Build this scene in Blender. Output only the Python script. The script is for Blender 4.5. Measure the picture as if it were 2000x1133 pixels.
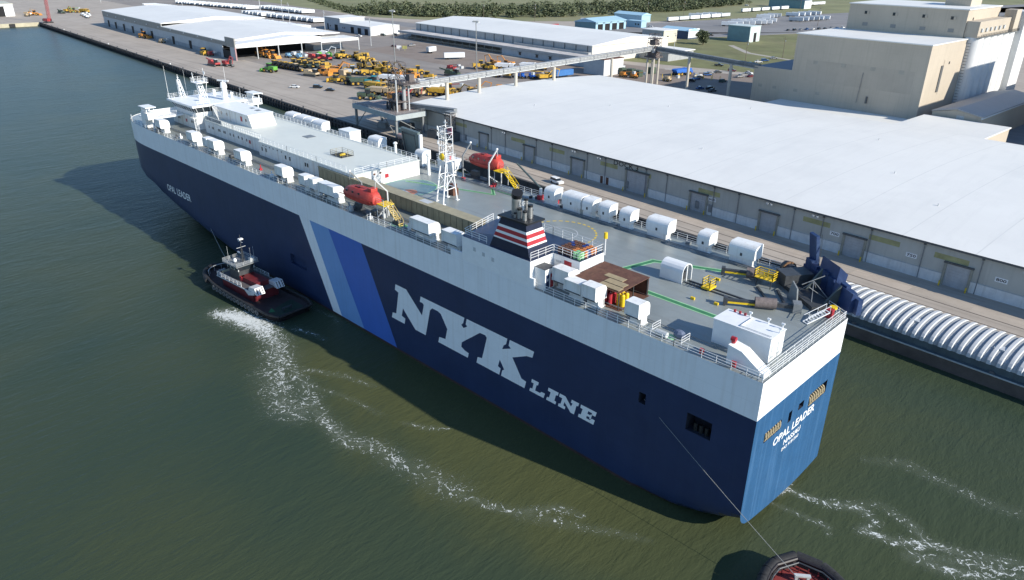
import bpy, math, random
from mathutils import Vector, Matrix
R = math.radians
random.seed(7)
for o in list(bpy.data.objects): bpy.data.objects.remove(o)
SC = bpy.context.scene
COL = SC.collection
# ---------------------------------------------------------------- camera (drone, about 68 m up)
cam = bpy.data.cameras.new('drone_camera'); cam.sensor_width = 36; cam.lens = 25.946
cam.clip_start = 1; cam.clip_end = 6000
co = bpy.data.objects.new('drone_camera', cam); COL.objects.link(co); SC.camera = co
cr, cu, cw = Vector((.7092, .705, .0059)), Vector((-.3016, .2958, .9064)), Vector((-.6372, .6446, -.4224))
m = Matrix.Identity(4)
for i in range(3): m[i][0] = cr[i]; m[i][1] = cu[i]; m[i][2] = -cw[i]
m.translation = (29.4391, -69.7912, 67.8314)
co.matrix_world = m
# ---------------------------------------------------------------- sky, sun, exposure
SUN = Vector((45, 9.2, 23.8)).normalized()
world = bpy.data.worlds.new('World'); SC.world = world; world.use_nodes = True
wn = world.node_tree.nodes; wl = world.node_tree.links
sky = wn.new('ShaderNodeTexSky'); sky.sky_type = 'NISHITA'; sky.sun_disc = False
sky.sun_elevation = math.asin(SUN.z); sky.sun_rotation = math.atan2(SUN.x, SUN.y)
sky.altitude = 0; sky.air_density = 1.0; sky.dust_density = 0.0; sky.ozone_density = 5.0
wl.new(sky.outputs[0], wn['Background'].inputs[0]); wn['Background'].inputs[1].default_value = .14
sl = bpy.data.lights.new('sun', 'SUN'); sl.energy = 4.9; sl.angle = R(.55); sl.color = (1, .935, .83)
so = bpy.data.objects.new('sun', sl); COL.objects.link(so); so.rotation_euler = SUN.to_track_quat('Z', 'Y').to_euler()
so.location = (100, 0, 200)
SC.view_settings.view_transform = 'Standard'; SC.view_settings.look = 'None'
SC.view_settings.exposure = .42; SC.view_settings.gamma = 1
SC.render.engine = 'CYCLES'

# ---------------------------------------------------------------- helpers
H = 23.61          # upper deck above the water
DY = -.06525       # heading of the dock
DV = Vector((math.cos(DY), math.sin(DY), 0)); NV = Vector((-math.sin(DY), math.cos(DY), 0))
def D(s, t, z=3.0): return DV * s + NV * t + Vector((0, 0, z))

class MB:
    def __init__(s): s.v = []; s.f = []; s.m = []
    def add(s, vs, fs, mi=0):
        n = len(s.v); s.v += [tuple(v) for v in vs]
        for f in fs: s.f.append([i + n for i in f]); s.m.append(mi)
        return s
    def box(s, x0, x1, y0, y1, z0, z1, mi=0):
        return s.add([(x0,y0,z0),(x1,y0,z0),(x1,y1,z0),(x0,y1,z0),(x0,y0,z1),(x1,y0,z1),(x1,y1,z1),(x0,y1,z1)],
              [(3,2,1,0),(4,5,6,7),(0,1,5,4),(1,2,6,5),(2,3,7,6),(3,0,4,7)], mi)
    def cb(s, c, d, rz=0, mi=0, rx=0, ry=0):
        M = Matrix.Translation(c) @ Matrix.Rotation(rz, 4, 'Z') @ Matrix.Rotation(ry, 4, 'Y') @ Matrix.Rotation(rx, 4, 'X')
        h = [x / 2 for x in d]
        vs = [M @ Vector((a*h[0], b*h[1], e*h[2])) for e in (-1,1) for a, b in ((-1,-1),(1,-1),(1,1),(-1,1))]
        return s.add(vs, [(3,2,1,0),(4,5,6,7),(0,1,5,4),(1,2,6,5),(2,3,7,6),(3,0,4,7)], mi)
    def cyl(s, a, b, r0, r1=None, n=8, mi=0, caps=True):
        a = Vector(a); b = Vector(b); r1 = r0 if r1 is None else r1
        d = (b - a); q = d.to_track_quat('Z', 'Y')
        X = q @ Vector((1,0,0)); Y = q @ Vector((0,1,0))
        vs = []
        for c, r in ((a, r0), (b, r1)):
            for i in range(n):
                t = 2*math.pi*(i+.5)/n; vs.append(c + X*(r*math.cos(t)) + Y*(r*math.sin(t)))
        fs = [(i, (i+1) % n, n+(i+1) % n, n+i) for i in range(n)]
        if caps: fs += [tuple(range(n-1, -1, -1)), tuple(range(n, 2*n))]
        return s.add(vs, fs, mi)
    def tube(s, pts, r, n=6, mi=0):
        for a, b in zip(pts, pts[1:]): s.cyl(a, b, r, r, n, mi)
        return s
    def bar(s, a, b, w, h=None, mi=0):
        return s.cyl(a, b, w*.7, w*.7, 4, mi)
    def prism(s, poly, axis, a, b, mi=0):
        """extrude a 2-D polygon along an axis from a to b; poly coordinates are the two other axes in xyz order"""
        def P(u, v, w): return {'x': (w,u,v), 'y': (u,w,v), 'z': (u,v,w)}[axis]
        n = len(poly); vs = [P(u,v,a) for u,v in poly] + [P(u,v,b) for u,v in poly]
        fs = [(i, (i+1) % n, n+(i+1) % n, n+i) for i in range(n)] + [tuple(range(n-1,-1,-1)), tuple(range(n,2*n))]
        return s.add(vs, fs, mi)
    def wheel(s, c, r, w, axis='y', n=12, mi=0):
        d = {'x': Vector((w/2,0,0)), 'y': Vector((0,w/2,0))}[axis]; c = Vector(c)
        return s.cyl(c-d, c+d, r, r, n, mi)
    def quad(s, a, b, c, d, mi=0): return s.add([a,b,c,d], [(0,1,2,3)], mi)
    def ell(s, c, r, n=10, k=6, mi=0):
        vs = []; fs = []
        for j in range(k+1):
            p = math.pi*j/k
            for i in range(n):
                t = 2*math.pi*i/n
                vs.append((c[0]+r[0]*math.sin(p)*math.cos(t), c[1]+r[1]*math.sin(p)*math.sin(t), c[2]+r[2]*math.cos(p)))
        for j in range(k):
            for i in range(n):
                fs.append((j*n+i, j*n+(i+1)%n, (j+1)*n+(i+1)%n, (j+1)*n+i))
        return s.add(vs, fs, mi)
    def mesh(s, name, mats, smooth=False, recalc=True):
        me = bpy.data.meshes.new(name); me.from_pydata(s.v, [], s.f); 
        if not isinstance(mats, (list, tuple)): mats = [mats]
        for x in mats: me.materials.append(x)
        if len(mats) > 1: me.polygons.foreach_set('material_index', s.m)
        if recalc:
            import bmesh
            bm = bmesh.new(); bm.from_mesh(me); bmesh.ops.recalc_face_normals(bm, faces=bm.faces); bm.to_mesh(me); bm.free()
        if smooth:
            me.polygons.foreach_set('use_smooth', [True]*len(me.polygons))
            me.set_sharp_from_angle(angle=R(38))
        me.update(); return me
    def build(s, name, mats, parent=None, loc=None, rz=0, smooth=False, recalc=True):
        return put(s.mesh(name, mats, smooth, recalc), name, parent, loc, rz)

def put(me, name, parent=None, loc=None, rz=0):
    o = bpy.data.objects.new(name, me); COL.objects.link(o)
    if loc is not None: o.location = loc
    o.rotation_euler.z = rz
    if parent: o.parent = parent
    return o
def tag(o, label=None, cat=None, group=None, kind=None):
    if label: o['label'] = label
    if cat: o['category'] = cat
    if group: o['group'] = group
    if kind: o['kind'] = kind
    return o
def thing(name, label, cat, loc=(0,0,0), rz=0, group=None):
    o = bpy.data.objects.new(name, None); COL.objects.link(o); o.empty_display_size = .3
    o.location = loc; o.rotation_euler.z = rz
    return tag(o, label, cat, group)
def copy_tree(o, loc=None, rz=None, label=None, group=None, parent=None):
    c = o.copy(); COL.objects.link(c); c.parent = parent
    if loc is not None: c.location = loc
    if rz is not None: c.rotation_euler.z = rz
    if label: c['label'] = label
    if group: c['group'] = group
    for ch in o.children: copy_tree(ch, parent=c)
    return c
def drop(o):
    for ch in list(o.children): drop(ch)
    bpy.data.objects.remove(o)
def recolor(o, part, mat_):
    for ch in o.children_recursive:
        if ch.name.split('.')[0] == part:
            ch.data = ch.data.copy(); ch.data.materials[0] = mat_

# ---------------------------------------------------------------- materials
MAT = {}
def mat(name, col, rough=.55, var=.12, scale=.6, metal=0, streak=0, bump=0, spec=.4, dirt=None, dscale=.15, damt=.5, coat=0, tracks=None, plates=0):
    if name in MAT: return MAT[name]
    M = bpy.data.materials.new(name); M.use_nodes = True; nt = M.node_tree; N = nt.nodes; L = nt.links
    b = N['Principled BSDF']; b.inputs['Roughness'].default_value = rough; b.inputs['Metallic'].default_value = metal
    b.inputs['Specular IOR Level'].default_value = spec
    if coat: b.inputs['Coat Weight'].default_value = coat
    geo = N.new('ShaderNodeNewGeometry')
    ns = N.new('ShaderNodeTexNoise'); ns.inputs['Scale'].default_value = scale; ns.inputs['Detail'].default_value = 5; ns.inputs['Roughness'].default_value = .65
    L.new(geo.outputs['Position'], ns.inputs['Vector'])
    rp = N.new('ShaderNodeMapRange'); rp.inputs[1].default_value = .3; rp.inputs[2].default_value = .7; rp.inputs[3].default_value = 1-var; rp.inputs[4].default_value = 1+var
    L.new(ns.outputs['Fac'], rp.inputs[0])
    mx = N.new('ShaderNodeVectorMath'); mx.operation = 'SCALE'; mx.inputs[0].default_value = col[:3]
    L.new(rp.outputs[0], mx.inputs['Scale']); out = mx.outputs[0]
    def overlay(fac, c):
        nonlocal out
        q = N.new('ShaderNodeMix'); q.data_type = 'RGBA'; L.new(fac, q.inputs[0]); L.new(out, q.inputs[6]); q.inputs[7].default_value = (*c, 1); out = q.outputs[2]
    if streak:   # vertical run-off stains
        mp = N.new('ShaderNodeMapping'); mp.inputs['Scale'].default_value = (1.6, 1.6, .06); L.new(geo.outputs['Position'], mp.inputs[0])
        n2 = N.new('ShaderNodeTexNoise'); n2.inputs['Scale'].default_value = 1; n2.inputs['Detail'].default_value = 4; L.new(mp.outputs[0], n2.inputs['Vector'])
        r2 = N.new('ShaderNodeMapRange'); r2.inputs[1].default_value = .5; r2.inputs[2].default_value = .78; r2.inputs[3].default_value = 0; r2.inputs[4].default_value = streak
        L.new(n2.outputs['Fac'], r2.inputs[0]); overlay(r2.outputs[0], dirt or (.16, .11, .07))
    if dirt and not streak:
        n3 = N.new('ShaderNodeTexNoise'); n3.inputs['Scale'].default_value = dscale; n3.inputs['Detail'].default_value = 8; n3.inputs['Roughness'].default_value = .7
        L.new(geo.outputs['Position'], n3.inputs['Vector'])
        r3 = N.new('ShaderNodeMapRange'); r3.inputs[1].default_value = .48; r3.inputs[2].default_value = .68; r3.inputs[3].default_value = 0; r3.inputs[4].default_value = damt
        L.new(n3.outputs['Fac'], r3.inputs[0]); overlay(r3.outputs[0], dirt)
    if tracks:   # long faint marks running along one direction (tyre tracks, roof run-off)
        tc, ta, rot, sx, sy = tracks
        mp = N.new('ShaderNodeMapping'); mp.inputs['Rotation'].default_value = (0,0,rot); mp.inputs['Scale'].default_value = (sx,sy,1); L.new(geo.outputs['Position'], mp.inputs[0])
        n5 = N.new('ShaderNodeTexNoise'); n5.inputs['Scale'].default_value = 1; n5.inputs['Detail'].default_value = 6; n5.inputs['Roughness'].default_value = .7; n5.inputs['Distortion'].default_value = .4; L.new(mp.outputs[0], n5.inputs['Vector'])
        r5 = N.new('ShaderNodeMapRange'); r5.inputs[1].default_value = .5; r5.inputs[2].default_value = .72; r5.inputs[3].default_value = 0; r5.inputs[4].default_value = ta; L.new(n5.outputs['Fac'], r5.inputs[0]); overlay(r5.outputs[0], tc)
    L.new(out, b.inputs['Base Color'])
    if plates:   # welded shell plates: shallow seams and slight buckling
        cx = N.new('ShaderNodeSeparateXYZ'); L.new(geo.outputs['Position'], cx.inputs[0]); sm_ = N.new('ShaderNodeMath'); sm_.operation = 'ADD'; L.new(cx.outputs[0], sm_.inputs[0]); L.new(cx.outputs[1], sm_.inputs[1]); cc = N.new('ShaderNodeCombineXYZ'); L.new(sm_.outputs[0], cc.inputs[0]); L.new(cx.outputs[2], cc.inputs[1])
        bk = N.new('ShaderNodeTexBrick'); bk.inputs['Scale'].default_value = 1; bk.inputs['Brick Width'].default_value = 9.5; bk.inputs['Row Height'].default_value = 2.6; bk.inputs['Mortar Size'].default_value = .035; bk.inputs['Mortar Smooth'].default_value = .6; bk.offset = .37
        bk.inputs['Color1'].default_value = (1,1,1,1); bk.inputs['Color2'].default_value = (.985,.985,.985,1); bk.inputs['Mortar'].default_value = (.88,.88,.88,1); L.new(cc.outputs[0], bk.inputs['Vector'])
        mq = N.new('ShaderNodeMix'); mq.data_type = 'RGBA'; mq.blend_type = 'MULTIPLY'; mq.inputs[0].default_value = plates; L.new(out, mq.inputs[6]); L.new(bk.outputs['Color'], mq.inputs[7]); L.new(mq.outputs[2], b.inputs['Base Color'])
        n6 = N.new('ShaderNodeTexNoise'); n6.inputs['Scale'].default_value = .45; n6.inputs['Detail'].default_value = 2; L.new(geo.outputs['Position'], n6.inputs['Vector'])
        b6 = N.new('ShaderNodeBump'); b6.inputs['Strength'].default_value = .25; b6.inputs['Distance'].default_value = .12; L.new(n6.outputs['Fac'], b6.inputs['Height']); L.new(b6.outputs[0], b.inputs['Normal'])
    if bump:
        n4 = N.new('ShaderNodeTexNoise'); n4.inputs['Scale'].default_value = 6; n4.inputs['Detail'].default_value = 4; L.new(geo.outputs['Position'], n4.inputs['Vector'])
        bp = N.new('ShaderNodeBump'); bp.inputs['Strength'].default_value = bump; bp.inputs['Distance'].default_value = .05; L.new(n4.outputs['Fac'], bp.inputs['Height']); L.new(bp.outputs[0], b.inputs['Normal'])
    MAT[name] = M; return M

M_white = mat('white_paint', (.78,.79,.78), .45, .05, .8)
M_vent = mat('vent_white', (.76,.77,.75), .5, .06, .8, streak=.38, dirt=(.46,.40,.31))
M_whitew = mat('white_paint_worn', (.74,.74,.71), .5, .06, 1.2, streak=.5, dirt=(.4,.3,.2))
M_hullw = mat('hull_white', (.77,.79,.80), .42, .04, .3, streak=.2, dirt=(.42,.36,.28), plates=.7)
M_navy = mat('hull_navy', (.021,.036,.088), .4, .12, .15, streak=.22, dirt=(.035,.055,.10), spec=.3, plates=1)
M_navylit = mat('hull_navy_sunlit', (.025,.09,.20), .42, .10, .3, streak=.4, dirt=(.09,.20,.36), spec=.4, plates=1)  # hull navy again, lightened: the sun on the transom is in the colour
M_boot = mat('boot_top', (.05,.028,.024), .6, .25, .5)
M_lblue = mat('stripe_light_blue', (.17,.32,.58), .42, .05, .3, streak=.2, dirt=(.1,.18,.3))
M_mblue = mat('stripe_mid_blue', (.055,.14,.46), .42, .05, .3, streak=.15, dirt=(.04,.08,.2))
M_deck = mat('deck_grey', (.235,.262,.252), .36, .13, .12, dirt=(.275,.295,.285), dscale=.35, damt=.55, bump=.15, spec=.5, tracks=((.17,.175,.165),.5,.3,.06,.5))
M_walk = mat('walkway_grey', (.19,.205,.185), .5, .12, .2, dirt=(.14,.15,.14), dscale=.3, damt=.5)
M_roofdeck = mat('deckhouse_top_grey', (.62,.64,.575), .5, .04, .25, dirt=(.56,.59,.54), dscale=.12, damt=.5)
M_beige = mat('beige_panel', (.30,.265,.165), .55, .14, .6, streak=.5, dirt=(.16,.13,.08))
M_beiget = mat('beige_top', (.34,.305,.20), .6, .14, .8, dirt=(.26,.23,.16), dscale=.6)
M_green = mat('deck_green_line', (.05,.20,.085), .55, .15, 1)
M_lgreen = mat('deck_green_edge', (.33,.60,.33), .55, .15, 1)
M_yel = mat('yellow_paint', (.75,.52,.02), .45, .12, 2)
M_yeld = mat('faded_yellow', (.42,.40,.14), .6, .2, 1)
M_red = mat('red_paint', (.38,.03,.04), .42, .12, 1.5)
M_orange = mat('lifeboat_orange', (.45,.045,.035), .6, .15, .9, dirt=(.5,.12,.08), dscale=1.2, damt=.5)
M_black = mat('black_paint', (.015,.016,.018), .45, .2, 1)
M_dark = mat('dark_void', (.012,.012,.013), .8, .2, 1)
M_dgrey = mat('dark_steel', (.06,.065,.07), .5, .25, 1.5, metal=.2)
M_grey = mat('grey_steel', (.22,.235,.24), .5, .15, 1, metal=.2)
M_lgrey = mat('light_grey_paint', (.48,.5,.5), .5, .1, 1)
M_glass = mat('dark_glass', (.02,.028,.035), .12, .2, 1, spec=.7)
M_rust = mat('rusty_brown', (.115,.052,.035), .8, .3, 1, dirt=(.2,.11,.06), dscale=1.5)
M_ply = mat('plywood', (.34,.27,.16), .8, .15, 1.5)
M_rope = mat('rope', (.42,.35,.22), .9, .3, 6)
M_ropeg = mat('rope_grey', (.26,.265,.25), .9, .2, 6)
M_rubber = mat('black_rubber', (.02,.02,.021), .75, .3, 3, dirt=(.05,.05,.05), dscale=2)
M_steelp = mat('bare_steel', (.42,.42,.41), .38, .15, 2, metal=.75)
M_rampblue = mat('ramp_blue', (.018,.04,.115), .5, .2, .6, dirt=(.05,.09,.18), dscale=.5, damt=.6)
M_skyp = mat('pale_blue_paint', (.30,.50,.66), .5, .1, 1)
# ================================================================ SETTING
def water_material():
    M = bpy.data.materials.new('river_water'); M.use_nodes = True; nt = M.node_tree; N = nt.nodes; L = nt.links
    N.remove(N['Principled BSDF']); df = N.new('ShaderNodeBsdfDiffuse'); gl = N.new('ShaderNodeBsdfGlossy'); gl.inputs['Roughness'].default_value = .3; gl.inputs['Color'].default_value = (.92,.96,1,1)
    fr_ = N.new('ShaderNodeFresnel'); fr_.inputs['IOR'].default_value = 1.33; fm_ = N.new('ShaderNodeMath'); fm_.operation = 'MULTIPLY'; fm_.inputs[1].default_value = .42; L.new(fr_.outputs[0], fm_.inputs[0])
    mxs = N.new('ShaderNodeMixShader'); L.new(fm_.outputs[0], mxs.inputs[0]); L.new(df.outputs[0], mxs.inputs[1]); L.new(gl.outputs[0], mxs.inputs[2]); L.new(mxs.outputs[0], N['Material Output'].inputs[0])
    geo = N.new('ShaderNodeNewGeometry')
    n0 = N.new('ShaderNodeTexNoise'); n0.inputs['Scale'].default_value = .018; n0.inputs['Detail'].default_value = 5; n0.inputs['Distortion'].default_value = 1.2
    L.new(geo.outputs['Position'], n0.inputs['Vector'])
    cr_ = N.new('ShaderNodeValToRGB'); e = cr_.color_ramp.elements
    e[0].position = .33; e[0].color = (.036,.056,.036,1); e[1].position = .68; e[1].color = (.052,.066,.034,1)
    L.new(n0.outputs['Fac'], cr_.inputs[0]); 
    # silt stirred up between the wake and the hull, with a ragged outline of its own
    sx_ = N.new('ShaderNodeSeparateXYZ'); L.new(geo.outputs['Position'], sx_.inputs[0])
    def ramp(v, a0, a1, b0=0, b1=1):
        r = N.new('ShaderNodeMapRange'); r.interpolation_type = 'SMOOTHSTEP'; r.inputs[1].default_value = a0; r.inputs[2].default_value = a1; r.inputs[3].default_value = b0; r.inputs[4].default_value = b1; L.new(v, r.inputs[0]); return r.outputs[0]
    def mul(x, y):
        q = N.new('ShaderNodeMath'); q.operation = 'MULTIPLY'; L.new(x, q.inputs[0]); L.new(y, q.inputs[1]); return q.outputs[0]
    n9 = N.new('ShaderNodeTexNoise'); n9.inputs['Scale'].default_value = .06; n9.inputs['Detail'].default_value = 6; n9.inputs['Distortion'].default_value = 1.5; L.new(geo.outputs['Position'], n9.inputs['Vector'])
    wob = N.new('ShaderNodeMath'); wob.operation = 'MULTIPLY_ADD'; L.new(n9.outputs['Fac'], wob.inputs[0]); wob.inputs[1].default_value = 26; L.new(sx_.outputs[1], wob.inputs[2])
    silt = mul(mul(ramp(wob.outputs[0], -14, 2), ramp(sx_.outputs[0], -96, -72)), mul(ramp(sx_.outputs[1], 60, 34), ramp(sx_.outputs[0], 14, -22, .25, 1)))
    sq = N.new('ShaderNodeMix'); sq.data_type = 'RGBA'; L.new(silt, sq.inputs[0]); L.new(cr_.outputs[0], sq.inputs[6]); sq.inputs[7].default_value = (.070,.079,.034,1)
    L.new(sq.outputs[2], df.inputs['Color'])
    def noise(sx, sy, rot, detail, dist=0):
        mp = N.new('ShaderNodeMapping'); mp.inputs['Scale'].default_value = (sx, sy, 1); mp.inputs['Rotation'].default_value = (0,0,rot)
        L.new(geo.outputs['Position'], mp.inputs[0])
        n = N.new('ShaderNodeTexNoise'); n.inputs['Scale'].default_value = 1; n.inputs['Detail'].default_value = detail; n.inputs['Roughness'].default_value = .6; n.inputs['Distortion'].default_value = dist
        L.new(mp.outputs[0], n.inputs['Vector']); return n.outputs['Fac']
    a = noise(.75, .22, R(52), 5, .4); c = noise(2.6, .9, R(40), 5, .4); d = noise(.12, .05, R(60), 4, .6)
    def madd(x, k, y=None):
        q = N.new('ShaderNodeMath'); q.operation = 'MULTIPLY_ADD'; L.new(x, q.inputs[0]); q.inputs[1].default_value = k
        if y is None: q.inputs[2].default_value = 0
        else: L.new(y, q.inputs[2])
        return q.outputs[0]
    hgt = madd(d, .7, madd(c, .2, madd(a, .5)))
    bp = N.new('ShaderNodeBump'); bp.inputs['Strength'].default_value = .6; bp.inputs['Distance'].default_value = .5
    L.new(hgt, bp.inputs['Height']); 
    for nd in (df, gl, fr_): L.new(bp.outputs[0], nd.inputs['Normal'])
    return M
M_water = water_material()
w = MB(); w.quad((-2500,-900,0),(900,-900,0),(900,420,0),(-2500,420,0))
tag(w.build('water', M_water), kind='structure')
M_conc = mat('quay_concrete', (.40,.35,.29), .85, .10, .04, dirt=(.32,.275,.225), dscale=.09, damt=.6, bump=.3, tracks=((.22,.19,.16),.55,-DY,.012,.35))
M_asph = mat('yard_asphalt', (.27,.24,.21), .85, .12, .03, dirt=(.20,.18,.16), dscale=.08, damt=.6, tracks=((.15,.135,.12),.6,-DY-.5,.02,.2))
M_asph2 = mat('road_asphalt', (.22,.215,.21), .85, .12, .03, dirt=(.15,.148,.145), dscale=.04, damt=.6, tracks=((.33,.31,.28),.5,-DY-1.25,.01,.12))
M_gravel = mat('gravel', (.24,.195,.16), .9, .2, .1, dirt=(.17,.15,.13), dscale=.1)
M_grass = mat('grass', (.16,.165,.07), .95, .25, .05, dirt=(.22,.20,.105), dscale=.03, damt=.7)
M_grass2 = mat('meadow', (.20,.205,.10), .95, .2, .02, dirt=(.27,.24,.14), dscale=.012, damt=.7)
M_path = mat('concrete_path', (.38,.35,.30), .9, .1, .2)
M_pile = mat('creosoted_timber', (.035,.034,.036), .85, .4, .6, dirt=(.075,.072,.068), dscale=.6)
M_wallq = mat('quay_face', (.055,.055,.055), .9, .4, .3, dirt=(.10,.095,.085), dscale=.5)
# land: one sheet from the quay edge out past the edge of the view, with an end at the slip on the left
QT, QS = 79.7, -776.0
g = MB()
g.add([D(QS,QT,3),D(400,QT,3),D(900,2600,3),D(-3200,2600,3),D(-3200,-60,3),D(QS,-60,3)], [(0,1,2,3,4,5)])
tag(g.build('ground', M_conc, recalc=False), kind='structure')
q = MB()
for s0 in range(-776, 400, 21):
    a, b_ = s0+.06, min(s0+21, 400)-.06
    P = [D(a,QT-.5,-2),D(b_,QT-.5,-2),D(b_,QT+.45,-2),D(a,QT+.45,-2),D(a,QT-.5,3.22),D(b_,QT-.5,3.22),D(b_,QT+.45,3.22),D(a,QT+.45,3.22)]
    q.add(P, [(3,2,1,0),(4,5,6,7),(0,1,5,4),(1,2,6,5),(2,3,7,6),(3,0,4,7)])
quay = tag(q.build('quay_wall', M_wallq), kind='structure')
q = MB(); q.box(-.2,.2,-.24,.24,-1.5,3.05); pile_me = q.mesh('fender_pile', M_pile)
k = 0
for i in range(215):
    s0 = -772 + i*2.75
    z = random.uniform(-.5, .12)
    o = put(pile_me, 'fender_pile', quay, D(s0, QT-.8, z), DY + random.uniform(-.05,.05)); o.rotation_euler.x = random.uniform(-.02,.03)
    if i % 4 == 0: o.scale = (1.6, 1.25, 1.06)
q = MB(); q.box(-10.2,10.2,-.13,.13,-.2,.2); wale_me = q.mesh('waler_beam', M_pile)
for i in range(28):
    put(wale_me, 'waler_beam', quay, D(-762+i*21, QT-1.14, 1.9), DY)
def sheet(name, pts, m_, z, parent=None):
    s_ = MB(); s_.add([D(a,b,z) for a,b in pts], [tuple(range(len(pts)))])
    return tag(s_.build(name, m_, recalc=False), kind='structure')
sheet('yard', [(-640,205),(-430,122),(-215,122),(-215,255),(-480,262),(-640,262)], M_asph, 3.004)
sheet('trailer_yard', [(-1200,205),(-640,205),(-640,330),(-1200,420)], M_asph, 3.004)
sheet('trailer_yard', [(-640,262),(-480,262),(-480,300),(-560,345),(-640,330)], M_asph, 3.004)
sheet('gravel_lot', [(-430,205),(-300,205),(-290,258),(-440,258)], M_gravel, 3.008)
sheet('meadow', [(-3000,430),(-640,345),(-560,380),(-430,545),(-340,800),(-120,1200),(-400,2500),(-3000,2500)], M_grass2, 3.008)
sheet('road', [(-640,333),(-480,345),(-440,470),(-372,800),(-250,1300),(-225,1290),(-345,800),(-405,440),(-440,330),(-480,318),(-640,312)], M_asph2, 3.012)
sheet('truck_lot', [(-440,330),(-405,440),(-345,800),(-225,1290),(60,1290),(-60,800),(-130,560),(-290,560),(-330,440),(-330,372),(-440,372)], M_asph2, 3.008)
sheet('lawn', [(-330,290),(-330,440),(-290,552),(-150,552),(-150,300),(-190,325)], M_grass, 3.010)
sheet('parking_lot', [(-330,208),(-80,208),(-80,330),(-150,330),(-190,320),(-230,296),(-330,288)], M_gravel, 3.006)
sheet('footpath', [(-190,328),(-150,372),(-120,372),(-120,360),(-145,356),(-180,322),(-240,294),(-245,299)], M_path, 3.016)
sheet('footpath', [(-282,428),(-250,400),(-205,388),(-205,385),(-252,396),(-285,425)], M_path, 3.016)
sheet('service_yard', [(-60,208),(400,208),(400,420),(-60,420)], M_asph2, 3.006)
# crane rails and joints in the apron
M_rail = mat('rail_groove', (.09,.075,.065), .8, .2, 1)
for t0 in (82.4, 86.0):
    s_ = MB(); s_.add([D(-770,t0,3.02),D(390,t0,3.02),D(390,t0+.22,3.02),D(-770,t0+.22,3.02)], [(0,1,2,3)])
    tag(s_.build('crane_rail', M_rail, recalc=False), kind='structure')
# concrete slabs of the apron, one by one where they can be told apart
slab = MB(); slab.box(-5.96,5.96,-1.86,1.86,-.1,.012); 
M_slab = [mat('apron_slab_'+n, c, .85, .10, .12, dirt=d, dscale=.25, damt=.5, tracks=((.21,.18,.15),.6,-DY,.03,.9)) for n, c, d in (('a',(.42,.365,.30),(.35,.30,.245)),('b',(.39,.34,.28),(.32,.275,.23)),('c',(.45,.385,.315),(.37,.315,.25)))]
slabs = [slab.mesh('apron_slab', x) for x in M_slab]
apron = tag(thing('apron', None, None), kind='structure')
for i in range(34):
    for j in range(2):
        o = put(random.choice(slabs), 'apron_slab', apron, D(-238+i*12, 88.2+j*3.8, 3+random.uniform(0,.006)), DY)
# ================================================================ SHIP
ship = thing('car_carrier_ship', 'large blue and white car carrier ship with diagonal stripes on its side', 'ship')
XT, ZS = 0.0, 18.6
B2 = 16.13
def lerp(a, b, t): return a + (b-a)*t
def halfb(x, z):
    t = max(0, min(1, z/9.5)) ** .8
    stem = lerp(-182, -197, t) if z <= 9.5 else -197 - (z-9.5)*.05
    xt = lerp(-112, -168, t); a = lerp(1.75, 4.4, t); c = lerp(1.0, .30, t)
    if x >= xt: return B2
    u = (xt - x)/(xt - stem)
    if u >= 1: return 0
    return B2*(1-u**a)**c
def zbot(x):
    if x < -16: return -1.2
    t = (x+16)/16
    return -1.2 + 4.4*t*t
def port_y(x, z): 
    y = B2 - halfb(x, z)
    if x > -16:
        zb = zbot(x); r = 2.6
        if z < zb+r: y += r*(1-math.sqrt(max(0, 1-((zb+r-z)/r)**2)))*1.0
    return y
def stbd_y(x, z):
    y = B2 + halfb(x, z)
    if x > -13: y = min(y, 22.9 + (-x/13)*(32.26-22.9))
    return y
HOLES = [(-8.85,-5.35,13.1,15.6),(-16.1,-15.05,13.7,15.3),(-105.6,-99.4,6.5,8.8)]
xs = sorted(set([0,-.6,-1.5,-3,-8.85,-5.35,-10,-13,-16.1,-15.05,-19,-24,-40,-60,-80,-105.6,-99.4,-108] + [-112-4*i for i in range(13)] + [-164-2*i for i in range(9)] + [-181-1*i for i in range(11)] + [-191.5,-192.5,-193.5,-194.4,-195.2,-195.8,-196.3,-196.7,-197.0,-197.3,-197.6,-197.72]), reverse=True)
zs = sorted([-1.2,0,.45,1.2,2.2,3.3,4.4,5.5,6.5,8.8,10.5,12,13.1,13.7,15.3,15.6,17,18.6,20.5,22.2,H+.12])
hull = MB()
def grid(fn, side):
    idx = {}
    for i, x in enumerate(xs):
        for j, z in enumerate(zs):
            zz = max(z, zbot(x)) if x > -16 else z
            # clamp the station to the stem so the bow closes
            idx[i,j] = len(hull.v); hull.v.append((x, fn(x, zz), zz))
    for i in range(len(xs)-1):
        for j in range(len(zs)-1):
            xm = (xs[i]+xs[i+1])/2; zm = (zs[j]+zs[j+1])/2
            if side == 'p' and any(a < xm < b and c < zm < d for a,b,c,d in HOLES): continue
            q4 = [idx[i,j], idx[i+1,j], idx[i+1,j+1], idx[i,j+1]]
            if len(set(hull.v[k_] for k_ in q4)) < 3: continue
            hull.f.append(q4 if side == 's' else q4[::-1]); hull.m.append(0 if zm > ZS else (2 if zm < .45 else 1))
grid(port_y, 'p'); grid(stbd_y, 's')
ho = hull.build('hull', [M_hullw, M_navy, M_boot], ship, recalc=False)
import bmesh
bm = bmesh.new(); bm.from_mesh(ho.data); bmesh.ops.remove_doubles(bm, verts=bm.verts, dist=.002); bmesh.ops.dissolve_degenerate(bm, dist=.001, edges=bm.edges); bmesh.ops.recalc_face_normals(bm, faces=bm.faces); bm.to_mesh(ho.data); bm.free()
ho.data.polygons.foreach_set('use_smooth', [True]*len(ho.data.polygons)); ho.data.set_sharp_from_angle(angle=R(25))
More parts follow.
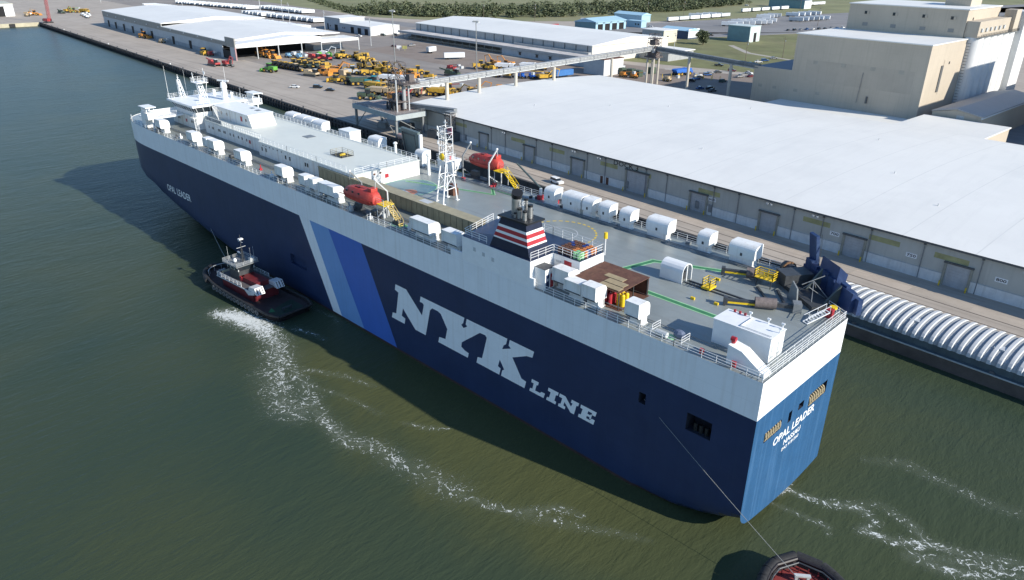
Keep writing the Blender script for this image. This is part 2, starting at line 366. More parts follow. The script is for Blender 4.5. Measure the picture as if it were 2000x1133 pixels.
# transom with its mooring ports
THO = [(2.9,7.3,14.0,15.4),(15.0,20.4,13.4,15.4),(11.9,13.4,14.4,15.4),(9.2,10.1,13.8,15.4)]
ty = sorted(set([.02,.3,.8,1.6,2.9,7.3,15.0,20.4,11.9,13.4,9.2,10.1,22.9,5,17.5,18.5]))
tz = sorted(set([1.0,3.0,6,9,13.4,13.8,14.0,14.4,15.4,18.6,H+.12]))
tr = MB()
def tzb(y): 
    e = 0
    if y < 2.6: e = 2.4*(1-math.sqrt(max(0,1-((2.6-y)/2.6)**2)))
    return .95 + 1.6*abs((y-16)/16)**1.6 + e
for i in range(len(ty)-1):
    for j in range(len(tz)-1):
        ym = (ty[i]+ty[i+1])/2; zm = (tz[j]+tz[j+1])/2
        if any(a < ym < b and c < zm < d for a,b,c,d in THO): continue
        z00 = tzb(ty[i]) if j == 0 else tz[j]; z10 = tzb(ty[i+1]) if j == 0 else tz[j]
        z0a = max(z00, tzb(ty[i])); z1a = max(z10, tzb(ty[i+1])); zt0 = max(tz[j+1], tzb(ty[i])); zt1 = max(tz[j+1], tzb(ty[i+1]))
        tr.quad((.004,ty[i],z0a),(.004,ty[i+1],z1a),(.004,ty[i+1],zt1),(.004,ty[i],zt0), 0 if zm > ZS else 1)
tr.build('transom', [M_hullw, M_navylit], ship, recalc=False)
# mooring ports: recesses with dark inside and coiled ropes
def recess(parent, x0,x1,y0,y1,z0,z1, open_, m_=None):
    f = {'-y': [(0,1,2,3),(4,5,6,7)], }
    v = [(x0,y0,z0),(x1,y0,z0),(x1,y1,z0),(x0,y1,z0),(x0,y0,z1),(x1,y0,z1),(x1,y1,z1),(x0,y1,z1)]
    fs = {'bot':(0,1,2,3),'top':(7,6,5,4),'-y':(0,4,5,1),'+x':(1,5,6,2),'+y':(2,6,7,3),'-x':(3,7,4,0)}
    mb = MB(); mb.add(v, [q_ for k_, q_ in fs.items() if k_ != open_])
    return mb.build('mooring_port', m_ or mat('port_inside',(.022,.026,.04),.7,.2,1), parent, recalc=False)
def coil(parent, c, axis, r, n):
    mb = MB()
    for i in range(n):
        cc = Vector(c) + Vector((random.uniform(-.12,.12) if axis!='x' else 0, i*.6 if axis=='x' else 0, random.uniform(-.05,.05))) + (Vector((i*.6,0,0)) if axis=='y' else Vector())
        pts = [cc + (Vector((math.cos(a)*r*.5, .08*i%.1, math.sin(a)*r)) if axis=='y' else Vector((math.cos(a)*r*.5, math.sin(a)*.12, math.sin(a)*r))) for a in [k_*math.pi/4 for k_ in range(9)]]
        mb.tube(pts, .13, 5)
    return mb.build('mooring_rope', M_rope, parent)
for k_, (a,b,c,d) in enumerate(THO):
    rr = recess(ship, -2.4, 0, a, b, c, d, '+x')
    if k_ < 2: coil(rr, (-.3, a+.5, c+.62), 'x', .62, int((b-a)/.62))
for k_, (a,b,c,d) in enumerate(HOLES):
    rr = recess(ship, a, b, 0, 2.2 if k_ < 2 else .7, c, d, '-y', M_navy if k_ == 2 else None)
    if k_ == 0:
        for xx in (a+1.0, a+1.8, b-.9): mb = MB(); mb.cyl((xx,.7,c),(xx,.7,c+1.1),.28,.28,8); mb.build('mooring_bitt', M_black, rr)
# deck
plan = [(x, port_y(x,H)+.12) for x in xs] + [(x, stbd_y(x,H)-.12) for x in reversed(xs)]
dk = MB(); dk.add([(x,y,H) for x,y in plan], [tuple(range(len(plan)))]); dk.build('upper_deck', M_deck, ship, recalc=False)
# painted diagonal stripes on the port side
def skew(name, xa, xb, xc, xd, m_, y=-.006, z0=.46, z1=18.6):
    mb = MB(); mb.quad((xc,y,z0),(xd,y,z0),(xb,y,z1),(xa,y,z1)); return mb.build(name, m_, ship, recalc=False)
skew('white_stripe', -99.8,-95.9,-90.5,-87.4, M_hullw)
skew('light_blue_stripe', -95.9,-89.2,-87.4,-79.7, M_lblue)
skew('mid_blue_stripe', -89.2,-78.3,-79.7,-69.3, M_mblue)
# the company name in slab letters
def poly_part(name, pts, m_, parent, y=-.008, plane='y'):
    from mathutils.geometry import tessellate_polygon
    vs = [Vector((a, y, b)) if plane == 'y' else Vector((y, a, b)) for a, b in pts]
    tri = tessellate_polygon([vs]); mb = MB(); mb.add(vs, tri)
    o = mb.build(name, m_, parent, recalc=False); return o
NYK = [(-68.5,13.6),(-65.45,13.6),(-61.33,10.01),(-60.7,12.2),(-61.0,12.5),(-61.75,12.5),(-61.45,13.6),(-50.27,13.6),(-50.6,12.53),(-51.07,12.05),(-50.55,11.63),(-49.62,12.25),(-50.0,12.53),(-49.72,13.6),(-40.48,13.6),(-40.75,12.55),(-41.3,12.1),(-41.58,11.35),(-39.69,12.2),(-40.2,12.52),(-39.95,13.6),(-34.88,13.6),(-35.2,12.45),(-36.4,12.25),(-39.37,10.78),(-37.4,7.9),(-36.4,7.75),(-36.74,6.45),(-41.85,6.45),(-41.58,7.51),(-41.16,7.86),(-42.13,9.25),(-42.55,7.9),(-41.95,7.7),(-42.26,6.45),(-47.55,6.45),(-47.25,7.6),(-46.22,7.8),(-45.86,9.02),(-45.05,11.96),(-45.4,12.3),(-46.65,12.25),(-51.07,8.8),(-51.21,7.93),(-50.4,7.55),(-49.4,7.4),(-49.69,6.45),(-57.17,6.45),(-56.84,7.55),(-55.24,7.77),(-54.66,9.86),(-56.21,12.14),(-56.95,12.4),(-58.46,12.4),(-59.06,11.79),(-60.55,6.45),(-63.41,6.45),(-66.73,9.46),(-67.2,7.84),(-66.2,7.6),(-66.5,6.45),(-70.27,6.45),(-69.9,7.55),(-68.84,7.72),(-67.78,12.2),(-68.75,12.45)]
poly_part('company_letters', NYK, M_hullw, ship)
LIN = dict(L=[(-35.21,8.78),(-33.78,8.78),(-33.94,8.2),(-34.24,8.1),(-34.5,7.05),(-33.5,7.05),(-33.2,7.4),(-32.5,7.4),(-32.77,6.5),(-35.7,6.5),(-35.53,7.05),(-35.08,7.13),(-34.83,8.14),(-35.33,8.18)],
 I=[(-31.83,8.78),(-29.84,8.78),(-29.97,8.22),(-30.34,8.14),(-30.61,7.08),(-30.24,7.03),(-30.39,6.5),(-32.24,6.5),(-32.08,7.05),(-31.68,7.11),(-31.38,8.15),(-31.95,8.2)],
 N=[(-29.6,8.78),(-28.52,8.78),(-27.41,7.55),(-27.14,8.18),(-27.45,8.22),(-27.31,8.78),(-25.93,8.78),(-26.09,8.22),(-26.41,8.16),(-26.8,6.5),(-27.45,6.5),(-28.66,7.75),(-28.83,7.08),(-28.45,7.02),(-28.58,6.5),(-29.88,6.5),(-29.74,7.04),(-29.39,7.1),(-29.12,8.16),(-29.72,8.2)],
 E=[(-25.58,8.78),(-22.72,8.78),(-22.95,7.98),(-23.45,7.98),(-23.6,8.3),(-24.22,8.3),(-24.36,7.8),(-23.85,7.8),(-23.7,8.02),(-23.5,8.02),(-23.75,7.1),(-23.95,7.1),(-23.98,7.4),(-24.44,7.4),(-24.55,6.96),(-23.85,6.96),(-23.55,7.35),(-23.0,7.35),(-23.2,6.5),(-26.04,6.5),(-25.91,7.06),(-25.54,7.12),(-25.25,8.16),(-25.68,8.2)])
for k_, v in LIN.items(): poly_part('company_letter', v, M_hullw, ship)
def text_mesh(s, size, bold=0):
    c = bpy.data.curves.new('t', 'FONT'); c.body = s; c.size = size; c.offset = bold; c.resolution_u = 2
    o = bpy.data.objects.new('t', c); COL.objects.link(o)
    dg = bpy.context.evaluated_depsgraph_get(); me = bpy.data.meshes.new_from_object(o.evaluated_get(dg))
    vs = [v.co.copy() for v in me.vertices]; fs = [tuple(p.vertices) for p in me.polygons]
    bpy.data.objects.remove(o); bpy.data.meshes.remove(me)
    x0 = min(v.x for v in vs); x1 = max(v.x for v in vs); y0 = min(v.y for v in vs); y1 = max(v.y for v in vs)
    return [((v.x-x0)/(x1-x0), (v.y-y0)/(y1-y0)) for v in vs], fs
def text_on(name, s, fn, m_, parent, bold=.01):
    uv, fs = text_mesh(s, 1, bold); mb = MB(); mb.add([fn(u, v) for u, v in uv], fs); return mb.build(name, m_, parent, recalc=False)
text_on('ship_name', 'OPAL LEADER', lambda u,v: (.012, 5.9+11.6*u, 11.85+1.25*v), M_white, ship, .02)
text_on('home_port', 'NASSAU', lambda u,v: (.012, 9.2+4.7*u, 10.45+.85*v), M_white, ship, .02)
text_on('registry_number', 'IMO 9181560', lambda u,v: (.012, 9.0+4.7*u, 9.55+.55*v), M_white, ship, .015)
def bowmap(u, v, x0=-174, w=17.5):
    x = x0+w*u; z = 8.6+1.8*v
    return (x, port_y(x,z)-.03, z)
text_on('bow_name', 'OPAL', lambda u,v: bowmap(u,v,-168.2,5.2), M_white, ship, .012); text_on('bow_name', 'LEADER', lambda u,v: bowmap(u,v,-162.0,8.2), M_white, ship, .012)
# ---------------------------------------------------------------- ship: rails
def railing(path, parent, h=1.1, sp=1.8, rows=3, m_=None, r=.035, name='railing'):
    mb = MB()
    for a, b in zip(path, path[1:]):
        a = Vector(a); b = Vector(b); n = max(1, round((b-a).length/sp))
        for i in range(n+1):
            p = a.lerp(b, i/n); mb.cyl(p, p+Vector((0,0,h)), r*1.15, r*1.15, 4, caps=False)
        for k in range(rows):
            z = Vector((0,0,h*(k+1)/rows)); mb.cyl(a+z, b+z, r, r, 4, caps=False)
    return mb.build(name, m_ or M_white, parent, recalc=False)
def edge(x0, x1, side, n, dz=0, inset=.25):
    out = []
    for i in range(n+1):
        x = lerp(x0, x1, i/n); y = (port_y(x,H)+inset) if side == 'p' else (stbd_y(x,H)-inset)
        out.append((x, y, H+dz))
    return out
for a, b in ((-.3,-12),(-12,-24),(-24,-35.5),(-51,-64),(-64,-76)): railing(edge(a,b,'p',1), ship)
for a, b in ((-82,-100),(-100,-125),(-125,-150),(-150,-166)): railing(edge(a,b,'p',2), ship, rows=2)
railing(edge(-166,-192,'p',9), ship, rows=2)
for a, b in ((-14,-36),(-36,-58),(-58,-70),(-90,-104),(-108,-134),(-134,-160),(-160,-178)): railing(edge(a,b,'s',2), ship)
railing([(-.25,.25,H),(-.25,22.6,H)], ship, sp=1.6); railing([(-.9,.6,H),(-.9,22.0,H)], ship, sp=2.2, rows=2)
railing([(-.3,22.4,H),(-3.2,24.2,H)], ship)
# ---------------------------------------------------------------- goose-neck ventilators
def vent(x, w, side, y0=None, h=3.4, d=2.5, low=1.25, name='ventilator', slots=True):
    v = bpy.data.objects.new(name, None); COL.objects.link(v); v.parent = ship
    s = 1 if side == 'p' else -1
    y = y0 if y0 is not None else (.65 if side == 'p' else 31.6)
    v.location = (x, y, H); v.scale = (1, s, 1)
    r = 1.0
    # profile in yz: outboard lip at y=0 with a set-back mouth, trunk inboard
    outer = [(0,low+.25),(0,h)] + [(d-r+r*math.sin(a), h-r+r*math.cos(a)) for a in [k*math.pi/12 for k in range(7)]] + [(d,low),(.3,low)]
    shell = [(.32,low),(.32,h-.1),(0,h-.1),(0,h)] + outer[2:-1]
    hood = MB()
    hood.prism(outer, 'x', -w/2, -w/2+.06); hood.prism(outer, 'x', w/2-.06, w/2)
    for k in range(len(shell)-1):
        (ya,za),(yb,zb) = shell[k], shell[k+1]
        hood.add([(-w/2+.03,ya,za),(w/2-.03,ya,za),(w/2-.03,yb,zb),(-w/2+.03,yb,zb)], [(0,1,2,3)])
    hood.build('hood', M_vent, v, smooth=False)
    tk = MB(); tk.box(-w/2+.25, w/2-.25, d*.42, d-.12, 0, low+.3); tk.box(-w/2+.1, w/2-.1, d*.38, d-.06, 0, .18); tk.build('trunk', M_whitew, v)
    gr = MB(); gr.box(-w/2+.12, w/2-.12, .14, d-.2, low+.02, low+.1); gr.build('louvre', M_dgrey, v)
    if slots and w > 2:
        b_ = MB(); b_.box(-.16,.16,d-.02,d+.06,low+.3,low+.75); b_.build('hatch_cover', M_dgrey, v)
    return v
for x, w in ((-168.5,3.2),(-149.5,3.2),(-141.2,2.2),(-138,3.2),(-125,3.2),(-107.3,3.2),(-98.4,2.2),(-95,1.8),(-89.8,5.4),(-61.8,5),(-54.3,3.6),(-25.9,2.4),(-18.8,2.2)):
    vent(x, w, 'p')
vent(-32.0, 3.0, 'p', 1.9, h=3.5); vent(-28.9, 3.0, 'p', .8, h=3.0)
for x, w in ((-152.8,4.4),(-147.6,4),(-143.4,3.6),(-138.9,4.4),(-114.6,4.2),(-97.6,2.6),(-88.6,5),(-58.8,2.6),(-53.4,4.5),(-49.6,2.4),(-45.9,2.5),(-41.3,2.4),(-34.7,4.3),(-25.9,2.2),(-19.2,4.4)):
    vent(x, w, 's')
bx = MB(); bx.box(-128,-123.4,28.6,31.8,H,H+3.2); bx.box(-128.1,-123.3,28.5,31.9,H+3.2,H+3.3); bx.build('deck_locker', M_white, ship)
# low pipework and gear along both walkways
pm = MB()
for x0, x1, y, z in ((-6,-34,3.6,.25),(-66,-186,4.6,.3),(-66,-180,5.0,.3),(-16,-110,28.6,.25),(-16,-88,29.0,.3)): pm.cyl((x0,y,H+z),(x1,y,H+z),.09,.09,6)
pm.build('deck_pipe', M_grey, ship); ship.children[-1]['kind'] = 'stuff'
for i in range(26):
    x = random.uniform(-182,-66); 
    f = MB(); w = random.uniform(.3,.9); f.box(-w/2,w/2,-.3,.3,0,random.uniform(.4,1.0)); f.cyl((0,0,0),(0,0,1.2),.12,.12,6)
    f.build('deck_fitting', random.choice([M_white,M_grey,M_dgrey,M_red,M_lgrey,M_dgrey]), ship, (x, random.uniform(.8,3.2), H))
for i in range(16):
    x = random.uniform(-86,-16); f = MB(); w = random.uniform(.3,.8); f.box(-w/2,w/2,-.3,.3,0,random.uniform(.3,.7)); f.build('deck_fitting', random.choice([M_white,M_grey,M_dgrey,M_red]), ship, (x, random.uniform(29,31.6), H))
for x in (-70,-110,-132,-172):
    f = MB(); f.cyl((0,-.35,.5),(0,.35,.5),.45,.45,12); f.box(-.5,.5,-.55,-.4,0,.9); f.box(-.5,.5,.4,.55,0,.9); f.build('mooring_winch', M_dgrey, ship, (x,2.6,H))
# ---------------------------------------------------------------- walkways (lighter grey paint) and deck paint
def flat(name, pts, m_, z, parent=None):
    mb = MB(); mb.add([(x,y,H+z) for x,y in pts], [tuple(range(len(pts)))]); return mb.build(name, m_, parent or ship, recalc=False)
flat('walkway', [(-191,13),(-188,5)]+[(-186,3.2),(-180,1.6),(-170,.8),(-55,.5),(-51.5,4),(-56,8.4),(-100,8.6),(-131,9.6),(-164,9.8),(-180,9.4),(-191,14)], M_walk, .006)
def strip(path, w, ww, z=.010):
    for (a, b) in zip(path, path[1:]):
        a = Vector((*a,0)); b = Vector((*b,0)); d = (b-a).normalized(); n = Vector((-d.y,d.x,0)); a2 = a-d*ww*.5; b2 = b+d*ww*.5
        for m_, hw, zz in ((M_lgreen, ww/2, z), (M_green, w/2, z+.005)):
            e = (ww-w)/2 if m_ is M_green else 0
            mb = MB(); mb.quad(*[tuple(p+Vector((0,0,H+zz))) for p in (a2+d*e-n*hw, b2-d*e-n*hw, b2-d*e+n*hw, a2+d*e+n*hw)]); mb.build('walkway_marking', m_, ship, recalc=False)
        z += .0012
strip([(-31.2,13.5),(-29.4,21.0),(-16.5,26.6)], .75, 1.15)
strip([(-24.6,4.3),(-24.6,10.9),(-11.6,10.9)], .75, 1.15, .02)
strip([(-74,29),(-71,26.5),(-90,20)], .4, .7, .03); strip([(-70.9,2.6),(-68.8,2.6)], 1.6, 1.9, .03)
strip([(-72,28.6),(-60,29)], .12, .3, .035)
for k in range(34):
    a = 2*math.pi*k/34; c = Vector((-47.7,19.8,H+.012)); mb = MB()
    def P(r, t): return c + Vector((r*math.cos(t), r*math.sin(t), 0))
    mb.quad(P(6,a),P(6.3,a),P(6.3,a+.11),P(6,a+.11)); mb.build('winching_circle_dash', M_yel, ship, recalc=False)
def ring(name, c, r0, r1, m_, z, a0=0, a1=2*math.pi, n=48):
    mb = MB(); vs = []; fs = []
    for i in range(n+1):
        t = lerp(a0,a1,i/n); vs += [(c[0]+r*math.cos(t), c[1]+r*math.sin(t), H+z) for r in (r0,r1)]
    for i in range(n): fs.append((2*i,2*i+1,2*i+3,2*i+2))
    mb.add(vs, fs); return mb.build(name, m_, ship, recalc=False)
M_teal = mat('emblem_teal', (.09,.19,.235), .4, .15, .3, dirt=(.16,.19,.19), dscale=.3)
M_embo = mat('emblem_orange', (.42,.14,.08), .5, .15, 1); M_embb = mat('emblem_pale_blue', (.30,.38,.46), .5, .1, 1)
ring('winching_circle', (-47.7,19.8), 2.9, 3.05, M_lgrey, .011)
ring('deck_emblem', (-86.3,17.6), 0, 5.5, M_teal, .010); ring('deck_emblem_edge', (-86.3,17.6), 5.5, 5.68, M_lgreen, .011)
ring('deck_emblem_orange', (-83.9,15.6), 0, 1.75, M_embo, .014, R(-10), R(170)); ring('deck_emblem_blue', (-83.9,15.6), 0, 1.75, M_embb, .014, R(170), R(350))
# ---------------------------------------------------------------- forward deckhouse
Z3, Z6 = H+3.05, H+6.5
def part(name, m_, parent, *boxes, smooth=False):
    mb = MB()
    for b in boxes: mb.box(*b)
    return mb.build(name, m_, parent)
dh = MB()
plan = [(-180,9.4),(-165.2,9.4),(-164.6,11.4),(-161.8,11.4),(-161.2,9.9),(-131.2,9.9),(-130.6,8.6),(-92,8.6),(-92,24.9),(-180,24.9)]
dh.prism(plan, 'z', H, Z3)
dho = dh.build('deckhouse', M_whitew, ship)
rp = MB(); rp.prism([(x+(.15 if x>-92.5 else (-.15 if x<-179 else 0)), y+(-.15 if y<16 else .15)) for x,y in plan], 'z', Z3+.004, Z3+.14); rp.build('deckhouse_roof', M_roofdeck, ship)
def win(parent, x, y, z, w, h, face='-y', m_=None, name='window'):
    mb = MB()
    if face == '-y': mb.box(-w/2,w/2,-.05,.06,-h/2,h/2)
    elif face == '+x': mb.box(-.06,.05,-w/2,w/2,-h/2,h/2)
    return mb.build(name, m_ or M_glass, parent, (x,y,z))
for x in (-176.5,-175.6,-168.2,-167.4,-159,-157.2,-156.5,-153.6,-152.9,-150.8,-150.1,-147.4,-145.6,-143,-141.2,-138.9): win(dho, x, 9.4 if x < -165 else 9.9, H+1.75, .38, .62)
for x in (-129,-127.2,-118.5,-116.7,-110.3,-109.4): win(dho, x, 8.6, H+1.7, .5, .85)
for x in (-171.4,-137.4): win(dho, x, 9.4 if x < -165 else 9.9, H+1.6, .8, .8, m_=M_red, name='fire_station')
for x in (-128.4,-127,-125.4,-123.8,-121.9,-120.1): win(dho, x, 8.6, H+2.6, .35, .22, m_=M_dgrey, name='vent_slot')
# aft face of the deckhouse
for y, c in ((11.6,M_lgrey),(12.9,M_lgrey),(14.1,M_lgrey)): win(dho, -92, y, H+1.1, .75, 1.9, '+x', c, 'door')
win(dho, -92, 16.4, H+1.5, .9, .8, '+x', M_red, 'fire_locker')
for y in (13.4,14.9): win(dho, -92, y, H+2.4, .5, .35, '+x', M_rust, 'vent_slot')
win(dho, -92, 19.6, H+2.3, 3.2, 1.3, '+x', M_roofdeck, 'grey_panel')
for xa, xb in ((-95,-106),(-106,-118),(-118,-130)): railing([(xa,8.8,Z3+.14),(xb,8.8,Z3+.14)], ship)
for xa, xb in ((-132,-146),(-146,-151)): railing([(xa,10.1,Z3+.14),(xb,10.1,Z3+.14)], ship, sp=1.2, rows=2)
for xa, xb in ((-92.5,-112),(-112,-135),(-135,-160)): railing([(xa,24.7,Z3+.14),(xb,24.7,Z3+.14)], ship)
railing([(-92.3,9,Z3+.14),(-92.3,16.8,Z3+.14),(-92.3,24.6,Z3+.14)], ship)
nb = part('name_board', M_lgrey, ship, (-160.8,-151.6,9.98,10.06,Z3+.25,Z3+1.25))
text_on('name_letters', 'OPAL LEADER', lambda u,v: (-160.4+8.4*u, 9.965, Z3+.42+.68*v), M_black, nb)
# hatches in the deckhouse roof
for (x,y,w,d) in ((-126.3,19.4,2.6,2.2),(-106.5,15.4,4.2,3.0)):
    mb = MB(); mb.box(x-w/2,x+w/2,y-d/2,y+d/2,Z3+.15,Z3+.24); mb.build('roof_hatch', M_dgrey if w > 3 else M_grey, ship)
    if w > 3:
        part('hatch_opening', M_dark, ship, (x-w/2+.3,x+w/2-.3,y-d/2+.3,y+d/2-.3,Z3+.2,Z3+.26)); railing([(x-w/2,y-d/2,Z3+.14),(x+w/2,y-d/2,Z3+.14),(x+w/2,y+d/2,Z3+.14),(x-w/2,y+d/2,Z3+.14),(x-w/2,y-d/2,Z3+.14)], ship, m_=M_beige)
part('hatch_ladder', M_yel, ship, (-106.2,-105.9,14.6,15.9,Z3+.2,Z3+.6))
# beige side casing with its panels
bc = MB(); bc.box(-104.6,-56.2,8.25,10.4,H,H+2.45); bco = bc.build('beige_casing', mat('beige_seam',(.11,.095,.06),.7,.2,.6), ship)
part('casing_cover', M_beiget, ship, (-104.7,-56.1,8.1,10.55,H+2.454,H+2.54))
pnl = MB(); pnl.box(-.71,.71,-.03,.03,-1.16,1.16); pme = pnl.mesh('casing_panel', M_beige)
for i in range(31): put(pme, 'casing_panel', bco, (-103.6+i*1.545, 8.225, H+1.24))
part('white_plate', M_lgrey, ship, (-72.2,-69.6,8.9,10.3,H+2.545,H+2.56))
# wheelhouse
wh = MB(); wh.prism([(-179,9.8),(-165.4,9.8),(-165.4,22.5),(-179,22.5)], 'z', Z3+.14, Z3+1.2)
who = wh.build('wheelhouse', M_white, ship)
wm = MB()   # slanted window band
a0 = [(-179,9.8),(-165.4,9.8),(-165.4,22.5),(-179,22.5)]; a1 = [(-179.7,9.1),(-164.7,9.1),(-164.7,23.2),(-179.7,23.2)]
wm.add([(x,y,Z3+1.2) for x,y in a0]+[(x,y,Z3+2.7) for x,y in a1], [(i,(i+1)%4,4+(i+1)%4,4+i) for i in range(4)]); wm.build('window_band', M_glass, who)
for i in range(9):
    mb = MB(); x0 = -178.6+i*1.62; x1 = -179.3+i*1.78; mb.bar((x0,9.76,Z3+1.2),(x1,9.04,Z3+2.7),.13); mb.build('mullion', M_white, who)
for i in range(8):
    mb = MB(); y0 = 10.2+i*1.72; y1 = 9.5+i*1.9; mb.bar((-165.36,y0,Z3+1.2),(-164.64,y1,Z3+2.7),.13); mb.build('mullion', M_white, who)
rf = MB(); rf.box(-180.4,-164.2,8.6,23.7,Z3+2.7,Z3+3.2); rf.build('wheelhouse_roof', M_white, ship)
ZR = Z3+3.2
ih = MB(); ih.prism([(-164.7,Z3+.14),(-143.4,Z3+.14),(-144.8,Z3+3.0),(-164.7,Z3+3.0)], 'y', 13.9, 20.4); iho = ih.build('upper_house', M_whitew, ship)
part('upper_house_roof', M_white, ship, (-164.2,-144.6,13.7,20.6,Z3+3.01,Z3+3.15))
for x in (-159.5,-156.4): win(iho, x, 13.9, Z3+1.7, .45, .7)
win(iho, -148.6, 13.9, Z3+1.7, .9, 1.2, m_=M_red, name='fire_locker'); win(iho, -146.2, 13.9, Z3+1.7, .5, .6, m_=M_rust, name='vent_slot')
win(iho, -161.8, 13.9, Z3+1.25, .8, 1.9, m_=M_lgrey, name='door')
part('roof_hatch', M_grey, ship, (-149.5,-147.8,18,19.2,Z3+3.15,Z3+3.2)); part('roof_hatch', M_grey, ship, (-153,-151.4,18.4,19.4,Z3+3.15,Z3+3.2))
railing([(-180.2,8.8,ZR),(-180.2,23.5,ZR)], ship); railing([(-180.2,8.8,ZR),(-177,8.8,ZR)], ship); railing([(-180.2,23.5,ZR),(-164.4,23.5,ZR)], ship)
railing([(-164.4,10,ZR),(-164.4,13.4,ZR)], ship, rows=2)
# bridge wings
for s in (0, 1):
    Y = (lambda y: y) if s == 0 else (lambda y: 32.26-y)
    def yb(a, b): return (min(Y(a),Y(b)), max(Y(a),Y(b)))
    wg = part('bridge_wing', M_white, ship, (-177.2,-172.6,*yb(.1,9.4),Z3-.35,Z3+.12))
    part('wing_bulwark', M_white, wg, (-177.2,-177.05,*yb(.1,9.3),Z3+.12,Z3+1.25), (-177.05,-172.6,*yb(.1,.22),Z3+.12,Z3+1.25))
    part('wing_cabin', M_white, wg, (-177.0,-173.6,*yb(.3,2.4),Z3+.12,Z3+1.2), (-177.0,-176.8,*yb(.3,2.4),Z3+1.2,Z3+2.6), (-173.8,-173.6,*yb(.3,.5),Z3+1.2,Z3+2.6), (-173.8,-173.6,*yb(2.2,2.4),Z3+1.2,Z3+2.6), (-176.8,-173.8,*yb(.3,.4),Z3+2.1,Z3+2.6))
    part('wing_roof', M_white, wg, (-177.5,-172.6,*yb(-.1,2.6),Z3+2.6,Z3+2.8))
    part('wing_pillar', M_white, wg, (-178.6,-176.4,*yb(.7,2.5),H,Z3-.35)); part('wing_strut', M_white, wg, (-173.2,-172.9,*yb(1.2,1.5),H,Z3-.35))
    railing([(-172.7,Y(2.5),Z3+.12),(-172.7,Y(9.4),Z3+.12)], ship)
    railing([(-177.0,Y(9.6),Z3+.12),(-165.4,Y(9.5),Z3+.12)], ship, rows=2)
part('bow_locker', M_white, ship, (-183.5,-182.2,2.2,3.4,H,H+1.6), (-184.4,-182.0,2.0,3.6,H+1.6,H+2.0))
# ladders beside the wheelhouse
def ladder(a, b, w, m_, parent, n=10, name='stair', rail=True):
    a = Vector(a); b = Vector(b); d = (b-a); hd = Vector((d.x,d.y,0)).normalized(); nn = Vector((-hd.y,hd.x,0))*w/2
    mb = MB()
    for s in (-1,1): mb.bar(a+nn*s, b+nn*s, .12)
    for i in range(n+1):
        p = a.lerp(b,i/n); mb.bar(p-nn, p+nn, .10)
    if rail:
        for s in (-1,1): mb.bar(a+nn*s+Vector((0,0,.95)), b+nn*s+Vector((0,0,.95)), .06)
        for s in (-1,1):
            for i in range(0,n+1,3): p = a.lerp(b,i/n)+nn*s; mb.bar(p, p+Vector((0,0,.95)), .05)
    return mb.build(name, m_, parent)
ladder((-165.2,9.3,Z3+.1),(-161.6,8.0,H), .8, M_whitew, ship); ladder((-161.4,12.9,Z3+3),(-158.6,12.9,Z3+.2), .7, M_whitew, ship)
part('stair_landing', M_whitew, ship, (-166.8,-164.8,8.4,9.9,Z3-.05,Z3+.1))
# masts on the wheelhouse
def lattice(name, base, top, w0, w1, n, m_, parent, r=.06):
    mb = MB(); b = Vector(base); t = Vector(top); cs = [(-1,-1),(1,-1),(1,1),(-1,1)]
    def P(k, i): f = i/n; w = lerp(w0,w1,f)/2; c = b.lerp(t,f); return c+Vector((cs[k%4][0]*w, cs[k%4][1]*w, 0))
    for k in range(4):
        mb.bar(P(k,0), P(k,n), r*1.3)
        for i in range(n):
            mb.bar(P(k,i), P(k+1,i+1), r*.8); mb.bar(P(k,i+1), P(k+1,i+1), r*.8)
    return mb.build(name, m_, parent)
fm = lattice('foremast', (-179.2,12.6,ZR), (-179.6,12.2,ZR+4.6), 1.3, .6, 5, M_white, ship, .09)
mb = MB(); mb.cyl((-179.6,12.2,ZR+4.6),(-179.6,12.2,ZR+6),.1,.05,6); mb.box(-180.4,-178.8,12.0,12.4,ZR+3.2,ZR+3.4); mb.cyl((-179.6,12.2,ZR+5),(-179.6,12.2,ZR+5.3),.2,.2,8); mb.build('mast_light', M_white, fm)
sm = lattice('signal_mast', (-174.2,16.2,ZR), (-175.2,15.8,ZR+4), 1.5, 1.1, 4, M_white, ship, .09)
mb = MB(); mb.box(-177,-173,14.4,17.6,ZR+4,ZR+4.15); mb.bar((-174.2,17.2,ZR+2),(-174.2,17.6,ZR+4),.1); mb.bar((-173.6,16.4,ZR+.2),(-174.6,15,ZR+4),.14); mb.build('platform', M_white, sm)
railing([(-177,14.4,ZR+4.15),(-173,14.4,ZR+4.15),(-173,17.6,ZR+4.15),(-177,17.6,ZR+4.15),(-177,14.4,ZR+4.15)], sm, sp=1)
mb = MB(); mb.cyl((-176.2,14.9,ZR+4.15),(-176.2,14.9,ZR+6.6),.1,.07,6); mb.bar((-176.9,14.9,ZR+6.1),(-175.5,14.9,ZR+6.1),.08); mb.cyl((-174,17,ZR+4.15),(-174,17,ZR+7.8),.06,.05,6); mb.box(-174.0,-173.2,16.95,17.05,ZR+6.2,ZR+7); mb.build('antenna', M_white, sm)
rm = MB(); rm.cyl((-167.6,19.2,ZR),(-167.6,19.2,ZR+3.2),.75,.6,10); rm.cyl((-167.6,19.2,ZR+3.2),(-167.6,19.2,ZR+4.6),.9,.7,10); rmo = rm.build('radar_post', M_white, ship)
mb = MB(); mb.cb((-167.6,19.2,ZR+5.0),(3.6,.3,.35),R(25)); mb.cyl((-167.6,19.2,ZR+4.6),(-167.6,19.2,ZR+5),.25,.25,8); mb.build('radar_scanner', M_white, rmo)
for x, y, hh_ in ((-180.1,9.2,8.5),(-178.6,13.6,7.2),(-168.4,20.3,8.5),(-166,22.8,3)):
    mb = MB(); mb.cyl((x,y,ZR),(x,y,ZR+hh_),.06,.025,5); mb.build('whip_antenna', M_lgrey if hh_ < 8.4 else M_white, ship)
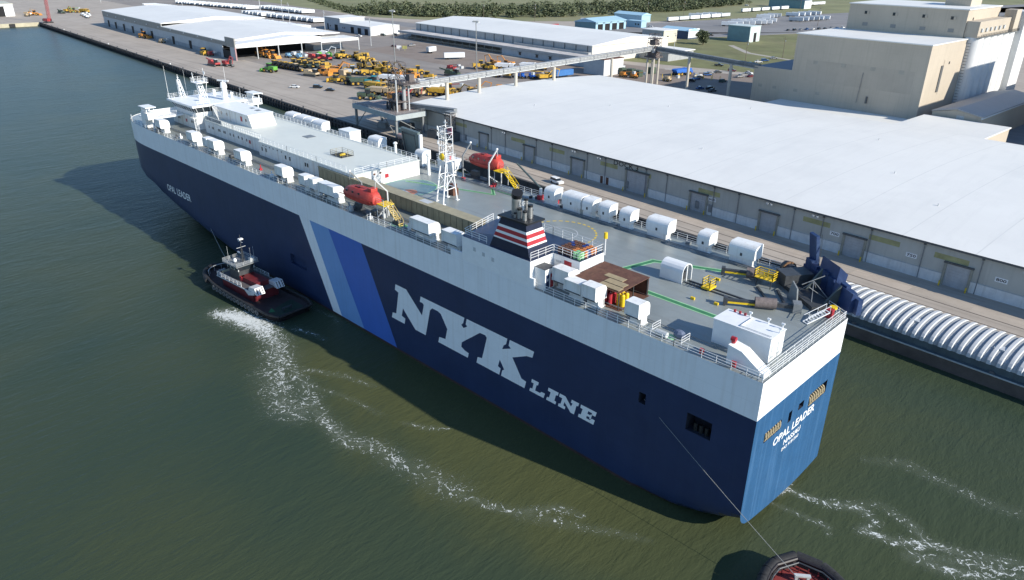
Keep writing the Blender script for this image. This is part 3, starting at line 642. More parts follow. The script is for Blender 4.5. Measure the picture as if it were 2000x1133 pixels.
for x, y in ((-172,20.6),(-170,13.4),(-176.8,20.4),(-169.6,22)):
    mb = MB(); mb.cyl((x,y,ZR),(x,y,ZR+.7),.3,.3,8); mb.ell((x,y,ZR+1.0),(.5,.5,.5),8,5); mb.build('satellite_dome', M_white, ship, smooth=True)
# ---------------------------------------------------------------- mid deck mast tower
mt = bpy.data.objects.new('deck_mast', None); COL.objects.link(mt); mt.parent = ship; mt.location = (-74.2,17.4,H)
ft = [(-1.7,-1.3),(1.2,-2.1),(.6,1.9),(-2.0,1.7)]; tp = [(-.7,-.7),(.7,-.7),(.7,.7),(-.7,.7)]
for k in range(4):
    mb = MB(); mb.cyl((*ft[k],0),(*tp[k],8),.14,.11,8); mb.box(ft[k][0]-.35,ft[k][0]+.35,ft[k][1]-.35,ft[k][1]+.35,0,.12); mb.build('leg', M_white, mt)
def pt(k, z): f = z/8; return Vector((lerp(ft[k%4][0],tp[k%4][0],f), lerp(ft[k%4][1],tp[k%4][1],f), z))
mb = MB()
for k in range(4):
    for z in (2.6,5.2): mb.bar(pt(k,z), pt(k+1,z), .12)
    mb.bar(pt(k,2.6), pt(k+1,5.2), .1)
mb.build('brace', M_white, mt)
mb = MB(); mb.box(-1.3,1.3,-1.3,1.3,8,8.15); mb.build('platform', M_white, mt)
mb = MB()
for k in range(4):
    a, b = [(-.9,-.9),(.9,-.9),(.9,.9),(-.9,.9)][k], [(-.9,-.9),(.9,-.9),(.9,.9),(-.9,.9)][(k+1)%4]
    mb.bar((*a,8.1),(*a,14.2),.10)
    for z in (9.4,10.7,12,13.2,14.2): mb.bar((*a,z),(*b,z),.065)
    for z in (9.4,11.3): mb.bar((*a,z),(*b,z+1.8),.05)
for z in (9,10,11,12,13,14): mb.bar((-.2,-.9,z),(.35,-.9,z),.09)
mb.bar((-.2,-.9,8),(-.2,-.9,14.2),.08); mb.bar((.35,-.9,8),(.35,-.9,14.2),.08); mb.build('upper_frame', M_white, mt)
mb = MB()
for z in (10.6,12.2,13.3): mb.bar((-2.3,0,z),(-.9,0,z),.12); mb.bar((-2.3,0,z),(-2.3,0,z+.7),.16)
mb.bar((0,0,14.2),(0,0,15.5),.12); mb.bar((-.5,0,15),(.5,0,15),.1); mb.build('light_bracket', M_white, mt)
mb = MB(); mb.ell((.3,-1.25,8.9),(.7,.3,.7),10,6); mb.build('searchlight', M_yel, mt, smooth=True)
mb = MB(); mb.box(-.6,.6,.9,1.1,12.6,13.9); mb.build('speaker_panel', mat('maroon',(.2,.05,.09),.5), mt); mb = MB(); mb.box(.9,1.25,-.2,.2,8.3,9.0); mb.build('light_box', M_red, mt)
railing([(-1.3,-1.3,8.15),(1.3,-1.3,8.15),(1.3,1.3,8.15),(-1.3,1.3,8.15),(-1.3,-1.3,8.15)], mt, h=1, sp=.9)
ladder((-1.55,-1.3,.2),(-.75,-.8,8), .5, M_white, mt, 18, rail=False, name='ladder')
part('deck_winch', M_rust, ship, (-77.4,-75.8,20.2,21.6,H,H+1.4), (-77.2,-76,20.4,21.4,H+1.4,H+2.2))
# ---------------------------------------------------------------- funnel casing
cs_ = MB(); cs_.prism([(-50.4,.01),(-36.0,.01),(-36.0,4.9),(-31,4.9),(-31,10.3),(-52.4,10.5),(-52.2,8.4)], 'z', H+.1, H+4)
cso = cs_.build('engine_casing', M_white, ship)
part('casing_foot', M_hullw, ship, (-53.2,-50.4,.01,.3,H+.12,H+1.2), (-36,-35.2,.01,.3,H+.12,H+1.6))
ct = MB(); ct.prism([(-50.4,.06),(-36.06,.06),(-36.06,4.95),(-31.06,4.95),(-31.06,10.25),(-52.3,10.45),(-52.1,8.4)], 'z', H+4.004, H+4.05); ct.build('casing_top', mat('casing_navy', (.02,.033,.075), .35, .2, .8), ship)
railing([(-50.2,.4,H+4.05),(-52.2,8.4,H+4.05)], ship); railing([(-50.2,.4,H+4.05),(-45.3,.4,H+4.05)], ship); railing([(-52,10.4,H+4.05),(-41,10.35,H+4.05),(-31.2,10.2,H+4.05)], ship, h=1.3)
railing([(-36.2,.3,H+4.05),(-36.2,5.0,H+4.05)], ship, h=1.2); railing([(-36.1,5.1,H+4.05),(-31.2,5.1,H+4.05)], ship, h=1.2); railing([(-31.2,5.1,H+4.05),(-31.2,10.2,H+4.05)], ship, h=1.2)
for x in (-47.6,-45.6,-43.6): win(cso, x, .01, H+2.6-.5*(x+47.6)/4, .5, .6, m_=M_lgrey, name='vent_slot')
win(cso, -33.2, 4.9, H+2.75, 1.35, 1.5, m_=M_red, name='red_panel'); win(cso, -34.9, 4.9, H+1.1, .8, 1.9, m_=M_dgrey, name='doorway'); win(cso, -35.0, 4.9, H+3.0, .9, .3, m_=M_lgrey, name='sign_plate')
lk = MB(); lk.box(-35.95,-33.9,.9,2.9,H,H+3.1); lko = lk.build('locker', M_white, ship)
part('locker_top', M_dgrey, lko, (-35.95,-33.85,.85,2.95,H+3.1,H+3.14))
for y, m_ in ((1.4,M_navy),(2.3,M_red)):
    dd = win(lko, -33.9, y, H+1.2, .62, 2.1, '+x', m_, 'door'); win(dd, .03, 0, .3, .35, .4, '+x', M_lgrey, 'plate')
# funnel with painted bands
def fr(z):
    f = (z-4)/5
    return [(lerp(-44.6,-42.4,f),lerp(.35,.6,f)),(lerp(-36.3,-37.5,f**.6),lerp(.35,.6,f)),(lerp(-36.3,-37.5,f**.6),lerp(4.8,3.7,f)),(lerp(-44.6,-42.4,f),lerp(4.8,3.7,f))]
M_navyf = mat('funnel_navy', (.014,.02,.045), .4, .2, 1)
zb = [4.05,4.5,5.0,5.65,5.9,6.5,6.9,7.5,7.9,9.0]; bm_ = [M_navyf,M_navyf,M_navyf,M_white,M_red,M_white,M_red,M_white,M_navyf]
fu = bpy.data.objects.new('funnel', None); COL.objects.link(fu); fu.parent = ship; fu.location = (0,0,H)
for i, m_ in enumerate(bm_):
    a, b = fr(zb[i]), fr(zb[i+1]); mb = MB()
    mb.add([(x,y,zb[i]) for x,y in a]+[(x,y,zb[i+1]) for x,y in b], [(k,(k+1)%4,4+(k+1)%4,4+k) for k in range(4)])
    mb.build('funnel_band', m_, fu)
t = fr(9); mb = MB(); mb.prism([(t[0][0]-.5,t[0][1]-.25),(t[1][0]+.5,t[1][1]-.25),(t[2][0]+.5,t[2][1]+.3),(t[3][0]-.5,t[3][1]+.3)], 'z', 9, 9.25); mb.build('funnel_lip', M_black, fu)
def pipe(x, y, h, r, m_=M_steelp, tilt=0):
    mb = MB(); mb.cyl((x,y,9.2),(x,y,9.2+h),r,r,12); po = mb.build('exhaust_pipe', m_, fu, smooth=True)
    mb = MB(); mb.cyl((x,y,9.2+h),(x+tilt,y-tilt*.6,9.2+h+r*.9),r*1.08,r*1.12,12); mb.build('pipe_cowl', M_black, po, smooth=True)
pipe(-41.2,2.5,2.7,.74,tilt=.3)
for x, y, h, r in ((-39.5,1.4,1.3,.34),(-38.6,2.6,1.7,.36),(-39.8,3.0,2.3,.28),(-38.4,1.3,1.2,.3),(-40.2,1.2,.6,.2),(-38.9,3.2,.9,.24)): pipe(x,y,h,r)
lattice('exhaust_frame', (-40.1,2.6,9.2), (-40.1,2.6,11.4), .6,.6,3, M_white, fu, .05)
mb = MB(); mb.ell((-42.6,.1,8.9),(.22,.22,.22),8,5); mb.build('deck_light', M_white, fu)
# rusty shelter and cylinders
sh = MB(); sh.prism([(3.1,2.55),(10.0,2.75),(10.0,2.83),(3.1,2.63)], 'x', -30.6, -22.6); sho = sh.build('shelter_roof', M_rust, ship, (0,0,H))
for x in (-30.4,-27.8,-25.2,-22.8):
    for y in (3.3,6.5,9.8): part('shelter_post', M_dgrey, ship, (x-.06,x+.06,y-.06,y+.06,H,H+2.6))
for a in ((-26.4,-23.2,4.6,5.9),(-27.6,-24.4,6.1,7.2),(-26.4,-22.9,3.3,4.4)): part('plywood_sheet', M_ply, sho, (a[0],a[1],a[2],a[3],2.72,2.80))
part('shelter_back', M_rust, ship, (-30.5,-22.7,9.9,9.96,H+.1,H+2.6)); part('shelter_floor', M_rust, ship, (-30.6,-22.4,3.0,10.0,H+.012,H+.04))
railing([(-30.4,3.2,H+.04),(-25.4,3.2,H+.04)], ship, h=1.6, m_=M_dgrey)
# beacon on the casing corner
mb = MB(); mb.cyl((-30.9,10.35,H+3.6),(-30.9,10.35,H+6.2),.08,.08,6); bo = mb.build('beacon_pole', M_white, ship); mb = MB(); mb.cyl((-30.9,10.35,H+6.2),(-30.9,10.35,H+7.1),.3,.26,8); mb.build('beacon', M_yel, bo)
# gas outlet and lighting posts on deck
for x, y in ((-90.5,26.2),(-103.5,27.4)):
    mb = MB(); mb.cyl((x,y,H),(x,y,H+4.2),.35,.3,8); mb.ell((x,y,H+4.3),(.5,.5,.35),8,5); mb.build('mushroom_vent', M_white, ship, smooth=True)
# ---------------------------------------------------------------- stern deckhouse
stn = MB(); stn.box(-9.4,-1.9,4.6,8.1,H,H+3.2); sto = stn.build('stern_house', M_white, ship)
part('stern_house_top', M_white, sto, (-9.5,-1.8,4.5,8.2,H+3.2,H+3.28)); 
mb = MB(); mb.bar((-6,4.9,H+3.4),(-6,7.8,H+3.4),.09); mb.bar((-6,4.9,H+3.4),(-2,4.9,H+3.4),.09); mb.build('roof_pipe', M_whitew, sto)
for x, y in ((-6.4,7.9),(-4,7.9),(-2.2,7.9),(-1.9,6.6)):
    mb = MB(); mb.cyl((x,y,H+3.28),(x,y,H+3.9),.07,.07,6); mb.box(x-.2,x+.2,y-.1,y+.1,H+3.8,H+4); mb.build('roof_lamp', M_white, sto)
for y in (5.4,7.0): win(sto, -1.9, y, H+1.2, .8, 1.9, '+x', M_lgrey, 'door')
mb = MB(); mb.prism([(-5.4,0),(-5.4,2.5),(-3.6,2.2),(-.55,.25),(-.55,0)], 'y', 1.2, 2.9); bto = mb.build('ramp_buttress', M_white, ship, (0,0,H))
mb = MB(); mb.cyl((-5.2,2,2.5),(-5.2,2,3.0),.25,.25,8); mb.cyl((-5.5,2,3.0),(-4.9,2,3.0),.3,.3,8); mb.build('fire_valve', M_red, bto)
for x in (-8.6,-7.9,-7.2): part('fire_valve', M_red, sto, (x,x+.25,7.8,8.0,H+3.28,H+3.6))
for x in (-4.4,-8.6): part('fire_box', M_red, ship, (x,x+.55,.5,.75,H+.3,H+1.0))
part('deck_hatch', M_lgreen, ship, (-14.2,-12.8,1.4,2.6,H+.01,H+.05)); mb = MB(); mb.ell((-12.6,2.4,H+.6),(.9,.6,.6),8,5); mb.build('covered_winch', mat('tarp_blue',(.12,.15,.22),.8), ship)
mb = MB(); mb.cyl((-15.2,1.2,H+.5),(-13.6,1.2,H+.5),.4,.4,10); mb.build('roller', M_lgrey, ship)
railing([(-16,1.4,H),(-16,3.2,H)], ship); railing([(-11.4,1.0,H),(-11.4,2.8,H)], ship)
# free-standing hatch shelter and its track
ishl = MB()
arc = [(-1.3,0)]+[(-1.3,1.7)]+[(1.3*math.cos(a), 1.7+1.1*math.sin(a)) for a in [math.pi-k*math.pi/8 for k in range(1,8)]]+[(1.3,1.7),(1.3,0)]
arci = [(a*.9, b*.95) for a, b in arc]
n = len(arc); vs = [(x_,a,b) for x_ in (-1.9,1.9) for a,b in arc]+[(x_,a,b) for x_ in (-1.9,1.9) for a,b in arci]
fs = [(i,i+1,n+i+1,n+i) for i in range(n-1)] + [(2*n+i,2*n+i+1,3*n+i+1,3*n+i) for i in range(n-1)] + [(i,i+1,2*n+i+1,2*n+i) for i in range(n-1)] + [(n+i,n+i+1,3*n+i+1,3*n+i) for i in range(n-1)]
ishl.add(vs, fs); iso = ishl.build('hatch_shelter', M_white, ship, (-23.4,17.9,H))
mb = MB(); mb.prism(arci, 'x', -1.85, -1.75); mb.build('shelter_end', M_white, iso); part('centre_post', M_white, iso, (1.75,1.88,-.08,.08,0,2.6)); part('shelter_machinery', M_dgrey, iso, (-1.4,1.2,-.9,.9,0,1.1))
for dy in (-.45,.45): part('track_beam', M_dgrey, ship, (-21.4,-10.6,17.8+dy,18.05+dy,H+.01,H+.16))
mb = MB(); mb.box(-18.6,-17.2,17.1,18.9,H+.2,H+.5); cto = mb.build('track_trolley', M_yel, ship); railing([(-18.5,17.2,H+.5),(-17.3,17.2,H+.5),(-17.3,18.8,H+.5),(-18.5,18.8,H+.5),(-18.5,17.2,H+.5)], cto, h=1.2, m_=M_yel, r=.05)
for x, y in ((-18.5,21.6),(-14.4,14.2),(-4.6,10.2),(-17.6,13.4)): part('eye_plate', M_yel, ship, (x-.3,x+.3,y-.15,y+.15,H+.02,H+.35))
# ---------------------------------------------------------------- stern quarter ramp, folded upright, with its hoists
rq = bpy.data.objects.new('stern_ramp', None); COL.objects.link(rq); rq.parent = ship
ang = math.atan2(32.26-22.9, -13); rq.location = (0.35, 23.4, H); rq.rotation_euler.z = ang   # local x runs along the chamfer, local -y is outboard... 
# local frame: +x from the transom corner forward along the chamfer, +y inboard (ship side is at y > 0)
for i in range(9):
    mb = MB(); mb.box(-.72,.72,-.35,.35,-14 if i > 2 else .2,2.4+.35*(i%3)); mb.build('ramp_girder', M_rampblue, rq, (1.0+i*1.5,-1.0,0))
mb = MB(); mb.box(4.2,14.2,-.9,-.72,-14,1.9); mb.build('ramp_plate', M_rampblue, rq)
mb = MB(); mb.prism([(-1.6,.3),(-1.6,2.2),(-.2,3.0),(.2,.3)], 'x', 1.0, 5.2); mb.build('ramp_flap', M_rampblue, rq)
mb = MB(); mb.prism([(-2.2,.5),(-2.6,3.4),(-1.2,4.6),(-.8,.5)], 'x', 6.2, 10.6); mb.build('ramp_flap', M_rampblue, rq)
mb = MB(); mb.cb((13.2,-1.6,3.2),(1.9,.5,7.4),0,0,R(-10)); mb.build('ramp_finger', M_rampblue, rq)
mb = MB(); mb.cb((11.0,-2.6,1.2),(1.1,.4,4.2),0,0,R(14)); mb.build('ramp_finger', M_rampblue, rq)
for q0, q1 in ((8.2,3.6),(3.4,3.2)): mb = MB(); mb.prism([(0,0),(0,q1),(2.6,0)], 'x', q0, q0+.3); mb.build('ramp_bracket', mat('deck_green_grey',(.06,.075,.075),.5), rq)
mb = MB(); mb.box(2.8,11.8,.4,4.2,0.02,.6); mb.box(9.6,12.4,.3,4.6,.6,2.2); mb.build('hoist_base', M_dgrey, rq)
mb = MB()
for a, b in (((4,.5,.3),(6.5,2.2,2.6)),((8,.5,.3),(6.5,2.2,2.6)),((4,3.6,.3),(6.5,2.2,2.6)),((8,3.6,.3),(6.5,2.2,2.6)),((5,.5,.3),(5.2,3.6,2.4)),((7,3.6,2),(7.2,.2,3))): mb.bar(a,b,.09)
mb.build('hoist_frame', M_grey, rq)
mb = MB(); mb.cyl((13.2,1.4,1.1),(15.4,1.4,1.1),.9,.9,14); mb.build('hoist_drum', M_dgrey, rq); mb = MB(); mb.cyl((14.2,1.4,1.1),(14.5,1.4,1.1),1.15,1.15,14); mb.build('drum_flange', mat('chain_rust',(.22,.12,.06),.7,.4,4), rq)
mb = MB(); mb.prism([(0,0),(2.6,0),(1.9,2.9),(.5,2.3)], 'y', 4.3, 4.5); mb.build('hoist_cover', M_grey, rq, (4.6,.9,0))
for zz, dx in ((7,12.6),(6.4,12.3)):
    mb = MB(); mb.bar((dx,-1.8,zz),(dx-1.6,-1.0,.5),.05); mb.build('hoist_wire', M_dgrey, rq)
mb = MB(); mb.bar((3.4,-.5,-.2),(3.2,-.7,-4),.08); mb.build('rusty_pipe', M_yeld, rq)
# ramp jigger beams lying on deck
for (xa,ya),(xb,yb_) in (((-19.2,24.0),(-12.0,27.6)),((-13.6,15.0),(-5.8,20.0))):
    A = Vector((xa,ya,H+.75)); Bv = Vector((xb,yb_,H+.85)); d = (Bv-A); L_ = d.length; rz = math.atan2(d.y,d.x)
    jb = bpy.data.objects.new('hoist_boom', None); COL.objects.link(jb); jb.parent = ship; jb.location = A; jb.rotation_euler.z = rz
    part('beam', M_dgrey, jb, (0,L_,-.28,.28,-.3,.25)); part('yellow_edge', M_yel, jb, (.2,L_*.45,-.36,-.29,-.3,-.05))
    mb = MB(); mb.cyl((L_*.42,0,.1),(L_*.72,0,.1),.75,.75,14); mb.build('cable_drum', mat('drum_mesh',(.17,.14,.13),.6,.3,2), jb, smooth=True)
    part('boom_head', M_dgrey, jb, (-.2,.35,-.4,.4,-.6,.5)); part('saddle', M_grey, jb, (L_-.5,L_+.6,-.7,.7,-.75,.6))
yp = part('gantry_platform', M_yel, ship, (-14.2,-11.4,24.0,25.4,H+1.2,H+1.3)); railing([(-14.2,24,H+1.3),(-11.4,24,H+1.3),(-11.4,25.4,H+1.3),(-14.2,25.4,H+1.3),(-14.2,24,H+1.3)], yp, h=1.1, m_=M_yel, r=.06)
for x0 in (-13.9,-11.7): part('platform_leg', M_dgrey, yp, (x0,x0+.12,24.1,24.22,H,H+1.2))
for p in (((-13.2,23.4),(-9.4,19.6)),((-10.6,24.4),(-7.6,20.6))):
    a, b = Vector((*p[0],H+.1)), Vector((*p[1],H+.1)); mb = MB(); mb.bar(a,b,.28); mb.build('guide_channel', M_dgrey, ship)
part('hose_reel', M_red, ship, (-2.4,-1.5,21.2,22.0,H,H+1.2)); mb = MB(); mb.cyl((-1.9,22.4,H+1.0),(-1.9,22.4,H+1.3),.5,.5,12); mb.build('floodlight', M_yel, ship)
ladder((-1.9,20.6,H+1.2),(-3.4,17.6,H+.1), .8, M_white, ship, 8)
# stowed side ramp standing above the starboard edge
sr = MB(); sr.cb((-103.6,32.4,H+2.4),(7.2,.7,8.6),R(-6),0,R(8)); sr.build('side_ramp', mat('ramp_grey_green',(.105,.14,.14),.5,.15,.6), ship)
mb = MB()
for dx in (-2.4,2.0): mb.cb((-103.6+dx,31.95,H+2.3),(.25,.25,7.4),R(-6),0,R(8))
mb.cb((-103.7,31.6,H+5.6),(4.6,.25,.25),R(-6)); mb.build('side_ramp_frame', M_dgrey, ship)
part('ramp_post', M_white, ship, (-99.9,-99.4,31.2,31.9,H,H+6.2)); 
# provision crane on the starboard side
mb = MB(); mb.cyl((-62.6,31,H),(-62.6,31,H+2.2),.3,.3,8); co_ = mb.build('deck_crane', M_white, ship); mb = MB(); mb.bar((-62.6,31,H+2.2),(-70.6,32.6,H+5.2),.26); mb.build('jib', mat('jib_green_grey',(.07,.10,.10),.5), co_)
mb = MB(); mb.box(-63,-62.2,30.4,31.4,H,H+.9); mb.build('crane_base', M_red, co_)
# ---------------------------------------------------------------- lifeboat davits and stairs (parts of the ship)
for side, (cx, cy) in (('p',(-78.8,2.4)), ('s',(-79.6,31.9))):
    s = 1 if side == 'p' else -1
    for dx in (-4.3,3.6):
        mb = MB(); mb.bar((cx+dx,cy+s*1.9,H),(cx+dx,cy+s*1.9,H+4.6),.24); mb.bar((cx+dx,cy+s*1.9,H+4.6),(cx+dx,cy-s*.4,H+7.0),.24); mb.bar((cx+dx,cy-s*.4,H+7.0),(cx+dx,cy-s*.6,H+5.6),.08); mb.bar((cx+dx,cy+s*1.9,H+2),(cx+dx,cy-s*.6,H+.2),.18)
        mb.build('davit', M_grey if dx < 0 else M_lgrey, ship)
        mb = MB(); mb.ell((cx+dx,cy-s*.4,H+7.1),(.25,.25,.25),8,5); mb.build('davit_head', M_white, ship)
    part('embarkation_platform', M_yel, ship, (cx+3.9,cx+6.2,cy-.9,cy+1.4,H+2.9,H+3.05))
    for dx in (4.1,6.0):
        for dy in (-.8,1.2): part('platform_post', M_lgrey, ship, (cx+dx-.05,cx+dx+.05,cy+dy-.05,cy+dy+.05,H,H+2.9))
    railing([(cx+3.9,cy-s*.9,H+3.05),(cx+6.2,cy-s*.9,H+3.05)], ship, m_=M_lgrey)
    ladder((cx+6.2,cy+.2,H+3),(cx+9.6,cy+.2,H+.1), .9, mat('stair_yellow',(.62,.46,.16),.5,.15,2) if side=='p' else M_yel, ship, 12)
    part('davit_base', M_dgrey, ship, (cx-5,cx+4,cy-.8,cy+.8,H,H+.35)); part('winch_house', M_dgrey, ship, (cx-3.4,cx-1.6,cy-.5,cy+.5,H+.35,H+1.5), (cx+1.6,cx+2.8,cy-.5,cy+.5,H+.35,H+1.2))
# ---------------------------------------------------------------- things standing or hanging on the ship
def lifeboat(label, loc, rz):
    lb = thing('lifeboat', label, 'lifeboat', loc, rz, None)
    st = [(-4.9,.15,1.0,.9),(-4.4,.8,.45,1.6),(-3.4,1.25,.12,2.4),(-1.5,1.5,0,2.75),(1.0,1.5,0,2.8),(3.0,1.4,.08,2.85),(3.9,1.25,.2,2.75),(4.6,1.0,.4,2.2),(4.75,.7,.7,1.6)]
    def loft(name, prof, m_):
        mb = MB(); n = len(prof(*st[0][1:]))
        for x, b, z0, z1 in st: mb.v += [(x,y,z) for y,z in prof(b,z0,z1)]
        for i in range(len(st)-1):
            for k in range(n-1): mb.f.append([i*n+k,(i+1)*n+k,(i+1)*n+k+1,i*n+k+1]); mb.m.append(0)
        mb.f.append(list(range(n))); mb.m.append(0); mb.f.append([(len(st)-1)*n+k for k in range(n)][::-1]); mb.m.append(0)
        return mb.build(name, m_, lb, smooth=True)
    loft('hull', lambda b,z0,z1: [(-b,1.15),(-b*.95,z0+.5),(-b*.55,z0+.08),(0,z0),(b*.55,z0+.08),(b*.95,z0+.5),(b,1.15)], M_orange)
    loft('canopy', lambda b,z0,z1: [(b*.97,1.15),(b*.9,1.15+(z1-1.15)*.6),(b*.55,z1-.08),(0,z1),(-b*.55,z1-.08),(-b*.9,1.15+(z1-1.15)*.6),(-b*.97,1.15)], M_orange)
    mb = MB(); mb.box(-4.6,4.5,-1.56,-1.48,1.08,1.2); mb.box(-4.6,4.5,1.48,1.56,1.08,1.2); mb.build('rubbing_strake', mat('strake',(.35,.05,.03),.6), lb); lb.children[-1]['kind'] = 'stuff'
    mb = MB(); mb.box(3.0,4.0,-.7,.7,2.7,3.3); mb.build('steering_cupola', M_orange, lb)
    for x in (-2.4,-.6,1.2): win(lb, x, -1.36, 2.0, .5, .35, '-y', M_glass)
    mb = MB(); mb.box(-.9,.2,-.5,.5,2.7,2.92); mb.build('roof_hatch', mat('hatch_maroon',(.18,.03,.03),.5), lb)
    return lb
lifeboat('orange enclosed lifeboat on the near port side beside the yellow stair', (-79.4,1.6,H+2.3), R(2))
lifeboat('orange enclosed lifeboat on the far starboard side facing the dock', (-80.4,33.2,H+2.3), R(-1))
def cyl_thing(name, label, cat, loc, r, h, m_, group, capm=None):
    mb = MB(); mb.cyl((0,0,0),(0,0,h*.9),r,r,10); mb.cyl((0,0,h*.9),(0,0,h),r,r*.5,10)
    t_ = thing(name, label, cat, loc, 0, group); mb.build('body', m_, t_, smooth=True)
    c = MB(); c.cyl((0,0,h),(0,0,h+.14),.07,.07,6); c.build('valve', capm or M_grey, t_); return t_
for i in range(8):
    cyl_thing('gas_cylinder', 'red gas cylinder standing at the open edge of the rusty deck shelter', 'gas cylinder', (-26.9+(i%4)*.75, 3.9+(i//4)*.9, H+.04), .3, 1.75, M_red, 'red gas cylinders under the shelter')
for i in range(4):
    cyl_thing('gas_cylinder', 'yellow gas cylinder beside the red ones under the rusty shelter', 'gas cylinder', (-23.7+(i%2)*.65, 4.6+(i//2)*.9, H+.04), .3, 1.75, M_yel, 'yellow gas cylinders under the shelter')
drum = None; DM = [(M_rust,'rusty brown'),(mat('drum_orange',(.55,.2,.06),.6,.2,2),'orange'),(mat('drum_blue',(.03,.05,.2),.5,.2,2),'dark blue'),(mat('drum_green',(.25,.55,.25),.5,.2,2),'light green'),(M_black,'black')]
dme = []
for m_, nm in DM:
    mb = MB(); mb.cyl((0,0,0),(0,0,.88),.3,.3,10); mb.cyl((0,0,.28),(0,0,.32),.315,.315,10); mb.cyl((0,0,.58),(0,0,.62),.315,.315,10); mb.cyl((.15,0,.88),(.15,0,.93),.05,.05,6); dme.append((mb.mesh('oil_drum', m_), nm))
for i in range(6):
    for j in range(6):
        k_ = 3 if (i >= 4 and j <= 1) else (random.choice([0,0,2]) if i < 3 else random.choice([1,1,1,0,2]))
        o = put(dme[k_][0], 'oil_drum', None, (-35.4+i*.72, 5.6+j*.7, H+4.05))
        tag(o, dme[k_][1]+' oil drum on the railed casing behind the funnel', 'oil drum', dme[k_][1]+' oil drums on the casing')
# ================================================================ PORT BUILDINGS
M_wall = mat('warehouse_wall', (.47,.465,.415), .7, .08, .15, streak=.4, dirt=(.33,.32,.28))
M_wbase = mat('warehouse_base_white', (.70,.70,.67), .7, .12, .5, streak=.35, dirt=(.4,.37,.32))
M_roofw = mat('white_membrane_roof', (.74,.735,.69), .6, .03, .05, dirt=(.66,.66,.625), dscale=.03, damt=.7, tracks=((.60,.60,.57),.3,-DY,.4,.02))
M_door = mat('roller_door', (.42,.43,.43), .6, .1, 1, streak=.3, dirt=(.25,.22,.2))
M_frame = mat('door_frame_tan', (.29,.285,.235), .75, .2, 1); M_trim = mat('dark_trim', (.10,.105,.105), .6, .2, 1)
M_tan = mat('elevator_tan', (.47,.41,.325), .75, .07, .06, streak=.35, dirt=(.33,.29,.235), plates=.8)
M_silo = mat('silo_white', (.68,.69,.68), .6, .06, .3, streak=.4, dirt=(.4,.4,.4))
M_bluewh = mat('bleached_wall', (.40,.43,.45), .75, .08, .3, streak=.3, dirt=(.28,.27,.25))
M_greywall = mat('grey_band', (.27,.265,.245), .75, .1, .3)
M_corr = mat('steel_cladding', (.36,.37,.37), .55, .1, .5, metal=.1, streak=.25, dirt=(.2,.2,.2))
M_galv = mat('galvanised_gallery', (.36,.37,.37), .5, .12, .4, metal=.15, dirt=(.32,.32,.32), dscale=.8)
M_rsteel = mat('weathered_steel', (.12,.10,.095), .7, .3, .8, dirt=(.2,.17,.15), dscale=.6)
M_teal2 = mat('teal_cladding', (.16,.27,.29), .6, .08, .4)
M_blueb = mat('light_blue_cladding', (.33,.50,.60), .6, .06, .4)
M_bluer = mat('light_blue_roof', (.36,.55,.66), .55, .05, .3)
M_navyr = mat('navy_roof', (.06,.085,.14), .5, .1, .3)
def bld(name, label, s, t, rz=0, cat='building'): return thing(name, label, cat, D(s,t,3.0), DY+rz)
def bx(name, m_, par, *boxes):
    mb = MB()
    for b in boxes: mb.box(*b)
    return mb.build(name, m_, par)
def gable(par, x0,x1,y0,y1,z,rise,m_,name='roof',over=.4,th=.35,flat_=None):
    ym = (y0+y1)/2; mb = MB()
    a,b = x0-over,x1+over; c,d = y0-over,y1+over
    P = [(c,z),(ym,z+rise),(d,z),(d,z-th),(ym,z+rise-th),(c,z-th)]
    mb.prism(P,'x',a,b); return mb.build(name,m_,par)
# ---- dock 3 transit shed
wh = bld('warehouse', 'very long white roofed warehouse on the quay lettered DOCK 3', -212, 96)
L0, W0, H0 = 352, 110, 8.5
M_seam = mat('roof_seam', (.64,.64,.605), .6, .05, .2)
bx('wall', M_wall, wh, (0,L0,0,.4,0,H0)); bx('wall', M_wall, wh, (0,.4,.4,W0,0,H0)); bx('wall', M_wall, wh, (0,L0,W0-.4,W0,0,H0)); bx('wall', M_wall, wh, (L0-.4,L0,.4,W0-.4,0,H0))
mb = MB(); k = 14; vs = []; fs = []
for i in range(k+1):
    y = -.9+(W0+1.8)*i/k; z = H0+.12+2.0*math.sin(math.pi*i/k)**.9; vs += [(-.8,y,z),(L0+.8,y,z)]
for i in range(k): fs.append((2*i,2*i+1,2*i+3,2*i+2))
mb.add(vs,fs); mb.build('roof', M_roofw, wh, recalc=False, smooth=True)
bx('eave_trim', M_trim, wh, (-.8,L0+.8,-.86,-.6,H0-.35,H0+.1)); 
mb = MB(); mb.add([(-.78,-.9,H0-.3)]+[(-.78,v[1],v[2]-.02) for v in vs[::2]]+[(-.78,W0+.9,H0-.3)], [tuple(range(k+3))]); mb.build('gable_end', M_wall, wh)
for i in range(1,24):
    x = i*14.6; mb = MB(); sv = []
    for j in range(k+1): y = -.9+(W0+1.8)*j/k; z = H0+.125+2.0*math.sin(math.pi*j/k)**.9; sv += [(x-.11,y,z),(x+.11,y,z)]
    mb.add(sv,[(2*j,2*j+1,2*j+3,2*j+2) for j in range(k)]); mb.build('roof_seam', M_seam, wh, recalc=False)
DOORS = [(-166,4.3,5.0),(-142.4,4.6,5.0),(-120.2,5.0,5.2),(-96.6,7.6,6.2),(-75.2,4.9,5.0),(-54.2,4.5,5.0),(-32.4,4.5,5.0),(-10.2,4.6,5.0),(11.8,4.6,5),(34,4.6,5),(56,4.6,5)]
edges = [0]
for s0,w_,h_ in DOORS: edges += [s0+212-w_/2-.5, s0+212+w_/2+.5]
edges.append(L0)
for a,b in zip(edges[::2],edges[1::2]): bx('base_band', M_wbase, wh, (a,b,-.14,0,0,2.35)); bx('base_cap', M_lgrey, wh, (a,b,-.2,0,2.352,2.46))
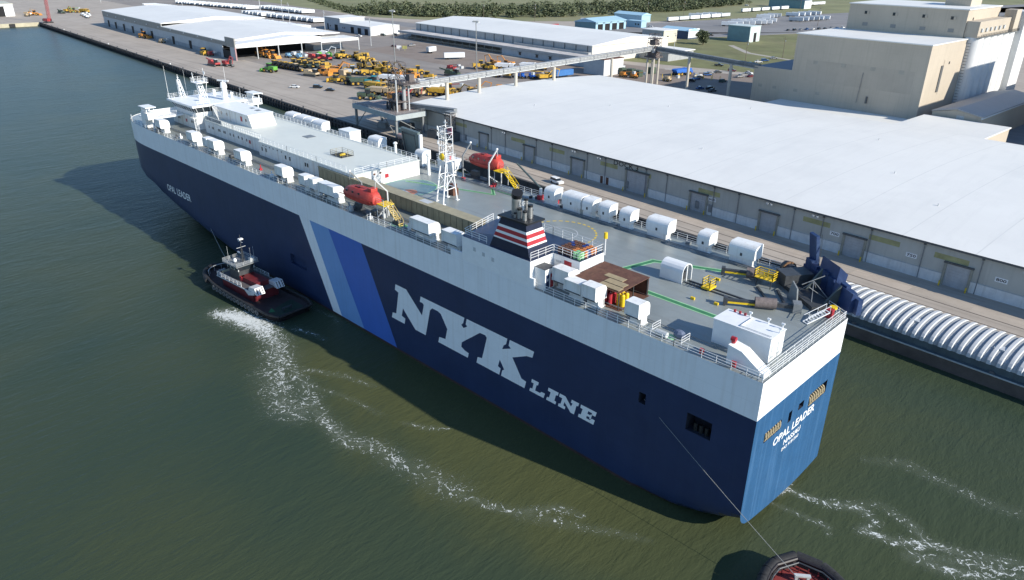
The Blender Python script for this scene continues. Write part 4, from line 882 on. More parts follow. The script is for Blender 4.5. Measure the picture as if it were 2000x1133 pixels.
for i,(s0,w_,h_) in enumerate(DOORS):
    x = s0+212
    dr = bx('roller_door', M_door, wh, (x-w_/2,x+w_/2,-.06,.0,0,h_))
    for j in range(int(h_/.62)): bx('door_slat', M_door, dr, (x-w_/2+.05,x+w_/2-.05,-.1,-.06,.1+j*.62,.1+j*.62+.5))
    bx('door_frame', M_frame, wh, (x-w_/2-.5,x-w_/2,-.35,0,0,h_)); bx('door_frame', M_frame, wh, (x+w_/2,x+w_/2+.5,-.35,0,0,h_)); bx('door_hood', M_trim, wh, (x-w_/2-.6,x+w_/2+.6,-.5,0,h_,h_+.35))
    for sx in ((-1,1) if s0 < 4 else ()):
        o = MB().cyl((0,0,0),(0,0,1.15),.14,.14,8).build('bollard', M_yel, None, D(s0+sx*(w_/2+.3), 96-1.1))
        tag(o, 'yellow bollard '+('left' if sx < 0 else 'right')+' of the '+['first','second','third','large fourth','fifth','sixth','seventh','eighth'][i]+' roller door from the left', 'bollard', 'yellow bollards at the warehouse doors')
for x in [12+i*11.4 for i in range(29)]:
    if any(abs(x-212-s0) < w_/2+.8 for s0,w_,h_ in DOORS): x += 4
    dp = MB().cyl((x,-.16,0),(x,-.16,H0-.3),.1,.1,6).build('downpipe', M_grey, wh); bx('pipe_head', M_trim, dp, (x-.22,x+.22,-.35,-.02,H0-.9,H0-.35))
for x in (33,64,82.5,104.5,117,139.8,170,186,200,226,248):
    bx('faded_lettering', mat('faded_ochre',(.36,.345,.17),.8,.25,.4), wh, (x-3.4,x+3.4,-.012,-.004,H0-3.1,H0-1.9))
def wall_text(s_, x0, x1, z0, z1, m_, par, y=-.02, bold=0): return text_on('lettering', s_, lambda u,v: (lerp(x0,x1,u), y, lerp(z0,z1,v)), m_, par, bold)
wall_text('DOCK 3', 106.3, 115.6, 6.6, 8.0, M_black, wh, bold=.01)
for s_, x in (('700',174.8),('750',192.2),('800',209.8),('850',228),('650',158),('600',141)):
    sg = bx('number_sign', M_white, wh, (x-1.15,x+1.15,-.05,-.004,3.9,4.9)); wall_text(s_, x-.95, x+.95, 4.08, 4.72, M_black, sg, -.055, .02)
for x in (28,58,91,101.5,158,170,214,236):
    fl = bx('floodlight_arm', M_trim, wh, (x-.08,x+.08,-1.2,0,H0-.9,H0-.75)); bx('floodlight', M_lgrey, fl, (x-.75,x-.25,-1.5,-1.0,H0-1.0,H0-.6)); bx('floodlight', M_lgrey, fl, (x+.25,x+.75,-1.5,-1.0,H0-1.0,H0-.6))
for x in (36,112,136.6,140.8): bx('utility_box', M_grey, wh, (x-.5,x+.5,-.35,-.15,.9,2.9))
for x in (102,104.3): bx('side_door', M_rust, wh, (x-.5,x+.5,-.2,-.15,0,2.2))
for x,y in ((40,30),(75,66),(120,24),(150,75),(170,40),(188,22),(200,60),(214,34),(230,14),(95,90),(60,50)):
    MB().cyl((x,y,H0),(x,y,H0+2.0*math.sin(math.pi*(y+.9)/(W0+1.8))**.9+.65),.14,.14,6).build('roof_vent', M_lgrey, wh)
# ---- left transit shed
sh = bld('transit_shed', 'long low transit shed with pale walls and dark doorways beside the far quay', -711, 117)
L1 = 281
bx('wall', M_bluewh, sh, (0,L1-24,0,.5,0,7.6)); bx('wall', M_bluewh, sh, (0,.5,.5,80,0,12)); bx('upper_wall', M_greywall, sh, (-.1,150,-.15,.5,7.6,12.4)); bx('upper_wall', M_greywall, sh, (150,L1,-.15,.5,7.6,10.4)); bx('corner_parapet', M_greywall, sh, (L1-14,L1+.2,-.25,.5,9.2,13)); 
bx('stained_plinth', mat('damp_plinth',(.25,.28,.31),.8,.2,.3), sh, (0,L1-24,-.12,0,0,2.6))
bx('wall', M_bluewh, sh, (L1-24,L1-20,0,.5,0,7.6)); bx('wall', M_bluewh, sh, (L1-8,L1,0,.5,0,7.6))
mb = MB(); mb.prism([(-.4,12.4),(40,15.2),(80,12.4),(80,12),(-.4,12)], 'x', -.5, 150); mb.build('roof', M_roofw, sh)
mb = MB(); mb.prism([(-.4,10.4),(40,13.2),(80,10.4),(80,10),(-.4,10)], 'x', 150, L1-14); mb.build('roof', M_roofw, sh)
mb = MB(); mb.prism([(.5,9.3),(40,12.0),(58,10.4),(58,7.2),(.5,7.2)], 'x', L1-14, L1); mb.build('roof_fascia', mat('fascia_white',(.74,.75,.74),.55,.04,.2), sh)
mb = MB(); mb.prism([(58,8.6),(86,8.0),(86,6.4),(58,6.4)], 'x', L1-20, L1); mb.build('lean_to_roof', M_roofw, sh)
for y in (14,28,44,58,72,86): bx('column', M_lgrey, sh, (L1-.6,L1-.1,y-.25,y+.25,0,7.2 if y < 59 else 6.4))
bx('corner_post', mat('pinkish_post',(.4,.24,.24),.7), sh, (L1-.4,L1+.3,-.3,.4,0,7.6))
bx('inner_wall', M_dark, sh, (L1-24,L1-23.5,.5,58,0,7.2)); bx('inner_wall', M_bluewh, sh, (L1-16,L1-15.6,60,82,0,3.2)); bx('shed_floor', M_asph2, sh, (L1-23.5,L1-1,.6,86,.01,.05))
for x in (14,34.5,57,80,102,126,172,205): 
    d_ = bx('doorway', M_dark, sh, (x-2.3,x+2.3,-.18,-.1,0,5.4)); bx('door_lintel', M_lgrey, d_, (x-2.5,x+2.5,-.3,-.1,5.4,5.7))
bx('doorway', M_dark, sh, (L1-20,L1-8,.05,.2,0,5))
for x in (16,40,64,90,118,144,170,196,222,246): bx('wall_lamp', M_white, sh, (x-.4,x+.4,-.7,-.2,9.2,9.8))
# ---- white workshop
wk = bld('workshop', 'small white workshop with dark garage doors and a taller left end', -572, 254)
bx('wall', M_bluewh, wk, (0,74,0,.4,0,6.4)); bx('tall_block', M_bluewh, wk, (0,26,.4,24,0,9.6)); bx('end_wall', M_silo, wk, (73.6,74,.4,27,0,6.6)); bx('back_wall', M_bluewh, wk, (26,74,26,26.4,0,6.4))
bx('roof', M_roofw, wk, (-.4,26.4,-.4,24.4,9.6,9.9)); mb = MB(); mb.prism([(-.4,6.6),(13,7.6),(27,6.8),(27,6.4),(-.4,6.4)],'x',26.4,74.4); mb.build('roof', M_roofw, wk)
for x,w_ in ((6,2),(20,5),(46,5),(57,5),(67.5,5)): bx('garage_door', M_dark, wk, (x-w_/2,x+w_/2,-.1,0,0,4.6))
for x in (31,34,10): bx('window', M_glass, wk, (x-.6,x+.6,-.08,0,2.4,3.6))
# ---- warehouse with loading canopy
w2 = bld('canopy_warehouse', 'grey warehouse with white roof and a long loading canopy along its front', -470, 264)
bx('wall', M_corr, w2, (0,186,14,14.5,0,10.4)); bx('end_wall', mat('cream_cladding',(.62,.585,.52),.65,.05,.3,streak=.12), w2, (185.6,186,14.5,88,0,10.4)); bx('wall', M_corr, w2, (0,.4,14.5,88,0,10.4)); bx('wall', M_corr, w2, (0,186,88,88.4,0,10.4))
mb = MB(); mb.prism([(13.5,10.5),(51,13.6),(88.8,10.5),(88.8,10.1),(13.5,10.1)],'x',-.6,186.6); mb.build('roof', M_roofw, w2)
for y0_,y1_ in ((13.5,51),(51,88.8)): mb = MB(); mb.add([(186.2,14,10.2),(186.2,88.4,10.2),(186.2,51,13.4)],[(0,1,2)]); mb.build('gable_end', mat('cream_cladding',(1,1,1)), w2)
for i in range(19): x = 6+i*9.8; bx('downpipe', M_trim, w2, (x-.22,x+.22,13.75,14,4.2,10))
bx('canopy', mat('canopy_roof',(.50,.47,.44),.75,.2,.15,dirt=(.70,.70,.68),dscale=.09,damt=.9), w2, (-4,200,0,13.9,5.0,5.4)); bx('canopy_fascia', M_corr, w2, (-4,200,-.3,0,4.1,5.6)); bx('gutter_box', M_galv, w2, (118,186,11,13.6,5.4,6.6))
bx('canopy_wall', M_bluewh, w2, (118,200,.3,.7,0,4.1)); bx('dock_wall', M_trim, w2, (0,118,9,9.4,0,4.8)); bx('dock_platform', M_conc, w2, (0,118,6,9,0,1.2))
for i in range(15): x = 2+i*8.2; bx('canopy_post', M_grey, w2, (x-.15,x+.15,.1,.4,0,4.2))
for x in (136,152,164,178): bx('window', M_glass, w2, (x-1.1,x+1.1,.22,.3,1.2,3.0)); bx('window_hood', M_trim, w2, (x-1.6,x+1.6,-.2,.3,3.0,3.2))
# ---- grain elevator
ge = bld('grain_elevator', 'tall stepped tan grain elevator building with white silos on its sunlit side', -131, 238)
bx('lower_block', M_tan, ge, (0,54,0,34,0,32.2)); bx('upper_block', M_tan, ge, (4,52,34,70,0,43)); bx('low_wing', M_tan, ge, (-18,0,0,40,0,17)); bx('wing_roof', M_navyr, ge, (-18,0,.3,40,17,17.2))
bx('lower_roof', M_roofw, ge, (-.4,54.3,-.4,34,32.2,32.6)); bx('upper_roof', M_roofw, ge, (3.6,52.4,33.6,70.4,43,43.4)); bx('machinery_house', M_tan, ge, (36,46,52,64,43.4,48)); bx('wing_cap', M_tan, ge, (-18,-.0,-.02,.3,17,17.4))
for x in (12,24,36,47): 
    w_ = bx('window', M_glass, ge, (x-1,x+1,33.85,33.98,39.2,40.4)); bx('shutter', M_tan, w_, (x+.1,x+1,33.8,33.86,39.2,40.4))
    bx('louvre', M_greywall, ge, (x-1.1,x+1.1,33.9,33.99,34.4,35.8))
for x in (10,22,34,45): bx('louvre', mat('tan_louvre',(.37,.34,.28),.7), ge, (x-1,x+1,-.05,0,21,22.4))
for x in (-14,-7,3,13): bx('louvre', mat('tan_louvre',(1,1,1)), ge, (x-.9,x+.9,-.05,0,8.8,10))
bx('ghost_band', mat('overpainted_tan',(.435,.38,.305),.75,.08,.1,streak=.25,dirt=(.33,.29,.24)), ge, (6,50,-.03,0,14,22.5))
MB().cyl((30,-.3,8),(30.6,-.3,20),.12,.12,6).build('drain_pipe', M_greywall, ge)
bx('vent_stack', M_trim, ge, (33.6,34.2,-.6,0,8.4,11)); 
bx('door_stair', M_trim, ge, (54,54.25,13,15,14,24)); bx('window', M_glass, ge, (54,54.08,20,21,24,25)); bx('stair_flight', M_tan, ge, (54,54.1,15.2,16.4,13,26))
bx('window', M_glass, ge, (52,52.1,36,37,36,37)); bx('window', M_glass, ge, (52,52.1,40,41,39,40))
for i in range(6):
    y = 38+i*7.2; mb = MB(); mb.cyl((54+.6,y,0),(54+.6,y,33),3.75,3.75,20); mb.build('silo', M_silo, ge, smooth=True)
bx('silo_head', M_tan, ge, (52.1,57,34.5,78,33,39)); bx('gallery_walk', M_grey, ge, (57,58.6,34.5,78,33,33.2)); railing([(58.5,34.5,33.2),(58.5,56,33.2),(58.5,78,33.2)], ge, m_=M_dgrey, r=.07)
for i in range(6): bx('vent_hood', M_lgrey, ge, (57,57.5,37+i*5,38.4+i*5,35,36.4))
bx('bin_tower', M_silo, ge, (52,60,78,90,0,41)); bx('stair_tower', M_tan, ge, (54,58.4,70,76,33.3,42)); 
mb = MB()
for k in range(26): mb.bar((54.3,34.2,2+k*1.15),(55.6,34.2,2+k*1.15),.12)
mb.build('silo_ladder', M_dgrey, ge); ge.children[-1]['kind'] = 'stuff'
# ---- low roofs between warehouse and elevator, right-hand sheds
a1 = bld('annex', 'low flat roofed annex between the dock warehouse and the grain elevator', -134, 206.8)
bx('wall', M_tan, a1, (0,61,.3,31,0,4.6)); bx('roof', M_roofw, a1, (-.3,61.2,0,31.2,4.6,4.9)); bx('wall', M_tan, a1, (61.4,90,.3,27,0,8.0)); bx('roof', M_roofw, a1, (61.2,90.4,0,27.4,8.0,8.4))
a2 = bld('rounded_shed', 'low tan shed with a shallow grey roof at the foot of the silos', -71, 236)
mb = MB(); mb.prism([(0,0),(0,9.6),(8,11.2),(17,9.6),(17,0)],'y',0,62); mb.build('wall', M_tan, a2); mb = MB(); mb.prism([(-.3,9.7),(8,11.4),(17.3,9.7),(17.3,10.0),(8,11.75),(-.3,10.0)],'y',-.3,62.3); mb.build('roof', mat('tan_grey_roof',(.42,.40,.37),.7,.05,.2), a2)
bx('door', M_lgrey, a2, (8.6,11.2,-.08,0,5.4,9.4)); bx('gutter', M_white, a2, (16.9,17.4,-.4,62,9.2,9.6))
a3 = bld('rear_warehouse', 'shaded tan warehouse with pale gabled roof behind the silos', -52, 318)
bx('wall', M_tan, a3, (0,70,0,60,0,20)); mb = MB(); mb.prism([(-.5,20),(20,25),(70.5,20),(70.5,19.6),(-.5,19.6)],'y',-.5,60.5); mb.build('roof', M_roofw, a3)
for x in (8,18,28): bx('slit_window', M_trim, a3, (x-.4,x+.4,-.1,0,6,12))
a4 = bld('far_office', 'grey flat roofed building at the top right beyond the elevator', -240, 560)
bx('wall', M_corr, a4, (0,60,0,40,0,22)); bx('end_wall', M_tan, a4, (60,60.4,0,40,0,22)); bx('roof', M_roofw, a4, (-.3,60.6,-.3,40.3,22,22.4))
a5 = bld('blue_grey_shed', 'long grey blue shed right of the elevator top', -40, 470)
bx('wall', mat('slate_cladding',(.2,.24,.29),.6), a5, (0,90,0,60,0,16)); bx('roof', M_corr, a5, (-.4,90.4,-.4,60.4,16,16.4))
a6 = bld('elevator_annex_tower', 'tall tan elevator block standing just right of the view and shading the silos', -20, 250)
bx('block', M_tan, a6, (0,26,0,33,0,40)); bx('block', M_tan, a6, (0,26,33,62,0,50)); bx('roof', M_roofw, a6, (-.3,26.3,-.3,33,40,40.4)); bx('roof', M_roofw, a6, (-.3,26.3,32.7,62.3,50,50.4))
# ---- small buildings beyond
t1 = bld('teal_hut', 'square teal hut with a sunlit end and dark doorway on the lawn', -304, 452)
bx('wall', M_teal2, t1, (0,19,0,14,0,11)); bx('end_wall', mat('teal_sunlit',(.50,.58,.56),.6), t1, (19,19.3,0,14,0,11)); bx('doorway', M_dark, t1, (19.3,19.4,5.5,9,0,6.5)); bx('roof', mat('teal_sunlit',(1,1,1)), t1, (-.3,19.6,-.3,14.3,11,11.4))  # end and roof repeat the wall teal paler, sunlight put into the colour
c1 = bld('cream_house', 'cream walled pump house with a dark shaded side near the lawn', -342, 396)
bx('wall', M_corr, c1, (0,20,0,16,0,8.5)); bx('end_wall', mat('cream_wall',(.62,.57,.44),.7), c1, (20,20.3,0,16,0,8.5)); bx('roof', M_roofw, c1, (-.5,20.8,-.5,16.5,8.5,9)); bx('window', M_glass, c1, (20.3,20.4,4,6,3.5,5))  # shaded side coloured grey instead of cream, the shade is in the colour
c2 = bld('white_shed', 'flat white shed behind the transfer tower', -286, 322)
bx('wall', M_corr, c2, (0,26,0,26,0,5)); bx('roof', M_roofw, c2, (-.5,27,-.5,26.5,5,5.5))
c3 = bld('boxy_shed', 'small pale shed with brown flat roof beside the conveyor columns', -262, 248)
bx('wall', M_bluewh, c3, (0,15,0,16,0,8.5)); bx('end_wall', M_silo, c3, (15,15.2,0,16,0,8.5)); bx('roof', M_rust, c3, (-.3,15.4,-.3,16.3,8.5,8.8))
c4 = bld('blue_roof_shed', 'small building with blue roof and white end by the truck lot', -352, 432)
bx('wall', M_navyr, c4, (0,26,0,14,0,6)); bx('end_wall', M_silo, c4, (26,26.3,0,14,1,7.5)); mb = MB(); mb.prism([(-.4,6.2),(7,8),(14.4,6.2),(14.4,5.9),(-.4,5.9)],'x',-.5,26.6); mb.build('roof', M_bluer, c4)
b1 = bld('blue_garage', 'light blue garage with open bays and pale blue roof', -436, 420)
bx('wall', M_teal2, b1, (0,24,0,38,0,6.5)); 
for i in range(5): bx('pier', M_blueb, b1, (24,24.4,i*9,i*9+2.6,0,7.4))
bx('bay_header', M_blueb, b1, (24,24.4,0,38.6,5.4,7.4)); bx('bay_void', M_dark, b1, (23.9,24.05,0,38,0,5.5)); mb = MB(); mb.prism([(-.5,6.6),(12,9.8),(25,7.4),(25,7),(-.5,6.2)],'y',-.5,39); mb.build('roof', M_bluer, b1)
b2 = bld('blue_office_block', 'long narrow light blue building beside the highway', -472, 512)
bx('wall', M_blueb, b2, (0,34,0,13,0,6.5)); bx('dark_end', M_navyr, b2, (-.3,0,0,13,0,6.5)); mb = MB(); mb.prism([(-.5,6.5),(6.5,8.5),(13.5,6.5),(13.5,6.2),(-.5,6.2)],'x',-.6,34.6); mb.build('roof', M_bluer, b2)
b3 = bld('blue_cabin', 'small light blue cabin with two windows by the parked white car', -424, 474)
bx('wall', M_blueb, b3, (0,17,0,7,0,5)); bx('roof', M_bluer, b3, (-.4,17.4,-.4,7.4,5,5.5)); bx('window', M_glass, b3, (10,11.5,-.08,0,2,3.4)); bx('window', M_glass, b3, (13,14.5,-.08,0,2,3.4))
f1 = bld('far_shed', 'teal grey far shed with white end beyond the truck lot', -478, 800)
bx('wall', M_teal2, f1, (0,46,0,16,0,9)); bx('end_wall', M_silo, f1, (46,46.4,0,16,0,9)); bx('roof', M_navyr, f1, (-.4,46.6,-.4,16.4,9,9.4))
l1 = bld('slip_warehouse', 'white warehouse with a big dark door at the far end of the basin', -905, 30)
bx('wall', M_silo, l1, (0,44,0,46,0,11)); bx('roof', mat('pale_yellow_roof',(.52,.50,.40),.6), l1, (-.4,44.4,-.4,46.4,11,11.5)); bx('doorway', M_dark, l1, (44,44.2,26,38,0,9)); bx('eave', M_lgrey, l1, (44,44.6,0,46,9.4,11))
# cream faced slip end
s_ = MB(); s_.add([D(QS+.4,-60,-2),D(QS+.4,QT+.2,-2),D(QS+.4,QT+.2,3.15),D(QS+.4,-60,3.15),D(QS-2,-60,3.15),D(QS-2,QT,3.15)], [(0,1,2,3),(3,2,5,4)]); tag(s_.build('slip_wall', mat('slip_concrete',(.46,.42,.30),.8,.15,.1,dirt=(.3,.27,.2),dscale=.15), recalc=False), kind='structure')
for t0 in (42,58): tag(MB().box(-.4,.6,-2.2,2.2,-1.4,1.4).build('slip_fender', M_rubber, None, D(QS+.8,t0,1.5), DY), 'black rubber fender on the cream far basin wall', 'fender', 'fenders on the far basin wall')
# ---- conveyor gallery from loading tower to elevator
cv = thing('conveyor_gallery', 'long raised grain conveyor gallery crossing behind the warehouse on concrete columns', 'conveyor')
def beam_box(name, a, b, w, h, m_, par, z0=0):
    a = Vector(a); b = Vector(b); d = b-a; L_ = d.length; c = (a+b)/2; rz = math.atan2(d.y,d.x); ry = -math.atan2(d.z, math.hypot(d.x,d.y))
    mb = MB(); mb.cb(c+Vector((0,0,z0)), (L_,w,h), rz, 0, 0, ry); return mb.build(name, m_, par)
A = D(-206,92,19.4); B_ = D(-213.5,248,20.6); C_ = D(-147,239,19.6)
for a,b,n,m_ in ((A,B_,16,M_galv),(B_,C_,8,mat('gallery_dark',(.16,.18,.19),.6,.2,.5))):
    for i in range(n):
        p0 = a.lerp(b,i/n+.001); p1 = a.lerp(b,(i+1)/n-.001)
        beam_box('gallery_deck', p0, p1, 2.6, .35, m_, cv); beam_box('gallery_cover', p0, p1, 1.9, 1.2, m_, cv, .85)
        beam_box('gallery_belly', p0, p1, 1.4, .5, M_lgrey, cv, -.6)
        mb = MB(); q0 = p0+Vector((0,0,.2)); q1 = p1+Vector((0,0,.2)); sd = (b-a).cross(Vector((0,0,1))).normalized()*1.35
        for f in (0,.25,.5,.75): x = q0.lerp(q1,f); mb.bar(x+sd,x+sd+Vector((0,0,1)),.08)
        mb.bar(q0+sd+Vector((0,0,1)),q1+sd+Vector((0,0,1)),.07); mb.build('gallery_rail', M_grey, cv)
M_col = mat('concrete_column', (.50,.46,.39), .8, .1, .5)
for t0 in (110,127,148,172,213): p = D(-205-(t0-95)*.049,t0,3); MB().cyl(p,(p.x,p.y,19),.75,.75,10).build('column', M_col, cv, smooth=True)
for s0,t0 in ((-188,243.5),(-162,239.8)): p = D(s0,t0,3); MB().cyl(p,(p.x,p.y,19.4),.7,.7,10).build('column', M_col, cv, smooth=True)
tt = thing('transfer_tower', 'dark steel transfer tower where the two conveyor galleries meet', 'tower', D(-213.5,248,3), DY)
for x,y in ((-2,-2),(2,-2),(2,2),(-2,2)): MB().cyl((x,y,0),(x,y,13.5),.55,.55,8).build('pillar', M_col, tt, smooth=True)
bx('platform', M_rsteel, tt, (-3.4,3.4,-3.4,3.4,13.5,14)); bx('machinery', M_rsteel, tt, (-2.2,2.2,-2.2,2.2,14,17.4)); bx('head_house', M_rsteel, tt, (-1.8,1.6,-1.6,1.8,19.5,22)); lattice('tower_frame', (0,0,14),(0,0,25), 6,4,5, M_rsteel, tt, .16); bx('top_platform', M_rsteel, tt, (-2.8,2.8,-2.8,2.8,22.6,22.9)); bx('hopper', M_lgrey, tt, (1.2,2.6,-3.2,-1.8,16,18)); MB().bar((0,0,24),(3.4,2.6,17.4),.3).build('chute', M_lgrey, tt)
# ---- quayside grain loading tower
lt = thing('loading_tower', 'rusty steel grain loading tower on a grey legged platform at the quay edge', 'tower', D(-210,88,3), DY)
for x,y in ((-17,-7),(12,-7.4),(-17,4.5),(12,4.5)): bx('leg', M_grey, lt, (x-.4,x+.4,y-.4,y+.4,0,7.2))
for (a,b) in (((-17,-7,.3),(-9,-7,7)),((12,-7.4,.3),(3,-7.2,7)),((12,4.5,.3),(12,-7,7))): MB().bar(a,b,.26).build('brace', M_grey, lt)
bx('platform_girder', mat('platform_grey',(.36,.40,.40),.6,.12,.6), lt, (-18,13,-8,-7.4,6.6,8.4)); bx('platform_girder', mat('platform_grey',(1,1,1)), lt, (12.4,13,-7.4,5.5,6.6,8.4)); bx('platform_girder', mat('platform_grey',(1,1,1)), lt, (-18,-17.4,-7.4,5.5,6.6,8.4)); bx('platform_deck', mat('deck_pinkish',(.27,.22,.20),.8,.15,.4), lt, (-17.4,12.4,-7.4,5.5,8.1,8.3))
railing([(-17.8,-7.7,8.4),(-4,-7.7,8.4),(12.8,-7.7,8.4),(12.8,5.4,8.4)], lt, m_=M_grey, r=.06)
lattice('tower_frame', (3,0,8.3),(3,0,25.5), 5.2,4.6,6, M_rsteel, lt, .17); 
for x,y in ((7.4,-3.6),(7.4,1.8)): MB().cyl((x,y,8.3),(x,y,20),.28,.28,8).build('spout_pipe', M_lgrey, lt)
bx('machinery_floor', M_rsteel, lt, (-.5,7.6,-3.2,3.2,11.6,12)); bx('machinery', M_rsteel, lt, (.6,5.4,-2,2,8.4,11.4)); bx('machinery', M_dgrey, lt, (1.2,5,-1.6,1.8,12,14.2)); bx('top_floor', M_rsteel, lt, (.2,11,-2.6,4.6,18.2,18.6)); bx('winch_cabin', M_rsteel, lt, (7,9,1.4,3.6,18.6,21.6)); railing([(6,-2.5,18.6),(10.8,-2.5,18.6),(10.8,4.5,18.6),(6,4.5,18.6)], lt, m_=M_rsteel, r=.07)
for a,b in (((1,-1.6,26),(8.4,-1.6,17.6)),((1,1.6,26),(8.4,1.6,17.6)),((3,-2.4,8.4),(6,-2.4,17))): MB().bar(a,b,.3).build('spout_boom', M_rsteel, lt)
MB().cyl((6.6,.2,9),(6.6,.2,19),.75,.75,10).build('leg_casing', M_galv, lt, smooth=True)
for x in (0,2.2,4.6): MB().cyl((x,-3.2,8.3),(x+.2,-3.2,11.2),.5,.35,8).build('dust_pot', M_dgrey, lt)
bt = beam_box('boom_gallery', D(-206,92,12.6), D(-184,97.5,13.0), 2.0, 1.5, M_grey, None); tag(bt, 'short grey boom gallery bridging from the loading tower to the lattice mast', 'conveyor')
lm = thing('lattice_tower', 'rusty lattice tower standing against the warehouse front wall', 'tower', D(-182.5,94.0,3), DY)
lattice('tower_frame', (0,0,0),(0,0,10.2), 2.6,2.4,7, M_rsteel, lm, .13); bx('tower_base', M_trim, lm, (-2.2,3.2,-2,1.6,0,3.2)); bx('tower_head', M_grey, lm, (-1.6,1.6,-1.4,1.4,10.2,10.5)); MB().cyl((1.7,-1.2,0),(1.7,-1.2,9.6),.16,.16,6).build('pipe', M_lgrey, lm)
for i,(s0,t0,w_,h_,m_) in enumerate(((-199,84,5,2.6,M_teal2),(-192,83,3,2.2,M_grey),(-206,90.5,6,3,M_dgrey),(-190,91.5,4,2.8,M_trim),(-216,86,4,2,M_grey))):
    o = MB().box(-w_/2,w_/2,-1.2,1.2,0,h_).box(-w_/2+.3,w_/2-.3,-1.0,1.0,h_,h_+.25).build('equipment_box', m_, None, D(s0,t0), DY+.1*i); tag(o, ['teal equipment box under the loading tower platform','small grey equipment box near the quay edge by the loading tower','dark equipment box behind the loading tower legs','near black equipment box beside the lattice tower base','low grey equipment box left of the loading tower'][i], 'equipment')
o = MB().cyl((-2.4,0,1.2),(2.4,0,1.2),1.0,1.0,12).box(-2,-1.6,-.8,.8,0,.6).box(1.6,2,-.8,.8,0,.6).build('boiler_tank', mat('tank_pink',(.45,.30,.26),.6,.2,1), None, D(-194,80.6), DY); tag(o, 'pinkish horizontal tank under the grey loading platform', 'tank')
# ---- covered hopper barge
bg = thing('barge', 'covered hopper barge with white arched covers moored at the quay', 'barge', D(-27,71.4,0), DY)
M_barge = mat('barge_steel', (.085,.115,.125), .6, .25, .3, streak=.4, dirt=(.06,.05,.045)); M_bargel = mat('barge_lower', (.10,.085,.075), .7, .25, .3)
LB = 118
mb = MB(); mb.prism([(-6.9,-.5),(-6.9,2.5),(6.9,2.5),(6.9,-.5)],'x',0,LB); mb.build('hull', M_bargel, bg); bx('coaming', M_barge, bg, (1,LB-2,-6.1,6.1,2.5,3.9)); bx('rub_rail', mat('rail_pale',(.42,.44,.42),.6,.2,1), bg, (0,LB,-7.05,-6.85,2.3,2.52)); bx('deck_edge', M_barge, bg, (0,LB,-6.9,6.9,2.502,2.54))
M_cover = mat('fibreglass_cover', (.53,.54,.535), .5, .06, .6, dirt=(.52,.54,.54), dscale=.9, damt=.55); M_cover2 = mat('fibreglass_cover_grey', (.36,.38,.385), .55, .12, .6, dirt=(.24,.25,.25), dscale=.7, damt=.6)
def arch(x0,x1,r,hh,m_,name,par,n=14,lift=0):
    mb = MB(); vs = []; 
    for i in range(n+1):
        a = math.pi*i/n; y = -6.25*math.cos(a)*r; z = 3.85+(2.1*math.sin(a)**.8)*hh+lift; vs += [(x0,y,z),(x1,y,z)]
    mb.add(vs,[(2*i,2*i+1,2*i+3,2*i+2) for i in range(n)])
    base = len(vs)
    return mb, n
PD = 1.56
for i in range(73):
    x = 1.6+i*PD
    wide = 1.55 if i % 4 else 1.75; lift = .0
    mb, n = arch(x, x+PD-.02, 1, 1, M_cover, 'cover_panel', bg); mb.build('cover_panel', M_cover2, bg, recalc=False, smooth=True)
    mb = MB(); vs = []
    for j in range(n+1):
        a = math.pi*j/n; y = -6.3*math.cos(a); z = 3.9+2.15*math.sin(a)**.8
        ny, nz = -math.cos(a), math.sin(a)
        for dx, e in ((.22,0),(.34,.2),(.86,.2),(1.0,0)): vs.append((x+dx, y+ny*e, z+nz*e))
    fs = []
    for j in range(n):
        for k_ in range(3): fs.append((4*j+k_,4*j+k_+1,4*j+k_+5,4*j+k_+4))
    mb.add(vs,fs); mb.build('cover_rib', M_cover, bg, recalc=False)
    if i % 9 == 2: bx('inspection_hatch', M_lgrey, bg, (x+.1,x+2.2,-3.6,-2.0,5.62,5.9))
for x in (10,34,58,82): bx('deck_cleat', M_trim, bg, (x,x+.8,-6.7,-6.4,2.54,2.9))
# ================================================================ VEHICLES AND YARD THINGS
def car_mesh(m_, kind):
    t_ = thing(kind, 'x', 'car'); body = MB()
    if kind == 'pickup_truck':
        body.prism([(-2.7,.45),(-2.7,1.05),(-2.5,1.15),(-.3,1.15),(-.3,1.1),(1.2,1.1),(2.6,1.0),(2.7,.8),(2.7,.45)],'y',-.95,.95)
        cab = [(-.6,1.12),(-.45,1.75),(.55,1.75),(1.25,1.12)]; 
    elif kind == 'suv':
        body.prism([(-2.3,.4),(-2.35,1.05),(1.1,1.1),(2.3,.98),(2.4,.7),(2.35,.4)],'y',-.92,.92); cab = [(-2.3,1.06),(-2.05,1.72),(.45,1.72),(1.2,1.1)]
    else:
        body.prism([(-2.25,.35),(-2.3,.85),(-1.9,.95),(1.0,.98),(2.2,.82),(2.3,.6),(2.25,.35)],'y',-.88,.88); cab = [(-1.75,.95),(-1.1,1.42),(.25,1.42),(1.05,.96)]
    body.build('body', m_, t_)
    g = MB(); g.prism(cab,'y',-.80,.80); g.build('windows', M_glass, t_)
    r = MB(); (a,za),(b,zb),(c,zc),(d,zd) = cab; r.prism([(b-.1,zb-.03),(b,zb+.06),(c,zc+.06),(c+.12,zc-.03)],'y',-.78,.78); r.build('roof', m_, t_)
    if kind == 'pickup_truck': bx('load_bed', M_dgrey, t_, (-2.55,-.75,-.78,.78,1.12,1.16))
    w_ = MB().wheel((0,0,0),.36,.26,'y',10).mesh('wheel', M_rubber)
    for x in (-1.45,1.5):
        for y in (-.82,.82): put(w_, 'wheel', t_, (x,y,.36))
    l_ = MB().box(-.04,.04,-.22,.22,-.09,.09).mesh('headlight', M_lgrey)
    for y in (-.6,.6): put(l_, 'headlight', t_, (2.3 if kind != 'pickup_truck' else 2.66, y, .78))
    return t_
